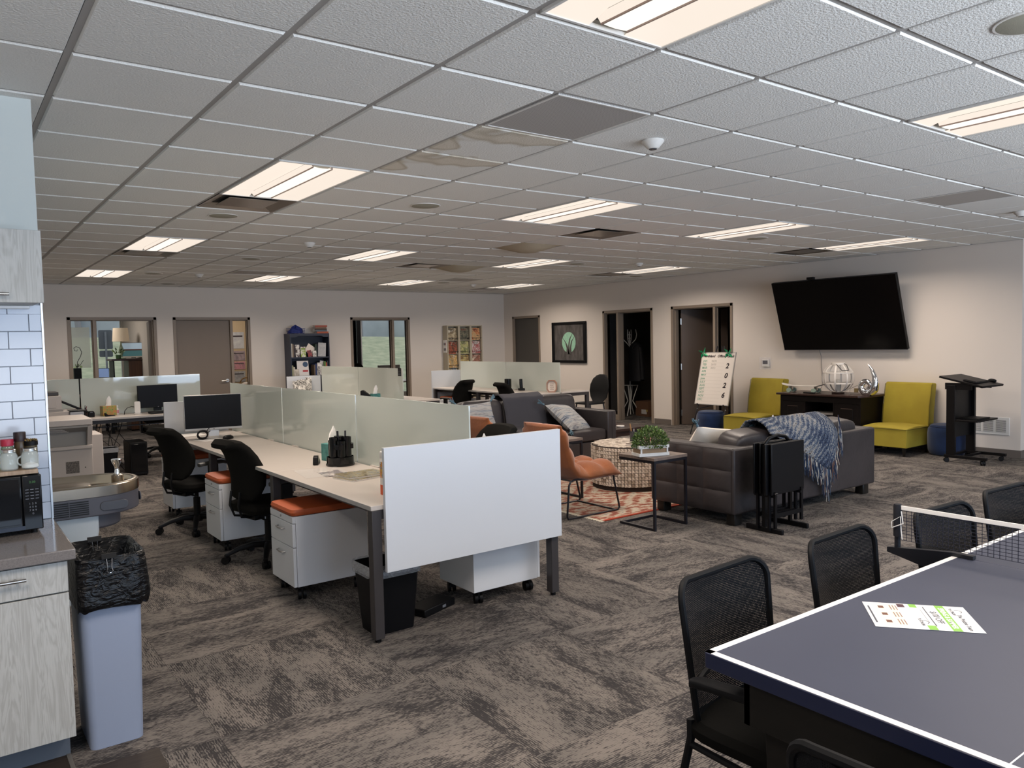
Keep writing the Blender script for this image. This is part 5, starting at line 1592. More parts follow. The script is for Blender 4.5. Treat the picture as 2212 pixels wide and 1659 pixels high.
view = math.atan2(-5.93, -5.93)
for c in range(nc):
    a = 2 * pi * c / nc
    d = abs((a - view + pi) % (2 * pi) - pi)
    for q in range(nr):
        cand.append((d, a, h0 + 0.018 + q * (h1 - h0 - 0.012) / nr))
cand.sort()
for k, (d, a, z_) in enumerate(cand):
    if k < 297:
        o = bpy.data.objects.new('mosaic_tile', tm_)
        C.objects.link(o)
        o.parent = t
        o.location, o.rotation_euler = (r_ * cos(a), r_ * sin(a), z_), (0, 0, a)
    else:
        Rm = Matrix.Rotation(a, 3, 'Z')
        rest.cbox((r_ * cos(a) - 0.001 * cos(a), r_ * sin(a), z_), (0.005, tw_ - 0.0056, 0.031), Rm)
gs = 0.0355
for i in range(-12, 13):
    for j in range(-12, 13):
        if math.hypot(i * gs, j * gs) < r_ - 0.022:
            rest.box(i * gs - gs / 2 + 0.002, i * gs + gs / 2 - 0.002, j * gs - gs / 2 + 0.002, j * gs + gs / 2 - 0.002, h1 - 0.004, h1)
o = rest.obj('mosaic_field', MOS, t, smooth=False); o['kind'] = 'stuff'
t = thing('book', 'grey hardcover book lying on the mosaic drum table', 'book', (5.83, 5.72, h1 + 0.0005), R(15))
B().box(-0.11, 0.11, -0.08, 0.08, 0.002, 0.022).obj('pages', PAPER, t)
B().box(-0.115, 0.115, -0.085, 0.085, 0.0, 0.003).box(-0.115, 0.115, -0.085, 0.085, 0.021, 0.024).obj('cover', cover('book_cover_grey', ('5a504a', '8a7a70', '4a4440'), 4, 10), t)
t = thing('pen_cup', 'glass cup with pens and brush on the mosaic drum table', 'pen cup', (6.02, 5.98, h1 + 0.0005))
B().lathe([(0.036, 0.0), (0.038, 0.003), (0.042, 0.11), (0.040, 0.11), (0.036, 0.006), (0, 0.006)], 20).obj('cup', pm('smoky_cup', '4a4c52', 0.1, trans=0.4), t)
for k, (cc, L) in enumerate((('8a6a48', 0.19), ('2a3048', 0.15), ('1c1e26', 0.14), ('d8d4ce', 0.13))):
    a = 2.4 + k * 1.5
    B().cyl((0.008 * cos(a), 0.008 * sin(a), 0.008), (0.036 * cos(a), 0.036 * sin(a), L), 0.008 if k == 0 else 0.004, n=8).obj('pen', pm('drum_pen_%d' % k, cc, 0.5), t)
t = thing('paper_flower', 'small pink paper flower on the grey book', 'flower', (5.93, 5.68, h1 + 0.0245))
b = B()
for k in range(9):
    a = 2 * pi * k / 9
    b.add([(0, 0, 0.004), (0.05 * cos(a) , 0.05 * sin(a), 0.02 + 0.03 * (k % 2)), (0.045 * cos(a + .5), 0.045 * sin(a + .5), 0.055), (0.01, 0.01, 0.05)], [(0, 1, 2, 3)])
b.obj('petals', pm('pink_paper', 'd9a0a4', 0.8), t, smooth=False)
B().ball((0, 0, 0.03), 0.015, n=10, m=6).obj('flower_core', pm('pink_core', 'c87f88', 0.8), t)
t = thing('tissue', 'white crumpled tissue on the far seat behind the near sofa back', 'tissue', (6.63, 4.66, 0.452))
loft(B(), [[(r2 * cos(2 * pi * k / 7) * (1 + 0.3 * (k % 2)), r2 * sin(2 * pi * k / 7), z_) for k in range(7)] for z_, r2 in ((0.0, 0.06), (0.12, 0.05), (0.25, 0.035), (0.335, 0.004))]).obj('tissue_sheet', MATS['white_tissue'], t, angle=20)

# ---- C-shaped side tables
BRN = pm('grey_brown_wood_top', '7d6f66', 0.45, nz=(4, '65574f', 0.2, (3, 22, 1)))
FRB = pm('black_powder_steel', '14131a', 0.4)
def ctable(label, loc, rz):
    t = thing('side_table', label, 'side table', loc, rz, 'C shaped side tables')
    B().box(0, 0.40, 0, 0.41, 0.575, 0.60).obj('table_top', BRN, t, bev=0.002)
    B().box(0.003, 0.397, 0.003, 0.023, 0.553, 0.574).box(0.003, 0.397, 0.387, 0.407, 0.553, 0.574).box(0.003, 0.023, 0.023, 0.387, 0.553, 0.574).box(0.377, 0.397, 0.023, 0.387, 0.553, 0.574).obj('top_frame', FRB, t)
    for x in (0.003, 0.377):
        B().box(x, x + 0.02, 0.003, 0.023, 0.0005, 0.553).obj('leg', FRB, t)
        B().box(x, x + 0.02, 0.023, 0.407, 0.0005, 0.0205).obj('base_runner', FRB, t)
    B().box(0.023, 0.377, 0.387, 0.407, 0.0005, 0.0205).obj('base_bar', FRB, t)
    return t
ctable('C shaped side table holding the boxwood planter beside the sofa', (4.625, 4.365, 0), 0)
ctable('C shaped side table tucked behind the orange lounge chair', (4.68, 5.74, 0.0), 0).location.z = 0.0095
# planter
t = thing('planter', 'white slatted wooden planter box with round green boxwood plant', 'plant', (4.745, 4.52, 0.6005), R(-18))
WW = pm('whitewashed_wood', 'e2e2e0', 0.6, nz=(8, 'c9cac8', 0.2, (2, 20, 20)))
B().box(-0.128, 0.128, -0.062, 0.062, 0.002, 0.08).obj('burlap_box', pm('burlap', '8d775f', 0.95, bp=(200, 0.4, 0.002)), t)
for z0, z1 in ((0.0, 0.026), (0.064, 0.09)):
    B().box(-0.138, 0.138, -0.072, -0.063, z0, z1).obj('slat', WW, t, bev=0.001)
    B().box(-0.138, 0.138, 0.063, 0.072, z0, z1).obj('slat', WW, t, bev=0.001)
    B().box(-0.138, -0.129, -0.063, 0.063, z0, z1).obj('slat', WW, t, bev=0.001)
    B().box(0.129, 0.138, -0.063, 0.063, z0, z1).obj('slat', WW, t, bev=0.001)
for sx in (-1, 1):
    for sy in (-1, 1):
        B().box(sx * 0.12 - 0.006, sx * 0.12 + 0.006, sy * 0.068 - 0.005, sy * 0.068 + 0.005, 0.0, 0.09).obj('post', WW, t)
m, nt, p = node_mat('boxwood_leaf')
g = nt.nodes.new('ShaderNodeNewGeometry')
nt.links.new(ramp(nt, g.outputs['Random Per Island'], ((0.0, '2c4420'), (0.5, '4f6a2e'), (1.0, '86985a'))), p.inputs['Base Color'])
p.inputs['Roughness'].default_value = 0.45
rnd = random.Random(12)
lf, stm = B(), B()
for k in range(1500):
    a, b_ = rnd.uniform(0, 2 * pi), rnd.uniform(0.02, 1) ** 0.5
    th_ = math.acos(rnd.uniform(-0.25, 1))
    rad = rnd.uniform(0.72, 1.03)
    c = Vector((0.155 * sin(th_) * cos(a) * rad, 0.105 * sin(th_) * sin(a) * rad, 0.10 + 0.135 * cos(th_) * rad))
    d = Vector((c.x / 0.155, c.y / 0.105, (c.z - 0.08) / 0.14)).normalized()
    d = (d + Vector((rnd.uniform(-.7, .7), rnd.uniform(-.7, .7), rnd.uniform(-.5, .7)))).normalized()
    s_ = d.orthogonal().normalized()
    s_ = (Matrix.Rotation(rnd.uniform(0, 6.28), 3, d) @ s_)
    L, W_ = rnd.uniform(0.016, 0.026), rnd.uniform(0.005, 0.009)
    nrm = d.cross(s_)
    lf.add([c, c + d * L * 0.5 + s_ * W_ + nrm * 0.002, c + d * L, c + d * L * 0.5 - s_ * W_ + nrm * 0.002], [(0, 1, 2, 3)])
    if k % 12 == 0:
        stm.tube([(c.x * 0.3, c.y * 0.3, 0.08), tuple(c)], 0.0012, 4)
o = lf.obj('foliage', m, t, smooth=False); o['kind'] = 'stuff'
stm.obj('stems', pm('green_stem', '3f4f28', 0.7), t, smooth=False)['kind'] = 'stuff'

# ---- low end table by the facing sofa
ESP = pm('espresso_wood', '2a1c18', 0.35, nz=(3, '3a2822', 0.2, (2, 20, 2)))
t = thing('end_table', 'low espresso end table right of the facing sofa', 'end table', (7.22, 7.50, 0))
B().box(-0.33, 0.30, -0.32, 0.32, 0.385, 0.42).obj('table_top', ESP, t, bev=0.004)
B().box(-0.30, 0.27, -0.29, 0.29, 0.32, 0.385).obj('apron', ESP, t)
for sx in (-0.31, 0.28):
    for sy in (-0.30, 0.30):
        B().box(sx - 0.02, sx + 0.02, sy - 0.02, sy + 0.02, 0.0005, 0.385).obj('leg', ESP, t, bev=0.002)
for k, (x, y, lab) in enumerate(((7.00, 7.34, 'white round coaster nearest the sofa arm on the end table'), (7.17, 7.36, 'white round coaster further from the sofa arm on end table'))):
    tag(B().lathe([(0.05, 0.0), (0.055, 0.004), (0.055, 0.016), (0.05, 0.02), (0, 0.02)], 28).obj('coaster', pm('white_marble', 'dcd6d0', 0.3)), lab, 'coaster', 'white coasters on the end table').location = (x, y, 0.4205)

# ---- orange lounge chairs
m, nt, p = node_mat('orange_faux_suede')
v = coords(nt)
nt.links.new(ramp(nt, noise(nt, v, 5, 3), ((0.3, '7e431a'), (0.7, '8e4e20'))), p.inputs['Base Color'])
p.inputs['Roughness'].default_value = 0.8
p.inputs['Sheen Weight'].default_value = 0.3
nt.links.new(bump(nt, noise(nt, v, 14, 3, 0.5, 0.7), 0.35, 0.012), p.inputs['Normal'])
ORG = m
def lounge_chair(label, loc, rz):
    """faces +x; one cushioned shell from headrest to seat front, tufted in bands"""
    t = thing('lounge_chair', label, 'chair', loc, rz, 'orange lounge chairs')
    prof = [(-0.33, 0.83), (-0.30, 0.70), (-0.26, 0.58), (-0.22, 0.47), (-0.15, 0.385), (-0.02, 0.36), (0.12, 0.365), (0.26, 0.365), (0.36, 0.34)]
    # resample
    pts = []
    for k in range(len(prof) - 1):
        for q in range(6):
            f_ = q / 6
            pts.append((prof[k][0] + f_ * (prof[k + 1][0] - prof[k][0]), prof[k][1] + f_ * (prof[k + 1][1] - prof[k][1])))
    pts.append(prof[-1])
    tot = len(pts) - 1
    secs = []
    for i, (x_, z_) in enumerate(pts):
        x0_, z0_ = pts[max(0, i - 2)]; x1_, z1_ = pts[min(tot, i + 2)]
        l_ = math.hypot(x1_ - x0_, z1_ - z0_)
        nx, nz_ = -(z1_ - z0_) / l_, (x1_ - x0_) / l_
        v_ = i / tot
        band = abs(sin(v_ * pi * 5)) ** 0.45
        hw = 0.30 * (1 - 0.10 * (v_ < 0.06)) * (0.985 + 0.02 * band)
        end = min(1, 0.35 + 6 * min(v_, 1 - v_))
        th_f, th_b = (0.045 + 0.065 * band) * end, 0.062 * end
        sec = []
        n = 20
        for k in range(n + 1):
            yy = -hw + 2 * hw * k / n
            col = abs(sin((k / n) * pi * 2)) ** 0.4
            e = (1 - (abs(yy) / hw) ** 6)
            sec.append((x_ + nx * (th_f * (0.55 + 0.45 * col) * e), yy, z_ + nz_ * (th_f * (0.55 + 0.45 * col) * e)))
        for k in range(n, -1, -1):
            yy = -hw + 2 * hw * k / n
            e = (1 - (abs(yy) / hw) ** 4)
            sec.append((x_ - nx * th_b * (0.3 + 0.7 * e), yy * 0.99, z_ - nz_ * th_b * (0.3 + 0.7 * e)))
        secs.append(sec)
    loft(B(), secs).obj('cushioned_shell', ORG, t, angle=75)
    for s in (-1, 1):
        y = s * 0.27
        B().tube([(0.27, y, 0.335), (0.275, y, 0.30), (0.335, y, 0.06), (0.34, y, 0.03), (0.32, y, 0.0105), (0.28, y, 0.0105), (-0.24, y, 0.0105), (-0.275, y, 0.0105), (-0.285, y, 0.035), (-0.26, y, 0.30), (-0.24, y, 0.335), (-0.19, y, 0.345), (0.20, y, 0.34)], 0.009, 8).obj('sled_leg', FRB, t)
    B().tube([(0.30, -0.27, 0.0115), (0.30, 0.27, 0.0115)], 0.008, 8).obj('cross_bar', FRB, t)
    B().tube([(-0.22, -0.27, 0.335), (-0.22, 0.27, 0.335)], 0.008, 8).obj('cross_bar', FRB, t)
    return t
lounge_chair('orange padded lounge chair right behind the white end panel', (4.63, 5.40, 0.0), 0)
lounge_chair('second orange lounge chair mostly hidden by the green screen', (4.60, 6.48, 0.0), R(2))
for o in [q for q in bpy.data.objects if q.name.startswith('lounge_chair')]:
    o.location.z = 0.004

# ---- folding tray tables in their stand
TRB = pm('black_lacquer_wood', '08080b', 0.4, spec=0.3)
t = thing('tray_table_set', 'set of black folding tray tables on a stand behind the sofa', 'tray tables', (5.46, 3.80, 0))
for k, (y0, x0_, x1_) in enumerate(((-0.085, -0.205, 0.235), (-0.055, -0.24, 0.20), (0.02, -0.205, 0.235), (0.055, -0.235, 0.20))):
    tr_ = B().box(x0_, x1_, y0 - 0.008, y0 + 0.008, 0.305, 0.715).obj('tray', TRB, t, bev=0.005)
    for lx, lz in ((x0_ + 0.03, 0.02), (x1_ - 0.055, 0.06)):
        B().box(lx, lx + 0.025, y0 - 0.018, y0, lz, 0.33).obj('tray_leg', TRB, tr_)
    B().box(x0_ + 0.055, x1_ - 0.055, y0 - 0.014, y0 - 0.002, 0.12, 0.155).obj('tray_stretcher', TRB, tr_)
for s in (-1, 1):
    x = s * 0.17
    B().box(x - 0.014, x + 0.014, -0.17, 0.17, 0.0005, 0.04).obj('stand_foot', TRB, t, bev=0.004)
    B().box(x - 0.014, x + 0.014, -0.015, 0.008, 0.04, 0.70).obj('stand_post', TRB, t)
    B().box(x - 0.012, x + 0.012, -0.11, 0.09, 0.285, 0.303).obj('stand_hook', TRB, t)
B().tube([(-0.17, 0, 0.70), (-0.11, 0, 0.745), (0, 0, 0.765), (0.11, 0, 0.745), (0.17, 0, 0.70)], 0.014, 8).obj('carry_handle', TRB, t)
B().box(-0.156, 0.156, -0.012, 0.006, 0.10, 0.14).obj('stand_stretcher', TRB, t)
for x in (-0.18, -0.165, -0.15):
    B().cyl((x, -0.105, 0.32), (x, -0.108, 0.32), 0.004, n=8).obj('rivet', CHROME, t)

# ================================================================== television wall
m, nt, p = node_mat('chartreuse_upholstery')
v = coords(nt)
nt.links.new(ramp(nt, noise(nt, v, 4, 3), ((0.3, '958426'), (0.7, 'a0902c'))), p.inputs['Base Color'])
p.inputs['Roughness'].default_value = 0.85
nt.links.new(bump(nt, noise(nt, v, 500, 2), 0.4, 0.002), p.inputs['Normal'])
YEL = m
PIP = pm('olive_piping', '5f5518', 0.8)
def slipper(label, loc, rz):
    """faces -x; front at x=0"""
    t = thing('slipper_chair', label, 'chair', loc, rz, 'chartreuse slipper chairs')
    b = B()
    secs = []
    for q in range(13):
        x = 0.66 * q / 12
        crown = 0.018 * sin(pi * q / 12)
        secs.append([(x, -0.30, 0.115), (x, 0.30, 0.115), (x, 0.302, 0.34), (x, 0.295, 0.352)] + [(x, 0.29 - 0.58 * k / 8, 0.355 + crown + 0.012 * sin(pi * k / 8)) for k in range(9)] + [(x, -0.295, 0.352), (x, -0.302, 0.34)])
    loft(b, secs).obj('seat', YEL, t, bev=0.01)
    B().tube([(0.63, -0.303, 0.347), (0.0, -0.303, 0.347), (-0.003, -0.30, 0.347), (-0.003, 0.30, 0.347), (0.0, 0.303, 0.347), (0.63, 0.303, 0.347)], 0.004, 6).obj('piping', PIP, t)
    prof = [(0.575, 0.365), (0.60, 0.60), (0.665, 0.885), (0.675, 0.905), (0.70, 0.91), (0.80, 0.90), (0.805, 0.88), (0.74, 0.50), (0.72, 0.13), (0.60, 0.13)]
    B().prism(prof, -0.305, 0.305, 'y').obj('backrest', YEL, t, bev=0.014, seg=3)
    for s in (-1, 1):
        B().tube([(0.578, s * 0.307, 0.37), (0.603, s * 0.307, 0.60), (0.668, s * 0.307, 0.89)], 0.0035, 6).obj('piping', PIP, t)
    for x, y in ((0.05, -0.25), (0.05, 0.25), (0.64, -0.25), (0.64, 0.25)):
        B().cyl((x, y, 0.0005), (x, y, 0.118), 0.014, 0.03, 4).obj('leg', FOOT, t)
    return t
slipper('chartreuse slipper chair right of the console, beside the lectern', (9.75, 5.215, 0), R(1))
slipper('chartreuse slipper chair left of the console, beside the whiteboard', (9.75, 7.45, 0), R(-2))
VEL = pm('navy_velvet', '1c3054', 0.9, spec=0.2, nz=(5, '14223e', 0.25), sheen=0.25)
for x, y, lab in ((9.96, 8.16, 'round navy velvet pouf under the whiteboard'), (10.37, 4.70, 'round navy velvet pouf behind the lectern')):
    t = thing('pouf', lab, 'pouf', (x, y, 0), 0, 'navy velvet poufs')
    B().lathe([(0.0, 0.0005), (0.17, 0.0005), (0.20, 0.012), (0.222, 0.06), (0.228, 0.15), (0.228, 0.27), (0.22, 0.335), (0.20, 0.362)], 40).obj('body', VEL, t)
    B().lathe([(0.20, 0.362), (0.198, 0.37), (0.185, 0.385), (0.12, 0.396), (0, 0.40)], 40).obj('seat_pad', VEL, t)
    B().tube([(0.201 * cos(R(a)), 0.201 * sin(R(a)), 0.365) for a in range(0, 360, 9)], 0.004, 6, closed=True).obj('piping', pm('navy_piping', '182848', 0.7), t)

# console
t = thing('console', 'dark espresso media console under the television', 'console', (0, 0, 0))
x0, x1, y0, y1 = 9.86, 10.44, 5.575, 6.80
EB = pm('dark_espresso', '0c0807', 0.5, spec=0.2, nz=(3, '120c0a', 0.2, (2, 2, 12)))
B().prism([(x0 - 0.04, y0 + 0.02), (x0 - 0.04, y1 + 0.05), (x1, y1 + 0.05), (x1, y0 - 0.05), (x0 + 0.05, y0 - 0.05)], 0.715, 0.745).obj('top', ESP, t, bev=0.006)
B().box(x0, x1, y0, y0 + 0.02, 0.06, 0.715).obj('side_panel', EB, t)
B().box(x0, x1, y1 - 0.02, y1, 0.06, 0.715).obj('side_panel', EB, t)
B().box(x1 - 0.015, x1, y0 + 0.02, y1 - 0.02, 0.06, 0.715).obj('back_panel', EB, t)
B().box(x0, x1 - 0.015, y0 + 0.02, y1 - 0.02, 0.06, 0.085).obj('bottom_shelf', EB, t)
B().box(x0, x0 + 0.02, y0 + 0.02, y1 - 0.02, 0.63, 0.714).obj('top_rail', EB, t)
for ya, yb in ((y0 + 0.02, y0 + 0.38), (y1 - 0.38, y1 - 0.02)):
    d = B().box(x0, x0 + 0.02, ya + 0.002, yb - 0.002, 0.087, 0.627).obj('door', EB, t)
    B().box(x0 - 0.006, x0, ya + 0.09, yb - 0.09, 0.15, 0.565).obj('raised_panel', EB, d, bev=0.006)
    B().box(x0 - 0.0065, x0 - 0.006, ya + 0.10, yb - 0.10, 0.558, 0.5655).obj('bevel_sheen', pm('espresso_sheen', '4a3c34', 0.4), d)  # pale strip: light catching the panel's top bevel, put into the colour
    B().ball((x0 - 0.012, yb - 0.05 if ya < 6 else ya + 0.05, 0.36), 0.012, n=10, m=6).obj('knob', FRB, d)
for yy in (y0 + 0.38, y1 - 0.40):
    B().box(x0, x1 - 0.016, yy, yy + 0.02, 0.086, 0.629).obj('divider', EB, t)
B().box(x0 + 0.01, x1 - 0.02, y0 + 0.40, y1 - 0.40, 0.30, 0.318).obj('shelf', EB, t)
for sx in (x0 + 0.03, x1 - 0.05):
    for sy in (y0 + 0.03, y1 - 0.03):
        B().box(sx - 0.025, sx + 0.025, sy - 0.025, sy + 0.025, 0.0005, 0.061).obj('foot', EB, t)
bk = [(6.24, 0.30, 0.025, 'b0285a', 'pink magazine at the bottom left of the console shelf'), (5.99, 0.22, 0.025, 'b03a50', 'red book at the bottom right of the console shelf'),
      (6.24, 0.29, 0.030, '2a2422', 'dark book above the pink magazine in console'), (5.99, 0.21, 0.028, 'c9b898', 'cream book on the right pile in console'),
      (6.26, 0.20, 0.030, 'a87a70', 'rose coloured book on the left pile in console'), (5.99, 0.21, 0.028, 'b8664a', 'rust coloured book on top of the right pile')]
zs = {6.24: 0.3185, 5.99: 0.3185, 6.26: None}
zl, zr = 0.3185, 0.3185
for k, (yc, L, h_, c, lab) in enumerate(bk):
    left = yc > 6.1
    z_ = zl if left else zr
    t = thing('book', lab, 'book', (9.98, yc, z_), R((k * 7) % 5 - 2), 'books in the console')
    B().box(-0.09, 0.09, -L / 2, L / 2, 0.002, h_ - 0.002).obj('pages', PAPER, t)
    B().box(-0.094, 0.092, -L / 2 - 0.003, L / 2 + 0.003, 0, 0.003).box(-0.094, 0.092, -L / 2 - 0.003, L / 2 + 0.003, h_ - 0.003, h_).box(-0.096, -0.090, -L / 2 - 0.003, L / 2 + 0.003, 0, h_).obj('cover', pm('book_' + c, c, 0.5), t)
    if left: zl += h_ + 0.001
    else: zr += h_ + 0.001
t = thing('media_player', 'silver flat media player on a dark tray in the console', 'media player', (10.05, 6.14, 0.455))
B().box(-0.14, 0.10, -0.20, 0.24, -0.012, 0.0).obj('tray', FRB, t)
B().box(-0.13, 0.10, -0.17, 0.20, 0.0, 0.026).obj('player_case', SILV, t, bev=0.003)
# things on the console
ZC = 0.7455
t = thing('skateboard', 'white skateboard with pale wheels lying on the console', 'skateboard', (10.02, 6.53, ZC), R(94))
loft(B(), [[(x_, py, z_ + pz_) for py, pz_ in se(w_, 0.006, 14, 0.7)] for x_, z_, w_ in ((-0.33, 0.135, 0.03), (-0.29, 0.118, 0.07), (-0.22, 0.098, 0.085), (0, 0.094, 0.088), (0.22, 0.098, 0.085), (0.29, 0.112, 0.07), (0.33, 0.125, 0.03))]).obj('deck', pm('white_deck', 'd9d4cc', 0.4), t)
for x in (-0.19, 0.19):
    B().box(x - 0.02, x + 0.02, -0.02, 0.02, 0.04, 0.092).cyl((x, -0.075, 0.032), (x, 0.075, 0.032), 0.008, n=8).obj('truck', STEEL, t)
    for y in (-0.07, 0.07):
        B().cyl((x, y - 0.018, 0.0325), (x, y + 0.018, 0.0325), 0.032, n=18).obj('wheel', pm('pale_green_wheel', '8fa090', 0.4), t)
t = thing('remote_control', 'black remote control lying before the skateboard', 'remote', (9.90, 6.36, ZC), R(80))
B().prism(rrect(-0.10, 0.10, -0.022, 0.022, 0.012), 0.0003, 0.018).obj('remote_body', CPLA, t, bev=0.004)
t = thing('lantern', 'round glass lantern with whitewashed bands and wire handle', 'lantern', (10.06, 6.02, ZC))
LB = pm('whitewashed_band', 'd6d0c8', 0.5)
RL = 0.205
B().lathe([(0.08, 0.0003), (0.085, 0.02), (0.08, 0.024), (0, 0.024)], 28).obj('lantern_base', ESP, t)
prof = [(RL * sin(R(a)), 0.022 + RL * 0.98 - RL * 0.98 * cos(R(a))) for a in range(24, 157, 6)]
B().lathe(prof, 36).obj('glass_globe', pm('thin_glass', 'f4f8fa', 0.05, alpha=0.10), t)
for k in range(4):
    a = R(45 * k + 20)
    pts = [(RL * 1.015 * sin(R(q)) * cos(a), RL * 1.015 * sin(R(q)) * sin(a), 0.022 + RL * 0.98 - RL * 1.0 * cos(R(q))) for q in range(24, 157, 7)]
    for ss in (1, -1):
        b = B()
        pp = [Vector((x * ss, y * ss, z_)) for x, y, z_ in pts]
        for p0_, p1_ in zip(pp, pp[1:]):
            b.bar(p0_, p1_, 0.022, 0.006, up=(p0_.x, p0_.y, 0))
        b.obj('band', LB, t)
for zf in (0.62, 1.32):
    rr_ = RL * sin(math.acos(max(-1, min(1, 1 - zf))))
    B().lathe([(rr_ * 1.0, 0.022 + RL * zf - 0.008), (rr_ * 1.03, 0.022 + RL * zf - 0.008), (rr_ * 1.03, 0.022 + RL * zf + 0.008), (rr_ * 1.0, 0.022 + RL * zf + 0.008)], 36).obj('hoop', LB, t)
B().lathe([(0.07, 0.40), (0.09, 0.405), (0.09, 0.43), (0.07, 0.432)], 30).obj('top_ring', LB, t)
B().tube([(0.0, 0.09, 0.42), (-0.02, 0.04, 0.425), (-0.12, -0.06, 0.40), (-0.17, -0.16, 0.33), (-0.08, -0.20, 0.33), (0.0, -0.13, 0.40), (0.0, -0.09, 0.42)], 0.005, 6).obj('wire_handle', DLEG, t)
B().cyl((0, 0, 0.024), (0, 0, 0.20), 0.035, n=20).obj('candle', pm('candle_wax', 'd8cfc0', 0.6, trans=0.0), t)
t = thing('house_ornament', 'small wire house ornament between lantern and spiral sculpture', 'ornament', (10.05, 5.74, ZC))
hp = [(0.0, -0.10, 0.002), (0.0, -0.10, 0.075), (0.0, -0.01, 0.125), (0.0, 0.10, 0.075), (0.0, 0.10, 0.002)]
B().tube(hp + [(0.0, -0.10, 0.002)], 0.003, 6).obj('wire_outline', STEEL, t)
B().box(-0.006, 0.006, -0.02, 0.035, 0.03, 0.085).obj('photo_frame', pm('aged_brass', '7a6a4a', 0.4), t)
t = thing('spiral_sculpture', 'shiny chrome spiral sculpture on the console', 'sculpture', (10.02, 5.58, ZC), 0)
pts, rs = [], []
for k in range(58):
    f_ = k / 57
    if f_ < 0.72:
        a = R(110 - 560 * (1 - (f_ / 0.72)) + 0)
        q = f_ / 0.72
        rad = 0.022 + 0.088 * q
        ang = R(-90 + 470 * (q - 1))
        pts.append((0, -0.0 - rad * cos(ang) * -1 * 0 + rad * sin(ang) * 0 + rad * math.cos(R(200 + 430 * (1 - q))), 0.125 + rad * math.sin(R(200 + 430 * (1 - q)))))
        rs.append(0.018 + 0.036 * q)
for k in range(1, 15):
    q = k / 14
    x_, z_ = pts[-1][1], pts[-1][2]
    pts.append((0, pts[40][1] * 0 + (-0.103 - 0.03 * sin(pi * q * 0.9) + 0.10 * q * q), 0.088 + 0.33 * q))
    rs.append(0.054 * (1 - q) ** 0.7 + 0.002)
B().tube(pts, rs, 18).obj('spiral', CHROME, t)

# television
t = thing('television', 'huge black flat television tilted on the wall', 'television', (10.34, 6.215, 1.855), 0)
tl = math.atan2(0.33, 1.005)
tv = B().box(-0.02, 0.035, -0.945, 0.945, -0.53, 0.53).obj('casing', BLKM, t, bev=0.004)
tv.rotation_euler = (0, -tl, 0)
B().box(-0.0215, -0.020, -0.937, 0.937, -0.518, 0.522).obj('screen', pm('tv_screen', '020203', 0.25, spec=0.25), tv)
B().box(-0.0212, 0.036, -0.945, 0.945, -0.532, -0.526).obj('bottom_trim', pm('tv_trim_silver', '6d6d70', 0.4, 0.5), tv)
B().box(0.03, 0.26, -0.3, -0.25, -0.1, 0.12).box(0.03, 0.26, 0.25, 0.3, -0.1, 0.12).box(0.24, 0.269, -0.4, 0.4, -0.2, 0.22).obj('wall_mount', BLKM, t)
tag(B().box(-0.03, 0.03, -0.05, 0.05, 0.0, 0.035).cyl((-0.03, 0, 0.018), (-0.034, 0, 0.018), 0.010, n=12).obj('webcam', BLKM, bev=0.004), 'small black webcam on the top edge of the television', 'webcam').location = (10.155, 6.50, 2.362)
pc_ = (B().tube([(10.50, 6.60, 1.40), (10.58, 6.60, 1.25), (10.60, 6.598, 1.0), (10.595, 6.59, 0.85), (10.55, 6.58, 0.78), (10.40, 6.57, 0.752)], 0.005, 6).obj('power_cord', pm('grey_cord', '8a8480', 0.6)))
pc_.parent = t
pc_.matrix_parent_inverse = Matrix.Translation((-10.34, -6.215, -1.855))
# thermostat
t = thing('thermostat', 'white thermostat inside a clear guard on the wall', 'thermostat', (XW - 0.001, 7.58, 1.135))
B().box(-0.045, -0.0005, -0.10, 0.10, -0.095, 0.095).obj('clear_guard', pm('guard_plastic', 'e8ecf4', 0.08, alpha=0.12), t, bev=0.008)
B().box(-0.025, 0.0, -0.065, 0.065, -0.055, 0.06).obj('thermostat_body', WENAM, t, bev=0.006)
B().box(-0.0265, -0.025, -0.045, 0.045, -0.012, 0.045).obj('display', pm('lcd_dark', '2c2a34', 0.2), t)
# return grille on wall
t = thing('wall_vent', 'white wall air vent with three louvre panels beside the lectern', 'air vent', (XW - 0.001, 4.31, 0.385))
B().box(-0.012, 0.0, -0.24, 0.24, -0.11, 0.11).obj('face_plate', WENAM, t, bev=0.004)
for k in range(3):
    yc = -0.145 + 0.145 * k
    B().box(-0.0125, -0.0118, yc - 0.058, yc + 0.058, -0.075, 0.075).obj('opening', VD, t)
    for q in range(13):
        B().bar((-0.015, yc - 0.058, -0.070 + 0.0115 * q), (-0.015, yc + 0.058, -0.070 + 0.0115 * q), 0.006, 0.006).obj('louvre', WENAM, t)
# lectern
t = thing('lectern', 'black rolling lectern with slanted top and lower shelf', 'lectern', (0, 0, 0))
LM = pm('black_lectern_laminate', '0c0a0b', 0.45, spec=0.25)
for x in (9.76, 10.28):
    B().box(x - 0.02, x + 0.02, 3.98, 4.455, 0.06, 0.095).obj('base_runner', LM, t, bev=0.003)
    B().box(x - 0.02, x + 0.02, 4.33, 4.43, 0.095, 0.93).obj('post', LM, t, bev=0.003)
    for y in (4.02, 4.42):
        caster(t, (x, y, 0.0), 0.028, 0.062)
for y in (4.26, 4.43):
    B().box(9.78, 10.26, y - 0.015, y + 0.015, 0.065, 0.09).obj('base_cross', LM, t)
B().box(9.78, 10.26, 4.372, 4.39, 0.30, 0.90).obj('modesty_panel', LM, t)
o = B().box(-0.285, 0.285, -0.25, 0.25, -0.012, 0.012).obj('slanted_top', LM, t, bev=0.003)
o.location, o.rotation_euler = (10.02, 4.27, 0.975), (R(13), 0, 0)
B().box(9.745, 10.295, 4.08, 4.36, 0.50, 0.522).obj('lower_shelf', LM, t, bev=0.003)
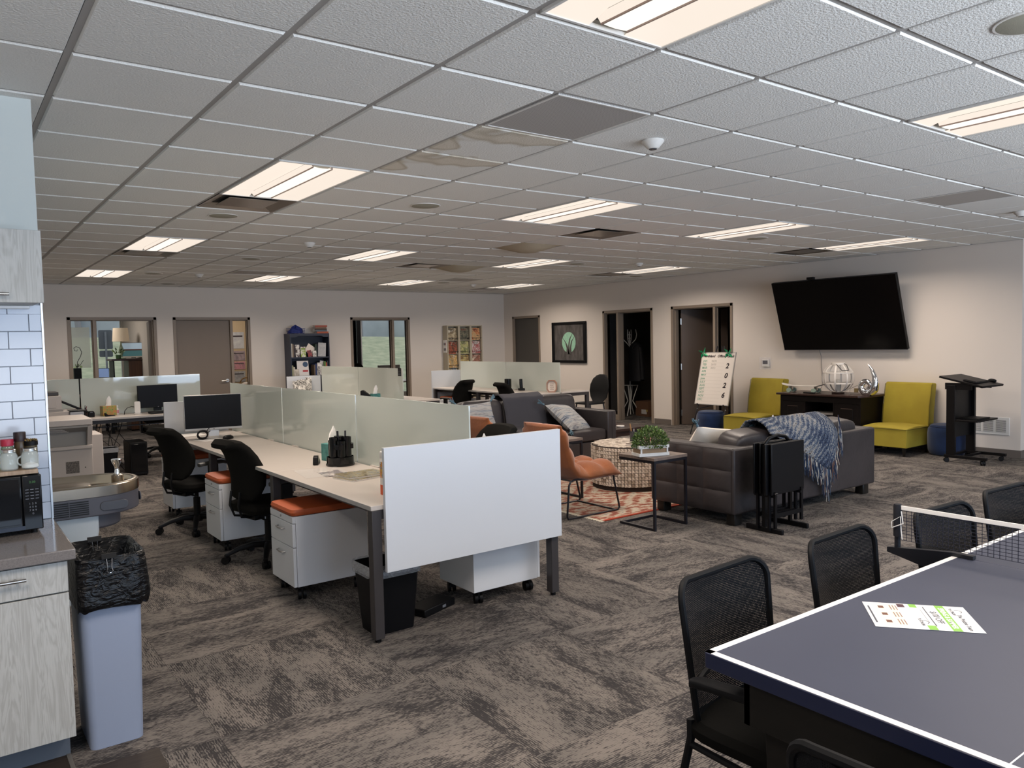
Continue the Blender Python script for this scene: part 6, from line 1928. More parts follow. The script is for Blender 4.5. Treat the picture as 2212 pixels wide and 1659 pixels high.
B().box(9.75, 9.77, 4.15, 4.45, 0.88, 0.96).box(10.27, 10.29, 4.15, 4.45, 0.88, 0.96).obj('top_bracket', LM, t)
def on_top(x, y):
    return 0.975 + 0.0125 / cos(R(13)) + (y - 4.27) * math.tan(R(13))
t = thing('keyboard', 'black keyboard lying on the slanted lectern top', 'keyboard', (9.98, 4.20, on_top(0, 4.20)))
t.rotation_euler = (R(13), 0, R(4))
B().box(-0.2, 0.2, -0.075, 0.075, 0.0005, 0.016).obj('keyboard_case', CPLA, t, bev=0.003)
B().box(-0.19, 0.19, -0.065, 0.065, 0.016, 0.021).obj('keys', BLKM, t)
t = thing('computer_mouse', 'black mouse at the right end of the lectern top', 'mouse', (10.27, 4.14, on_top(0, 4.14)))
t.rotation_euler = (R(13), 0, R(60))
loft(B(), [[(px, py, z_) for px, py in se(l_, w_, 18, 0.75)] for z_, l_, w_ in ((0.0005, 0.052, 0.03), (0.012, 0.056, 0.033), (0.026, 0.046, 0.027), (0.034, 0.025, 0.015))]).obj('shell', CPLA, t)
t = thing('laptop', 'closed black laptop on the lower lectern shelf', 'laptop', (9.98, 4.20, 0.5225))
B().box(-0.15, 0.15, -0.10, 0.10, 0.0005, 0.012).obj('laptop_base', CPLA, t, bev=0.003)
B().box(-0.15, 0.15, -0.10, 0.10, 0.0125, 0.019).obj('laptop_lid', BLKM, t, bev=0.003)

# whiteboard on easel
t = thing('easel', 'black tripod easel behind the pouf, carrying the whiteboard', 'easel', (0, 0, 0))
for y, s in ((8.40, 0.05), (7.86, -0.05)):
    B().tube([(10.19, 8.125 + (y - 8.125) * 0.25, 1.42), (9.96, y, 0.50), (9.80, y + s, 0.0)], 0.009, 8).obj('leg', FRB, t)
B().tube([(10.21, 8.125, 1.42), (10.45, 8.125, 0.0)], 0.009, 8).obj('leg', FRB, t)
B().tube([(9.93, 8.36, 0.42), (10.2, 8.125, 0.50), (9.93, 7.90, 0.42)], 0.007, 8).obj('spreader', FRB, t)
for y in (8.39, 7.87):
    B().bar((9.985, y, 0.485), (9.90, y, 0.485), 0.012, 0.012).bar((9.905, y, 0.485), (9.905, y, 0.505), 0.012, 0.010).obj('board_hook', FRB, t)
    B().ball((9.935, y + (0.02 if y > 8 else -0.02), 0.415), 0.012, n=8, m=6).obj('joint', STEEL, t)
bt = thing('whiteboard', 'whiteboard of monthly office goals for 2026 leaning on the easel', 'whiteboard', (9.925, 8.12, 0.493))
lean = math.atan2(0.21, 0.825)
bd = B().box(-0.008, 0.008, -0.33, 0.33, 0.0, 0.85).obj('board', pm('whiteboard_face', 'd9d1c8', 0.35), bt, bev=0.002)
bd.rotation_euler = (0, lean, 0)
B().box(-0.010, 0.010, -0.335, -0.322, 0.0, 0.85).box(-0.010, 0.010, 0.322, 0.335, 0.0, 0.85).box(-0.010, 0.010, -0.335, 0.335, -0.006, 0.006).box(-0.010, 0.010, -0.335, 0.335, 0.844, 0.856).obj('frame', pm('silver_board_frame', 'b8b4b0', 0.35, 0.6), bd)
INK = pm('black_marker', '241a1e', 0.6)
GRN = pm('green_marker', '6f9a84', 0.7)
RT = (R(90), 0, R(-90))
text('title', 'Northland   Office   Goals', 0.058, INK, bd, (-0.0092, 0.0, 0.79), RT, font_shear=0.25, bold=0.0018)
mons = ['JAN', 'FEB', 'MAR', 'APR', 'MAY', 'June', 'JULY', 'AUG', 'SEPT', 'OCT', 'NOV', 'DEC']
for k, s_ in enumerate(mons):
    z_ = 0.71 - 0.0575 * k
    text('month', s_, 0.05, GRN, bd, (-0.0092, 0.29, z_), RT, align='LEFT', bold=0.0008)
    if k < 3:
        text('tally', ('46/30', '26/30', '20/51')[k], 0.045, pm('pale_marker', 'a9a49c', 0.7), bd, (-0.0092, 0.12, z_), RT, align='LEFT')
    B().box(-0.0090, -0.0082, -0.14, 0.31, z_ - 0.031, z_ - 0.0295).obj('ruled_line', pm('faint_rule', 'b4aea6', 0.7), bd)
for k, s_ in enumerate('2026'):
    text('year_digit', s_, 0.115, INK, bd, (-0.0092, -0.205, 0.63 - 0.158 * k), RT, font_shear=0.2, bold=0.004)
PWG = pm('emerald_foil', '1f8a5a', 0.25, 0.2)
for k, (y, z_, lab) in enumerate(((0.30, 0.862, 'green foil pinwheel on the left corner of the whiteboard'), (-0.20, 0.865, 'green foil pinwheel on the right side of the whiteboard top'))):
    t = thing('pinwheel', lab, 'pinwheel', (9.925 + z_ * sin(lean) - 0.03, 8.12 + y, 0.493 + z_ * cos(lean) - 0.02), 0, 'green pinwheels')
    b = B()
    for q in range(4):
        a = R(90 * q + 20 + k * 15)
        def P(r2, da, x_):
            return (x_, r2 * cos(a + da), r2 * sin(a + da))
        b.add([P(0.0, 0, -0.006), P(0.045, 0.75, -0.012), P(0.11, 0.05, -0.004), P(0.05, -0.25, 0.008)], [(0, 1, 2), (0, 2, 3)])
    s_ = b.obj('blades', PWG, t, smooth=False)
    mo = s_.modifiers.new('solidify', 'SOLIDIFY'); mo.thickness = 0.0015
    B().cyl((-0.014, 0, 0), (0.02, 0, 0), 0.006, n=10).obj('pin', STEEL, t)

# framed grass emblem painting
t = thing('framed_painting', 'black framed painting of a mint circle with dark grass blades', 'painting', (XW - 0.003, 12.355, 1.525))
W2, H2 = 0.535, 0.425
m, nt, p = node_mat('chalkboard_paint')
v = coords(nt, (1, 3, 1))
nt.links.new(ramp(nt, noise(nt, v, 4, 5, 0.65), ((0.35, '3e3a38'), (0.65, '5c5856'))), p.inputs['Base Color'])
p.inputs['Roughness'].default_value = 0.8
B().box(-0.018, -0.002, -W2 + 0.07, W2 - 0.07, -H2 + 0.055, H2 - 0.055).obj('canvas', m, t)
B().box(-0.04, 0.0, -W2, W2, H2 - 0.055, H2).box(-0.04, 0.0, -W2, W2, -H2, -H2 + 0.055).box(-0.04, 0.0, -W2, -W2 + 0.07, -H2 + 0.055, H2 - 0.055).box(-0.04, 0.0, W2 - 0.07, W2, -H2 + 0.055, H2 - 0.055).obj('frame', BLKM, t, bev=0.006)
MINT = pm('mint_paint', '9cc7ae', 0.7, nz=(30, '86b49a', 0.2))
circ = B()
circ.prism([(0.215 * cos(R(a)), 0.215 * sin(R(a)) + 0.0) for a in range(0, 360, 10)], -0.0215, -0.018, 'x')
circ.obj('mint_circle', MINT, t)
BL = MATS['chalkboard_paint']
def blade(pts_, ws):
    L = [(y - w_, z_) for (y, z_), w_ in zip(pts_, ws)] + [(y + w_, z_) for (y, z_), w_ in reversed(list(zip(pts_, ws)))]
    B().prism(L, -0.0235, -0.0215, 'x').obj('grass_blade', BL, t)
# +y is to the left in the picture
blade([(0.03, -0.24), (0.04, -0.12), (0.09, -0.01), (0.19, 0.10)], [0.05, 0.028, 0.016, 0.002])
blade([(0.0, -0.24), (0.0, -0.08), (-0.03, 0.06), (-0.115, 0.19)], [0.03, 0.022, 0.018, 0.002])
blade([(-0.055, -0.24), (-0.055, -0.10), (-0.09, 0.02), (-0.185, 0.13)], [0.03, 0.022, 0.016, 0.002])

# ================================================================== table tennis table and mesh chairs
TTX0, TTX1, TTY0, TTY1, TTZ = 1.555, 4.295, -0.11, 1.305, 0.76
NAVY = pm('navy_tabletop', '3b3f4e', 0.45, spec=0.3, nz=(1.5, '404454', 0.2))
NAVE = pm('navy_table_edge', '141c38', 0.4)
LINEW = pm('white_line_paint', 'e9e6e2', 0.4)
t = thing('table_tennis_table', 'navy table tennis table with white lines at lower right', 'table', (0, 0, 0))
xm = (TTX0 + TTX1) / 2
ym = (TTY0 + TTY1) / 2
for a, b_ in ((TTX0, xm - 0.001), (xm + 0.001, TTX1)):
    s_ = B().prism(rrect(a, b_, TTY0, TTY1, 0.012, 3), TTZ - 0.04, TTZ).obj('playing_surface', NAVY, t, bev=0.002)
    s_.data.materials.append(NAVE)
    for f_ in s_.data.polygons:
        if abs(f_.normal.z) < 0.5:
            f_.material_index = 1
lw = 0.02
for nm, bx_ in (('side_line', (TTX0 + 0.003, TTX1 - 0.003, TTY1 - 0.003 - lw, TTY1 - 0.003)), ('side_line', (TTX0 + 0.003, TTX1 - 0.003, TTY0 + 0.003, TTY0 + 0.003 + lw)),
                ('end_line', (TTX0 + 0.003, TTX0 + 0.003 + lw, TTY0 + 0.003, TTY1 - 0.003)), ('end_line', (TTX1 - 0.003 - lw, TTX1 - 0.003, TTY0 + 0.003, TTY1 - 0.003)),
                ('centre_line', (TTX0 + 0.023, TTX1 - 0.023, ym - 0.0015, ym + 0.0015))):
    B().box(*bx_, TTZ, TTZ + 0.0006).obj(nm, LINEW, t)
BKW = pm('black_stained_wood', '0c0b09', 0.55, spec=0.25, nz=(3, '13110e', 0.2, (2, 2, 12)))
ins = 0.11
for bx_ in ((TTX0 + ins - 0.09, TTX1 - ins + 0.09, TTY1 - ins - 0.02, TTY1 - ins), (TTX0 + ins - 0.09, TTX1 - ins + 0.09, TTY0 + ins, TTY0 + ins + 0.02),
            (TTX0 + 0.02, TTX0 + 0.045, TTY0 + ins, TTY1 - ins), (TTX1 - 0.045, TTX1 - 0.02, TTY0 + ins, TTY1 - ins)):
    B().box(*bx_, TTZ - 0.155, TTZ - 0.041).obj('apron', BKW, t, bev=0.002)
for x in (TTX0 + 0.12, TTX1 - 0.12):
    for y in (TTY0 + ins + 0.065, TTY1 - ins - 0.075):
        B().add([(x - 0.05, y - 0.05, TTZ - 0.15), (x + 0.05, y - 0.05, TTZ - 0.15), (x + 0.05, y + 0.05, TTZ - 0.15), (x - 0.05, y + 0.05, TTZ - 0.15), (x - 0.035, y - 0.035, 0.0005), (x + 0.035, y - 0.035, 0.0005), (x + 0.035, y + 0.035, 0.0005), (x - 0.035, y + 0.035, 0.0005)],
                [(0, 1, 2, 3), (7, 6, 5, 4), (0, 4, 5, 1), (1, 5, 6, 2), (2, 6, 7, 3), (3, 7, 4, 0)]).obj('leg', BKW, t, bev=0.003)
# net
t = thing('table_net', 'black table tennis net with white top tape', 'net', (xm, 0, TTZ))
NETB = pm('net_post_black', '0f1118', 0.4)
NETC = pm('net_cord', '14182a', 0.8)
ya, yb = TTY0 - 0.20, TTY1 + 0.20
for s, y in ((1, yb), (-1, ya)):
    e = TTY1 if s > 0 else TTY0
    c = B().prism([(y + s * 0.035, -0.012), (y + s * 0.035, -0.03), (e - s * 0.02, -0.085), (e - s * 0.05, -0.085), (e - s * 0.05, -0.0415), (e + s * 0.005, -0.0415), (e + s * 0.005, 0.001), (e - s * 0.075, 0.001), (e - s * 0.075, 0.014), (e, 0.014)], -0.012, 0.012, 'x').obj('clamp', NETB, t)
    B().cyl((0, y, -0.02), (0, y, 0.155), 0.011, n=14).obj('post', NETB, t)
    B().lathe([(0.015, 0.035), (0.0155, 0.15), (0.013, 0.158), (0, 0.158)], 16, (0, y, 0)).obj('net_sleeve', pm('net_sleeve', '0d0f18', 0.8), t)
b = B()
nv = 94
for k in range(nv + 1):
    y = ya + 0.015 + (yb - ya - 0.03) * k / nv
    b.bar((0, y, 0.022), (0, y, 0.140), 0.0016, 0.0016)
for k in range(10):
    z_ = 0.022 + 0.0125 * k
    b.bar((0, ya + 0.015, z_), (0, yb - 0.015, z_), 0.0016, 0.0016)
o = b.obj('net_mesh', NETC, t, smooth=False); o['kind'] = 'stuff'
B().box(-0.003, 0.003, ya + 0.012, yb - 0.012, 0.138, 0.154).obj('top_tape', LINEW, t, bev=0.001)
B().tube([(-0.012, yb - 0.02, 0.135), (-0.018, yb - 0.03, 0.09), (-0.02, yb + 0.012, 0.068), (-0.014, yb + 0.016, 0.09), (-0.014, yb - 0.018, 0.115), (-0.016, yb - 0.022, 0.06), (-0.016, yb - 0.026, 0.028)], 0.002, 6).obj('drawstring', LINEW, t)

# flyer
t = thing('flyer', 'white flyer with green bands lying on the table tennis table', 'flyer', (2.22, 1.075, TTZ + 0.0010), 0)
GF = pm('flyer_green', '7fb548', 0.5)
c0_, c1_, c2_, c3_ = Vector((2.22, 1.24)), Vector((2.39, 1.03)), Vector((2.22, 0.91)), Vector((2.05, 1.11))
ex = (c1_ - c0_).normalized()
ang = math.atan2(ex.y, ex.x)
t.rotation_euler = (0, 0, ang)      # local +x runs towards the header end of the sheet
B().box(-0.137, 0.137, -0.104, 0.104, 0, 0.0006).obj('sheet', pm('flyer_paper', 'eceae8', 0.5), t)
B().box(-0.116, -0.050, -0.095, 0.098, 0.0006, 0.0008).obj('cream_panel', pm('flyer_cream', 'e2dac8', 0.5), t)
B().box(0.058, 0.082, -0.104, 0.104, 0.0006, 0.0008).obj('green_band', GF, t)
B().box(-0.012, 0.008, 0.075, 0.104, 0.0006, 0.0008).obj('green_tab', GF, t)
B().box(0.0, 0.022, -0.104, -0.07, 0.0006, 0.0008).obj('green_tab', GF, t)
B().box(-0.045, -0.025, 0.072, 0.10, 0.0006, 0.0008).obj('photo_strip', pm('flyer_photo', '4a2c34', 0.5), t)
GI, WI = pm('flyer_ink', '50525a', 0.6), pm('flyer_white_ink', 'f2f2f0', 0.5)
# text runs across the sheet (local -y direction), readable from the header side
RF = (0, 0, R(-90))
for s_, x, y, sz, mt in (('SPRING & SUMMER', 0.070, 0.0, 0.020, WI), ('$100 OFF', 0.042, 0.0, 0.024, GI), ('The Pristine Team', 0.106, -0.03, 0.017, GI), ('PLATINUM', 0.095, 0.055, 0.012, GI), ('PLATINUM', -0.008, -0.045, 0.012, GI)):
    text('print', s_, sz, mt, t, (x, y, 0.0009), RF, ext=0.0001, bold=sz * 0.02)
for x, y in ((0.122, 0.06), (0.012, -0.045)):
    B().bar((x - 0.006, y + 0.012, 0.0009), (x, y, 0.0009), 0.002, 0.0004).bar((x, y, 0.0009), (x - 0.006, y - 0.012, 0.0009), 0.002, 0.0004).bar((x - 0.006, y + 0.012, 0.0009), (x - 0.018, y + 0.012, 0.0009), 0.002, 0.0004).obj('house_logo', GI, t)
for bx_ in ((0.0225, 0.0255, -0.075, 0.085), (-0.129, -0.124, -0.07, 0.07), (0.0115, 0.0125, -0.05, 0.06)):
    B().box(*bx_, 0.0008, 0.0010).obj('fine_print', GI, t)
for k in range(3):
    for q_ in range(3):
        B().box(-0.052 - 0.008 * q_, -0.049 - 0.008 * q_, 0.045 - 0.06 * k, 0.085 - 0.06 * k, 0.0008, 0.0010).obj('fine_print', pm('flyer_brown_ink', '8a6a58', 0.6), t)
for k in range(3):
    B().box(-0.10, -0.085, 0.055 - 0.06 * k, 0.075 - 0.06 * k, 0.0008, 0.0010).obj('icon', pm('flyer_icon', '6a4638', 0.6), t)

# mesh guest chairs
m, nt, p = node_mat('black_chair_mesh')
out = nt.nodes['Material Output']
v = coords(nt, (1, 1, 1))
w1 = N(nt, 'ShaderNodeTexWave', wave_type='BANDS', bands_direction='Y', inp={'Scale': 62.0}); nt.links.new(v, w1.inputs[0])
w2_ = N(nt, 'ShaderNodeTexWave', wave_type='BANDS', bands_direction='Z', inp={'Scale': 62.0}); nt.links.new(v, w2_.inputs[0])
h_ = math_(nt, 'MULTIPLY', w1.outputs[1], w2_.outputs[1])
al = math_(nt, 'GREATER_THAN', h_, 0.70)
p.inputs['Base Color'].default_value = lin('07090d')
p.inputs['Roughness'].default_value = 0.75
p.inputs['Specular IOR Level'].default_value = 0.15
tp = N(nt, 'ShaderNodeBsdfTransparent')
mx = N(nt, 'ShaderNodeMixShader'); nt.links.new(al, mx.inputs[0]); nt.links.new(p.outputs[0], mx.inputs[1]); nt.links.new(tp.outputs[0], mx.inputs[2])
nt.links.new(mx.outputs[0], out.inputs[0])
MESH = m
MFR = pm('black_chair_frame', '06070a', 0.6, spec=0.2)
MSEAT = pm('black_chair_seat_fabric', '0b0b0a', 0.95, spec=0.1, bp=(300, 0.3, 0.002))
def mesh_chair(label, loc, rz, group='black mesh chairs around the table'):
    """faces +x"""
    t = thing('mesh_chair', label, 'chair', loc, rz, group)
    loft(B(), [[(0.0 + px, py, z_) for px, py in se(l_, w_, 26, 0.4)] for z_, l_, w_ in ((0.415, 0.21, 0.20), (0.425, 0.235, 0.225), (0.455, 0.24, 0.232), (0.475, 0.225, 0.215))]).obj('seat', MSEAT, t)
    def bx(z_, y):
        q = (z_ - 0.44) / 0.42
        return -0.215 - 0.035 * q - 0.02 * q * q + 0.045 * (abs(y) / 0.22) ** 2
    hw = lambda q: 0.195 + 0.027 * sin(pi * min(1, q * 1.1) * 0.62)
    def outline(u):
        # rounded outline in (y,z), u 0..1 clockwise from bottom
        pts_ = rrect(-0.5, 0.5, 0.0, 1.0, 0.13, 5)
        return pts_
    ring = []
    for py, pz_ in outline(0):
        z_ = 0.44 + 0.42 * pz_
        y = py * 2 * hw(pz_)
        ring.append((bx(z_, y), y, z_))
    B().tube(ring, 0.0105, 8, closed=True).obj('back_frame', MFR, t)
    def surf(u, v_):
        q = 0.02 + 0.96 * v_
        # clip the corners
        k = 1.0
        for zc in (0.13, 0.87):
            if (q < 0.13 and zc == 0.13) or (q > 0.87 and zc == 0.87):
                d_ = abs(q - zc) / 0.13
                k = 1 - 0.26 * (1 - math.sqrt(max(0, 1 - d_ * d_)))
        y = (2 * u - 1) * hw(q) * k
        z_ = 0.44 + 0.42 * q
        return (bx(z_, y), y, z_)
    B().grid(surf, 10, 12).obj('mesh_back', MESH, t, angle=80)
    B().tube([(bx(0.55, y_) + 0.012, y_, 0.585 + 0.02 * cos(y_ * 7)) for y_ in [-0.2 + 0.04 * k for k in range(11)]], 0.010, 6).obj('lumbar_bar', MFR, t)
    for s in (-1, 1):
        y = s * 0.245
        B().tube([(0.20, y, 0.0), (0.185, y, 0.30), (0.19, y, 0.58), (0.17, y, 0.612)], 0.012, 8).obj('front_leg', MFR, t)
        B().tube([(-0.28, s * 0.225, 0.0), (-0.235, s * 0.215, 0.25), (-0.20, s * 0.205, 0.42), (-0.205, s * 0.20, 0.47)], 0.012, 8).obj('rear_leg', MFR, t)
        loft(B(), [[(x_, y + px, z_ + py) for px, py in se(w_, 0.013, 14, 0.6)] for x_, z_, w_ in ((-0.165, 0.605, 0.016), (-0.14, 0.612, 0.024), (0.0, 0.622, 0.028), (0.17, 0.62, 0.026), (0.215, 0.608, 0.016))]).obj('armrest', MFR, t)
        B().tube([(0.185, y, 0.40), (-0.20, s * 0.206, 0.40)], 0.010, 8).obj('side_rail', MFR, t)
    B().tube([(0.0, -0.245, 0.40), (0.0, 0.245, 0.40)], 0.010, 8).obj('cross_rail', MFR, t)
    return t
mc = mesh_chair('black mesh chair nearest the camera on the far side of the table', (1.915, 1.285, 0), R(-90 + 4))
g_ = 'black mesh chairs around the table'
dup(mc, 'second black mesh chair along the far side, left of the net', (2.56, 1.285, 0), R(-90 + 3), g_)
dup(mc, 'black mesh chair seen through the net', (3.22, 1.25, 0), R(-90 - 2), g_)
dup(mc, 'black mesh chair beyond the net at the right edge', (3.84, 1.255, 0), R(-90 - 3), g_)
dup(mc, 'black mesh chair at the table end, cut by the bottom edge', (1.43, 0.60, 0), R(3), g_)

# ================================================================== back wall furniture and offices
NVB = pm('dark_navy_bookcase', '2c3140', 0.45)
t = thing('bookcase', 'dark navy bookcase with books against the back wall', 'bookcase', (0, 0, 0))
bx0, bx1, by0, by1, bz = 5.385, 6.175, 14.35, 14.655, 1.79
B().box(bx0, bx0 + 0.02, by0, by1, 0.0005, bz).obj('side_panel', NVB, t)
B().box(bx1 - 0.02, bx1, by0, by1, 0.0005, bz).obj('side_panel', NVB, t)
B().box(bx0 + 0.02, bx1 - 0.02, by1 - 0.01, by1, 0.02, bz - 0.02).obj('back_panel', NVB, t)
B().box(bx0, bx1, by0, by1, bz, bz + 0.02).obj('top', NVB, t)
SH = (0.06, 0.42, 0.68, 1.005, 1.36)
for z_ in SH:
    B().box(bx0 + 0.02, bx1 - 0.02, by0 + 0.005, by1 - 0.01, z_ - 0.022, z_).obj('shelf', NVB, t)
B().prism([(bx0 + 0.02, bz), (bx1 - 0.02, bz), (bx1 - 0.02, bz - 0.05), (bx1 - 0.12, bz - 0.05), (bx1 - 0.16, bz - 0.025), (bx0 + 0.16, bz - 0.025), (bx0 + 0.12, bz - 0.05), (bx0 + 0.02, bz - 0.05)], by0, by0 + 0.018, 'y').obj('valance', NVB, t)
def book(x, w_, h_, d_, z_, col, lab, lean=0.0, y=None, face=None, grp='books and leaflets in the navy bookcase'):
    t = thing('book', lab, 'book', (x, (y or by0 + 0.035), z_ + 0.0005), 0, grp)
    b_ = B().box(0.001, w_ - 0.001, 0.002, d_, 0.002, h_ - 0.003).obj('pages', PAPER, t)
    c_ = B().box(0, 0.002, 0, d_, 0, h_).box(w_ - 0.002, w_, 0, d_, 0, h_).box(0, w_, -0.001, 0.002, 0, h_).obj('cover', face or pm('book_' + col, col, 0.5), t)
    t.rotation_euler = (0, lean, 0)
    return t
z1_, z2_ = 1.36, 1.005
rowA = [(5.415, 0.022, 0.26, 'c9c2b4', 'cream spine book at the left end of the upper shelf'), (5.442, 0.02, 0.25, '8a7a6a', 'brown spine book second on the upper shelf'), (5.466, 0.028, 0.24, '3a3034', 'dark plum book third on the upper shelf'),
        (5.90, 0.02, 0.24, '2f4036', 'dark green book right of the leaning leaflets'), (5.923, 0.022, 0.25, '23282c', 'black book before the tall grey leaflet')]
for x, w_, h_, c, lab in rowA:
    book(x, w_, h_, 0.16, z1_, c, lab)
def leaflet(x, w_, h_, z_, cols, seed, lab, rz=0.0, roll=0.0, y=None, cat='leaflet'):
    t = thing(cat, lab, cat, (x, y or by0 + 0.03, z_ + 0.001), rz, 'books and leaflets in the navy bookcase')
    o = B().box(-w_ / 2, w_ / 2, -0.003, 0.003, 0, h_).obj('cover_sheet', cover('leaf_%d' % seed, cols, seed, 14), t)
    o.rotation_euler = (R(-8), roll, 0)
    B().box(-w_ / 2 + 0.01, w_ / 2 - 0.01, -0.0045, -0.003, h_ * 0.72, h_ * 0.86).obj('heading', pm('leaf_head_%d' % seed, cols[0], 0.6), o)
leaflet(5.545, 0.085, 0.24, z1_, ('e2ddd6', 'd8d4d0', '4a3a3a', '2e2a2c'), 11, 'white and dark leaflet with crest on the upper shelf')
leaflet(5.655, 0.10, 0.20, z1_, ('7f9a3a', '93ac44', 'e8e4dc', '6a3a34'), 12, 'lime green leaflet on the upper shelf')
leaflet(5.755, 0.17, 0.17, z1_ + 0.075, ('e8ddd2', 'e0d4c8', 'efe6dc'), 13, 'plain cream card tilted on the upper shelf', 0, R(35), by0 + 0.06)
leaflet(5.79, 0.08, 0.13, z1_, ('6a3a44', 'a83a3a', '4a2a34', '8a6a70'), 14, 'maroon leaflet with red stripe on the upper shelf', 0, R(-10), by0 + 0.025)
leaflet(5.875, 0.075, 0.12, z1_, ('ece8e4', '8a8480', 'e8e4e0'), 15, 'small white card standing on the upper shelf', 0, 0, by0 + 0.02)
leaflet(6.03, 0.15, 0.27, z1_, ('b9b8b8', 'a8a8aa', 'c4c2c0'), 16, 'tall grey leaflet at the right of the upper shelf', R(-10), R(5), by0 + 0.05)
rowB = [(5.415, 0.03, 0.20, '9a9a78', 'olive book at the left of the middle shelf'), (5.448, 0.03, 0.17, 'c8bfae', 'short cream book on the middle shelf'), (5.86, 0.022, 0.20, '6a5a4a', 'brown book centre right of the middle shelf'), (5.885, 0.025, 0.22, '2a3a6a', 'blue book centre right of the middle shelf'),
        (6.075, 0.022, 0.26, '6a8a4a', 'green tall book at the right of the middle shelf'), (6.10, 0.024, 0.24, 'a8523a', 'rust book at the right end of the middle shelf'), (6.126, 0.024, 0.27, '2a2a3a', 'indigo book at the far right of the middle shelf')]
for x, w_, h_, c, lab in rowB:
    book(x, w_, h_, 0.16, z2_, c, lab)
leaflet(5.51, 0.09, 0.13, z2_, ('cfc8bc', 'b8b0a4', '8a847a'), 17, 'stack fronted cream booklet on the middle shelf', 0, 0, by0 + 0.02)
t = thing('folder', 'white folder with dark blue dot and red pill on the middle shelf', 'folder', (5.645, by0 + 0.045, z2_ + 0.001), 0, 'books and leaflets in the navy bookcase')
o = B().box(-0.115, 0.115, -0.004, 0.004, 0, 0.285).obj('folder_face', pm('folder_white', 'd8d4d2', 0.5), t)
o.rotation_euler = (R(-8), 0, 0)
B().prism([(0.052 + 0.052 * cos(R(a)), 0.215 + 0.052 * sin(R(a))) for a in range(0, 360, 20)], -0.0055, -0.004, 'y').obj('blue_dot', pm('folder_blue', '2f4a6a', 0.5), o)
B().prism(rrect(-0.01, 0.10, 0.07, 0.105, 0.016), -0.0055, -0.004, 'y').obj('red_pill', pm('folder_red', 'a83038', 0.5), o)
leaflet(5.965, 0.10, 0.24, z2_, ('e0dcd8', '3a3436', 'd8d4d0', '5a5050'), 18, 'black and white brochure on the middle shelf', R(-6), R(4), by0 + 0.03)
leaflet(6.0, 0.09, 0.28, z2_, ('cfc9ca', 'd8d2d4', 'c4bec0'), 19, 'pale pink envelope behind the brochure on the middle shelf', 0, R(12), by0 + 0.07)
# on top of the bookcase
t = thing('basket', 'royal blue basket stuffed with blue cloth on the bookcase', 'basket', (5.555, 14.48, bz + 0.0205))
BLU = pm('royal_blue', '1f2f78', 0.6)
b = B()
for z_, k_ in ((0.01, 0.92), (0.05, 0.96), (0.095, 1.0)):
    b.tube([(0.15 * k_ * a, 0.10 * k_ * c_, z_) for a, c_ in ((-1, -1), (1, -1), (1, 1), (-1, 1))], 0.004, 6, closed=True)
for k in range(16):
    a = 2 * pi * k / 16
    qx, qy = max(-1, min(1, 1.3 * cos(a))), max(-1, min(1, 1.3 * sin(a)))
    b.tube([(0.138 * qx, 0.092 * qy, 0.0), (0.15 * qx, 0.10 * qy, 0.095)], 0.003, 5)
b.obj('wire_frame', BLU, t)
rr = random.Random(3)
def crump(u, v_):
    a, q = 2 * pi * u, v_
    r2 = 1 - q ** 2.2
    return (0.135 * r2 * cos(a) * (1 + 0.12 * sin(5 * a + 3 * q)), 0.085 * r2 * sin(a) * (1 + 0.1 * sin(4 * a)), 0.01 + 0.13 * q ** 0.6 * (1 + 0.25 * sin(3 * a + 6 * q)))
B().grid(crump, 24, 8, close_u=True).obj('blue_cloth', BLU, t, angle=30)
for k, (h_, c, rz, dx, lab) in enumerate(((0.035, 'b85a3a', 0.02, 0.03, 'orange book at the bottom of the stack on the bookcase'), (0.028, '6a7a86', 0.1, 0.0, 'blue grey book second in the stack on the bookcase'), (0.028, '4a3c34', -0.06, 0.0, 'dark brown book third in the stack on the bookcase'), (0.026, '8a6a58', 0.05, -0.01, 'tan book fourth in the stack on the bookcase'), (0.034, 'a8503a', -0.1, 0.01, 'rust book on top of the stack on the bookcase'))):
    z_ = bz + 0.0205 + (0, 0.036, 0.065, 0.094, 0.121)[k]
    t = thing('book', lab, 'book', (6.03 + dx, 14.47, z_), rz, 'books stacked on the bookcase')
    B().box(-0.115, 0.115, -0.075, 0.075, 0.003, h_ - 0.003).obj('pages', PAPER, t)
    B().box(-0.12, 0.12, -0.08, 0.08, 0, 0.003).box(-0.12, 0.12, -0.08, 0.08, h_ - 0.003, h_).box(-0.12, 0.12, -0.08, -0.077, 0, h_).obj('cover', pm('book_' + c, c, 0.5), t)

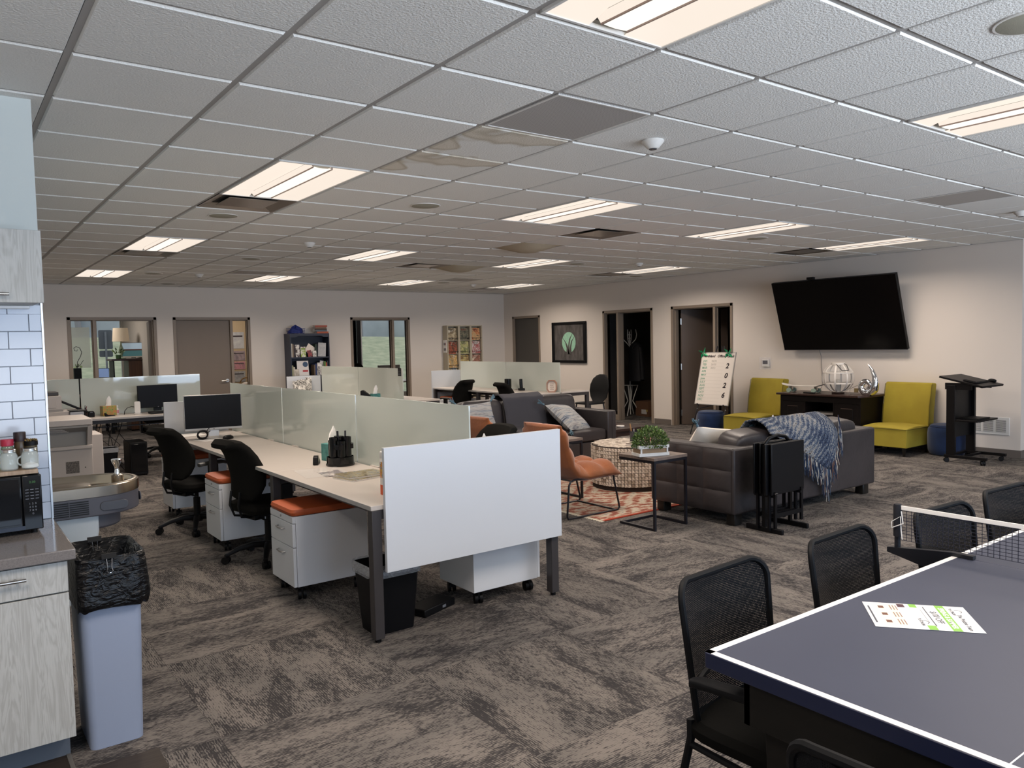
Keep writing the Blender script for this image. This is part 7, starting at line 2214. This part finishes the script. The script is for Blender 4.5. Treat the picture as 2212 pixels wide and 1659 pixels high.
# magazine rack
PUT = pm('putty_metal', 'b5ab96', 0.45)
t = thing('magazine_rack', 'putty metal magazine rack on the back wall', 'rack', (0, 0, 0))
mx0, mx1, my0, my1, mz0, mz1 = 8.94, 9.86, 14.47, 14.655, 0.35, 1.93
B().box(mx0, mx1, my1 - 0.01, my1, mz0, mz1).obj('back_panel', PUT, t)
cwid = (mx1 - mx0) / 3
for k in range(4):
    B().box(mx0 + cwid * k - 0.026 * (k > 0), mx0 + cwid * k + 0.026 * (k < 3), my0, my1 - 0.01, mz0, mz1).obj('upright', PUT, t)
B().box(mx0, mx1, my0, my1 - 0.01, mz1 - 0.001, mz1 + 0.018).obj('top', PUT, t)
B().box(mx0, mx1, my0, my1 - 0.01, mz0 - 0.02, mz0).obj('bottom', PUT, t)
for k in range(3):
    for q in range(5):
        z_ = mz1 - 0.295 * (q + 1) - 0.015
        B().box(mx0 + cwid * k + 0.026, mx0 + cwid * (k + 1) - 0.026, my0 + 0.02, my1 - 0.01, z_ - 0.006, z_).obj('pocket', PUT, t)
        B().box(mx0 + cwid * k + 0.02, mx0 + cwid * (k + 1) - 0.02, my0 - 0.002, my0 + 0.002, z_ + 0.045, z_ + 0.055).obj('retainer', FRB, t)
card = B().box(mx0 - 0.014, mx0 - 0.0, my0 + 0.03, my1 - 0.03, 1.36, 1.63).obj('side_notice', PAPER, t)
for k, (y, z_) in enumerate(((0.045, 1.52), (0.095, 1.52), (0.045, 1.40), (0.095, 1.40))):
    B().box(mx0 - 0.015, mx0 - 0.014, my0 + y, my0 + y + 0.03, z_, z_ + 0.055).obj('notice_picture', pm('notice_pic_%d' % k, ('8a3a34', '3a3a44', '4a3a34', '2a3a4a')[k], 0.6), t)
mags = [[('d8cfb4', 'b8a88a', '6a5a44', 'e8e0cc'), ('7a3a2a', 'a8604a', '3a2a22', 'd8c8b0'), ('e8e0d0', 'c89a4a', 'b0a080', '6a5030'), ('d8d4cc', '4a6a8a', 'c8b890', '3a3a3a')],
        [('3a3c34', '5a5c50', '8a8470', '2a2a26'), ('8a9a5a', 'c8c08a', '5a6a3a', 'e0d8b8'), ('b8a05a', '6a4a3a', 'd8c88a', '3a2a22'), ('5a6a6a', '8a9a9a', '3a4a4a', 'b8c0b8')],
        [('8a2a28', 'c8784a', 'd8b88a', '5a2a20'), ('d8d8d8', 'a83a34', 'e0dcd8', '7a2a24'), ('c8a88a', 'a87a6a', '8a5a4a', 'e0d0bc'), ('b8b09a', '8a7a5a', '5a4a3a', 'd8d0ba')]]
cn, rn = ('left', 'middle', 'right'), ('top', 'second', 'third', 'fourth')
ttl = ('Better Homes', 'Better Homes', 'Living', 'Homes')
for k in range(3):
    for q in range(4):
        z_ = mz1 - 0.295 * (q + 1) - 0.015
        lab = 'colourful home magazine, %s pocket of the %s rack column' % (rn[q], cn[k])
        t = thing('magazine', lab, 'magazine', (mx0 + cwid * (k + 0.5), my0 + 0.030, z_ + 0.001), 0, 'magazines in the rack')
        o = B().box(-0.112, 0.112, -0.004, 0.004, 0, 0.272).obj('cover_page', cover('mag_%d_%d' % (k, q), mags[k][q], 30 + k * 5 + q, 8), t)
        o.rotation_euler = (R(-6), 0, 0)
        text('masthead', 'Better', 0.058, pm('mast_%d' % ((k + q) % 3), ('2a2420', '7a2420', '24304a')[(k + q) % 3], 0.5), o, (0, -0.0048, 0.235), (R(90), 0, 0), sx=0.95)
        text('masthead_small', 'Homes', 0.026, pm('mast_small', '2a2826', 0.5), o, (0, -0.0048, 0.196), (R(90), 0, 0))

# ---- office seen through window_1
t = thing('office_cabinet', 'brown wood grain cabinet seen through the left office window', 'cabinet', (3.02, 16.75, 0))
WG = pm('walnut_laminate', '6a4a38', 0.45, nz=(2, '4a3226', 0.25, (12, 12, 0.6)))
B().box(-0.04, 0.19, -0.25, 0.25, 0.03, 1.36).obj('carcass', WG, t)
B().box(-0.34, 0.20, -0.28, 0.28, 1.365, 1.40).obj('top', pm('walnut_top', '3a2620', 0.4), t, bev=0.003)
B().box(-0.30, -0.042, -0.20, 0.25, 0.70, 0.72).box(-0.30, -0.28, -0.20, 0.25, 0.03, 1.364).obj('open_shelf', BLKM, t)
B().box(-0.04, 0.19, -0.24, 0.24, 0, 0.031).obj('plinth', BLKM, t)
t = thing('table_lamp', 'table lamp with cream drum shade in the left office', 'lamp', (2.90, 16.72, 1.4005))
B().lathe([(0.07, 0.0), (0.075, 0.015), (0.02, 0.03), (0.015, 0.06), (0.045, 0.12), (0.05, 0.18), (0.02, 0.26), (0.012, 0.30), (0.012, 0.36), (0, 0.36)], 24).obj('lamp_base', pm('pale_green_ceramic', '9aa890', 0.25), t)
B().lathe([(0.152, 0.34), (0.130, 0.60), (0.128, 0.60), (0.150, 0.34)], 32).obj('lamp_shade', pm('cream_shade', 'd9c8b0', 0.8, emit=('d9c0a0', 0.12)), t)
t = thing('monitor', 'monitor showing a lake landscape in the left office', 'monitor', (3.08, 16.60, 1.4005), R(-38))
o = B().box(-0.22, 0.22, -0.012, 0.012, 0.03, 0.31).obj('casing', BLKM, t)
sc_ = B().box(-0.215, 0.215, -0.0135, -0.012, 0.05, 0.305).obj('screen', pm('landscape_sky', '8fa0ac', 0.4, emit=('9fb0bc', 0.5)), t)
B().box(-0.215, 0.215, -0.0145, -0.0135, 0.05, 0.165).obj('landscape_water', pm('landscape_water', '3a5a5c', 0.4, emit=('3f6264', 0.5)), t)
B().box(-0.215, 0.215, -0.0150, -0.0145, 0.16, 0.185).obj('landscape_trees', pm('landscape_trees', '4a2a22', 0.6, emit=('4a2a22', 0.3)), t)
B().box(-0.22, 0.22, -0.0155, -0.012, 0.028, 0.05).obj('chin', pm('imac_chin', 'c8c0b4', 0.4), t)
B().box(-0.08, 0.08, -0.06, 0.06, 0.0003, 0.008).box(-0.04, 0.04, 0.012, 0.03, 0.005, 0.15).obj('stand', SILV, t)
t = thing('potted_plant', 'small green potted plant on the office cabinet', 'plant', (2.82, 16.58, 1.4005))
B().lathe([(0.035, 0.0), (0.045, 0.005), (0.05, 0.08), (0.044, 0.08), (0, 0.07)], 18).obj('pot', pm('green_glaze', '3a5a34', 0.3), t)
lf = B()
rr = random.Random(2)
for k in range(26):
    a, e = rr.uniform(0, 6.28), rr.uniform(0.3, 1.2)
    d = Vector((cos(a) * cos(e), sin(a) * cos(e), sin(e)))
    c = Vector((0, 0, 0.075)) + d * rr.uniform(0.03, 0.11)
    s_ = d.orthogonal().normalized()
    lf.add([c, c + d * 0.03 + s_ * 0.014, c + d * 0.06, c + d * 0.03 - s_ * 0.014], [(0, 1, 2, 3)])
o = lf.obj('foliage', MATS['boxwood_leaf'], t, smooth=False); o['kind'] = 'stuff'
t = thing('office_desk', 'dark desk carrying the laptop in the left office', 'desk', (2.5, 16.6, 0))
B().box(-0.6, 0.15, -0.35, 0.35, 0.71, 0.74).obj('desktop', pm('walnut_top2', '4a342a', 0.4), t)
for sx in (-0.57, 0.12):
    for sy in (-0.32, 0.32):
        B().box(sx - 0.025, sx + 0.025, sy - 0.025, sy + 0.025, 0.0005, 0.71).obj('leg', BLKM, t)
t = thing('laptop_riser', 'black monitor riser under the laptop in the left office', 'riser', (2.52, 16.5, 0.7405))
B().box(-0.13, 0.11, -0.10, 0.10, 0.28, 0.30).box(-0.13, -0.11, -0.1, 0.1, 0, 0.28).box(0.09, 0.11, -0.1, 0.1, 0, 0.28).obj('riser_frame', BLKM, t)
t = thing('laptop', 'open laptop with pale blue screen in the left office', 'laptop', (2.52, 16.5, 1.0415), R(-10))
B().box(-0.115, 0.115, -0.10, 0.08, 0.0005, 0.014).obj('laptop_base', CPLA, t)
o = B().box(-0.115, 0.115, -0.006, 0.006, 0, 0.185).obj('laptop_lid', CPLA, t)
o.location, o.rotation_euler = (0, 0.075, 0.012), (R(-14), 0, 0)
B().box(-0.107, 0.107, -0.0075, -0.006, 0.01, 0.175).obj('screen', pm('laptop_screen', '6a80a8', 0.3, emit=('7088b0', 0.45)), o)
t = thing('plant_stand', 'black pedestal with wrought iron scroll in the left office', 'plant stand', (2.19, 17.2, 0))
B().box(-0.065, 0.065, -0.065, 0.065, 0.0005, 1.24).obj('pedestal', BLKM, t, bev=0.004)
B().tube([(0, 0, 1.24), (0.01, 0, 1.36), (0.07, 0, 1.47), (0.09, 0, 1.55), (0.06, 0, 1.63), (0.0, 0, 1.66), (-0.04, 0, 1.63), (-0.03, 0, 1.58), (0.01, 0, 1.57), (0.02, 0, 1.60)], 0.006, 6).obj('iron_scroll', FRB, t)
B().tube([(0.0, 0, 1.25), (0.06, 0, 1.30), (0.09, 0, 1.36), (0.12, 0, 1.39)], 0.005, 6).obj('iron_stem', FRB, t)
lf = B()
for k in range(18):
    a, e = rr.uniform(0, 6.28), rr.uniform(0.2, 1.3)
    d = Vector((cos(a) * cos(e), sin(a) * cos(e), sin(e)))
    c = Vector((0, 0, 1.24)) + d * rr.uniform(0.0, 0.06)
    s_ = d.orthogonal().normalized()
    lf.add([c, c + d * 0.03 + s_ * 0.014, c + d * 0.06, c + d * 0.03 - s_ * 0.014], [(0, 1, 2, 3)])
o = lf.obj('foliage', MATS['boxwood_leaf'], t, smooth=False); o['kind'] = 'stuff'
tag(B().box(2.24, 2.60, 18.385, 18.388, 1.22, 2.06).obj('window_poster', pm('sheer_poster', 'dfe6dc', 0.8, alpha=0.6)), 'sheer white paper taped to the left office window', 'poster')
struct(B().box(1.1, 3.21, 18.50, 18.506, 0.5, 2.4).obj('window_3', CLEAR, smooth=False))
struct(B().box(8.745, 10.5, 18.50, 18.506, 0.3, 2.4).obj('window_4', CLEAR, smooth=False))
struct(B().box(7.9, 8.645, 18.50, 18.506, 0.3, 2.4).obj('window_5', CLEAR, smooth=False))
t = thing('road_sign', 'back of a grey road sign on a post outside the left office', 'sign', (3.15, 20.0, 0))
SG = pm('grey_sign_back', '6a7078', 0.6)
B().prism(rrect(-0.145, 0.145, 1.60, 2.04, 0.03), 0.0, 0.006, 'y').obj('sign_plate', SG, t)
B().prism(rrect(-0.14, 0.14, 1.42, 1.57, 0.03), 0.0, 0.006, 'y').obj('lower_plate', SG, t)
B().box(-0.02, 0.02, -0.03, 0.0, -0.2, 2.0).obj('post', pm('grey_sign_post', '8a9098', 0.5), t)
# middle office through the sidelight of door_4
WARMW = wall_mat('warm_office_wall', (196, 178, 148))
slab('wall_office_back_middle', 4.0, 5.6, 16.4, 16.5, 0, HT, m=WARMW)
area_light('middle_office_lamp', (4.6, 15.5, 2.5), (0, 0, 0), 0.6, 0.6, 12.0, WARM)
for k, (x, z_, w_, h_, c, lab) in enumerate(((5.02, 1.55, 0.30, 0.34, ('d8dcdc', 'c8ccd0', 'b8bcc4'), 'large pale notice on the middle office wall'), (5.04, 1.30, 0.28, 0.2, ('8a8088', 'b8a8b0', '6a5a64'), 'mauve notice below the large one on office wall'), (5.05, 1.12, 0.25, 0.16, ('c8889a', 'd8a0ac', '9a7a84'), 'pink notice on the middle office wall'), (5.03, 0.86, 0.28, 0.22, ('c8ccd0', 'a8acb4', 'd0d4d4'), 'lowest grey notice on the middle office wall'))):
    t = thing('wall_notice', lab, 'notice', (x, 16.395, z_), 0, 'notices in the middle office')
    B().box(-w_ / 2, w_ / 2, -0.002, 0.004, 0, h_).obj('sheet', cover('notice_%d' % k, c, 50 + k, 5), t)
    B().box(-w_ / 2 + 0.03, w_ / 2 - 0.03, -0.003, -0.002, h_ * 0.7, h_ * 0.8).obj('heading', pm('notice_ink', '4a4448', 0.7), t)
t = thing('credenza', 'dark credenza below the notices in the middle office', 'cabinet', (5.05, 16.1, 0))
B().box(-0.4, 0.4, -0.25, 0.25, 0.03, 0.66).obj('carcass', BLKM, t)
B().box(-0.42, 0.42, -0.27, 0.27, 0.66, 0.69).obj('top', EB, t)
B().box(-0.38, 0.38, -0.23, 0.23, 0.0, 0.031).obj('plinth', BLKM, t)
t = thing('wicker_basket', 'golden wicker basket with white cloth in the middle office', 'basket', (5.05, 15.98, 0.6905))
WK = pm('golden_wicker', 'a8854a', 0.7, nz=(40, '6a4a24', 0.15))
for q in range(6):
    B().tube([(0.13 * (0.8 + 0.04 * q) * cos(R(a)), 0.11 * (0.8 + 0.04 * q) * sin(R(a)), 0.012 + 0.024 * q) for a in range(0, 360, 20)], 0.013, 6, closed=True).obj('wicker_coil', WK, t)
B().tube(arcpts((0, 0.14), 0.125, 0, 180, 12, 'xz'), 0.012, 6).obj('handle', WK, t)
B().ball((0, 0, 0.12), 0.10, 0.085, 0.06, 14, 8).obj('white_cloth', pm('white_cloth', 'dcd8d2', 0.9), t)
# right office through window_2
t = thing('office_chair_back', 'black rounded chair top seen through the second office window', 'chair', (7.55, 16.2, 0))
loft(B(), [[(px, py, z_) for px, py in se(l_, 0.04, 18, 0.6)] for z_, l_ in ((0.62, 0.15), (0.75, 0.22), (0.95, 0.24), (1.10, 0.20), (1.16, 0.12))]).obj('backrest', CFAB, t)
loft(B(), [[(px, -0.24 + py, z_) for px, py in se(l_, l_, 18, 0.5)] for z_, l_ in ((0.44, 0.22), (0.47, 0.25), (0.52, 0.22))]).obj('seat', CFAB, t)
B().bar((0, 0.0, 0.64), (0, -0.1, 0.43), 0.05, 0.012).cyl((0, -0.24, 0.05), (0, -0.24, 0.45), 0.03, n=12).obj('column', CPLA, t)
for k in range(5):
    a = R(72 * k)
    B().bar((0, -0.24, 0.06), (0.3 * cos(a), -0.24 + 0.3 * sin(a), 0.03), 0.03, 0.03).obj('base_leg', CPLA, t)
    B().ball((0.3 * cos(a), -0.24 + 0.3 * sin(a), 0.022), 0.0215, n=8, m=6).obj('caster', CPLA, t)
t = thing('office_desk', 'pale desk with return panel in the second office', 'desk', (8.6, 15.9, 0))
B().box(-0.75, 0.6, -0.4, 0.4, 0.71, 0.74).obj('desktop', LAM, t)
B().box(-0.75, -0.73, -0.4, 0.4, 0.0005, 0.71).box(0.58, 0.6, -0.4, 0.4, 0.0005, 0.71).obj('side_panel', LAM, t)
t = thing('monitor', 'pale monitor back above the second office desk', 'monitor', (8.25, 15.9, 0.7405), R(-10))
B().box(-0.26, 0.26, -0.015, 0.015, 0.06, 0.36).obj('casing', pm('pale_grey_plastic', 'b4b4b2', 0.4), t, bev=0.005)
B().box(-0.25, 0.25, -0.017, -0.015, 0.07, 0.35).obj('screen', pm('pale_screen_back', 'a8a8a6', 0.4), t)
B().box(-0.03, 0.03, 0.0, 0.03, 0.005, 0.2).box(-0.1, 0.1, -0.07, 0.1, 0.0003, 0.008).obj('stand', SILV, t)

# ---- dark rooms behind the right wall
t = thing('coat_rack', 'white metal scroll coat rack inside the dark doorway', 'coat rack', (11.42, 11.42, 0))
WM = pm('white_wrought_metal', 'd8d4cc', 0.4)
B().cyl((0, 0, 0.02), (0, 0, 1.72), 0.012, n=10).obj('pole', WM, t)
for k in range(4):
    a = R(90 * k + 30)
    dx, dy = cos(a), sin(a)
    B().tube([(0, 0, 1.42), (0.05 * dx, 0.05 * dy, 1.48), (0.13 * dx, 0.13 * dy, 1.56), (0.15 * dx, 0.15 * dy, 1.66), (0.13 * dx, 0.13 * dy, 1.76)], 0.010, 8).obj('hook', WM, t)
    B().tube([(0, 0, 0.62), (0.16 * dx, 0.16 * dy, 0.62), (0.10 * dx, 0.10 * dy, 0.45), (0.05 * dx, 0.05 * dy, 0.30), (0.14 * dx, 0.14 * dy, 0.15), (0.22 * dx, 0.22 * dy, 0.06), (0.24 * dx, 0.24 * dy, 0.012)], 0.011, 8).obj('scroll_leg', WM, t)
B().tube([(0.05 * cos(R(a)), 0, 1.62 + 0.05 * sin(R(a))) for a in range(0, 360, 30)], 0.008, 6, closed=True).obj('ring', WM, t)
t = thing('jacket', 'black jacket hanging on the white coat rack', 'jacket', (11.40, 11.22, 0))
JK = pm('black_jacket_cloth', '16161a', 0.7, bp=(10, 0.5, 0.02))
loft(B(), [[(px, py, z_) for px, py in se(a_, b2, 18, 0.7)] for z_, a_, b2 in ((0.72, 0.11, 0.17), (0.95, 0.10, 0.165), (1.2, 0.10, 0.165), (1.38, 0.095, 0.17), (1.45, 0.07, 0.12), (1.50, 0.045, 0.05))]).obj('jacket_body', JK, t)
loft(B(), [[(px - 0.02, y_ + py, z_) for px, py in se(0.05, 0.045, 12, 0.8)] for z_, y_ in ((0.75, -0.20), (0.95, -0.19), (1.2, -0.165), (1.40, -0.13))]).obj('sleeve', JK, t)
B().tube([(-0.06, -0.04, 1.46), (-0.10, 0.0, 1.38), (-0.07, 0.05, 1.47)], 0.018, 8).obj('collar', JK, t)
t = thing('cardboard_box', 'brown cardboard box with white label on the dark room floor', 'box', (11.62, 11.10, 0), R(-8))
KB = pm('brown_cardboard', '7a5842', 0.8)
B().box(-0.17, 0.17, -0.21, 0.21, 0.0005, 0.30).obj('carton', KB, t)
B().box(-0.1715, -0.170, -0.15, 0.02, 0.05, 0.14).obj('shipping_label', PAPER, t)
B().box(-0.172, -0.170, -0.18, -0.13, 0.10, 0.14).obj('yellow_label', pm('label_yellow', 'c8b25a', 0.7), t)
t = thing('picture_frame', 'small framed picture leaning behind the cardboard box', 'picture', (12.0, 11.05, 0), R(-90))
o = B().box(-0.16, 0.16, -0.01, 0.01, 0.0, 0.42).obj('frame', pm('dim_frame', '4a443c', 0.5), t)
B().box(-0.12, 0.12, -0.012, -0.01, 0.04, 0.38).obj('picture', pm('dim_picture', '8a8680', 0.6), t)
t = thing('work_table', 'dark table against the wall of the dim room', 'table', (12.9, 10.9, 0))
B().box(-0.35, 0.35, -0.6, 0.6, 0.72, 0.75).obj('table_top', BLKM, t)
for sx in (-0.3, 0.3):
    for sy in (-0.55, 0.55):
        B().box(sx - 0.02, sx + 0.02, sy - 0.02, sy + 0.02, 0.0005, 0.72).obj('leg', BLKM, t)
t = thing('wall_picture', 'dim framed picture on the wall inside the third doorway', 'picture', (13.595, 9.3, 1.5))
B().box(-0.02, 0.0, -0.22, 0.22, -0.28, 0.28).obj('frame', BLKM, t)
B().box(-0.022, -0.02, -0.18, 0.18, -0.24, 0.24).obj('picture', pm('dim_print', '4f4a46', 0.6), t)
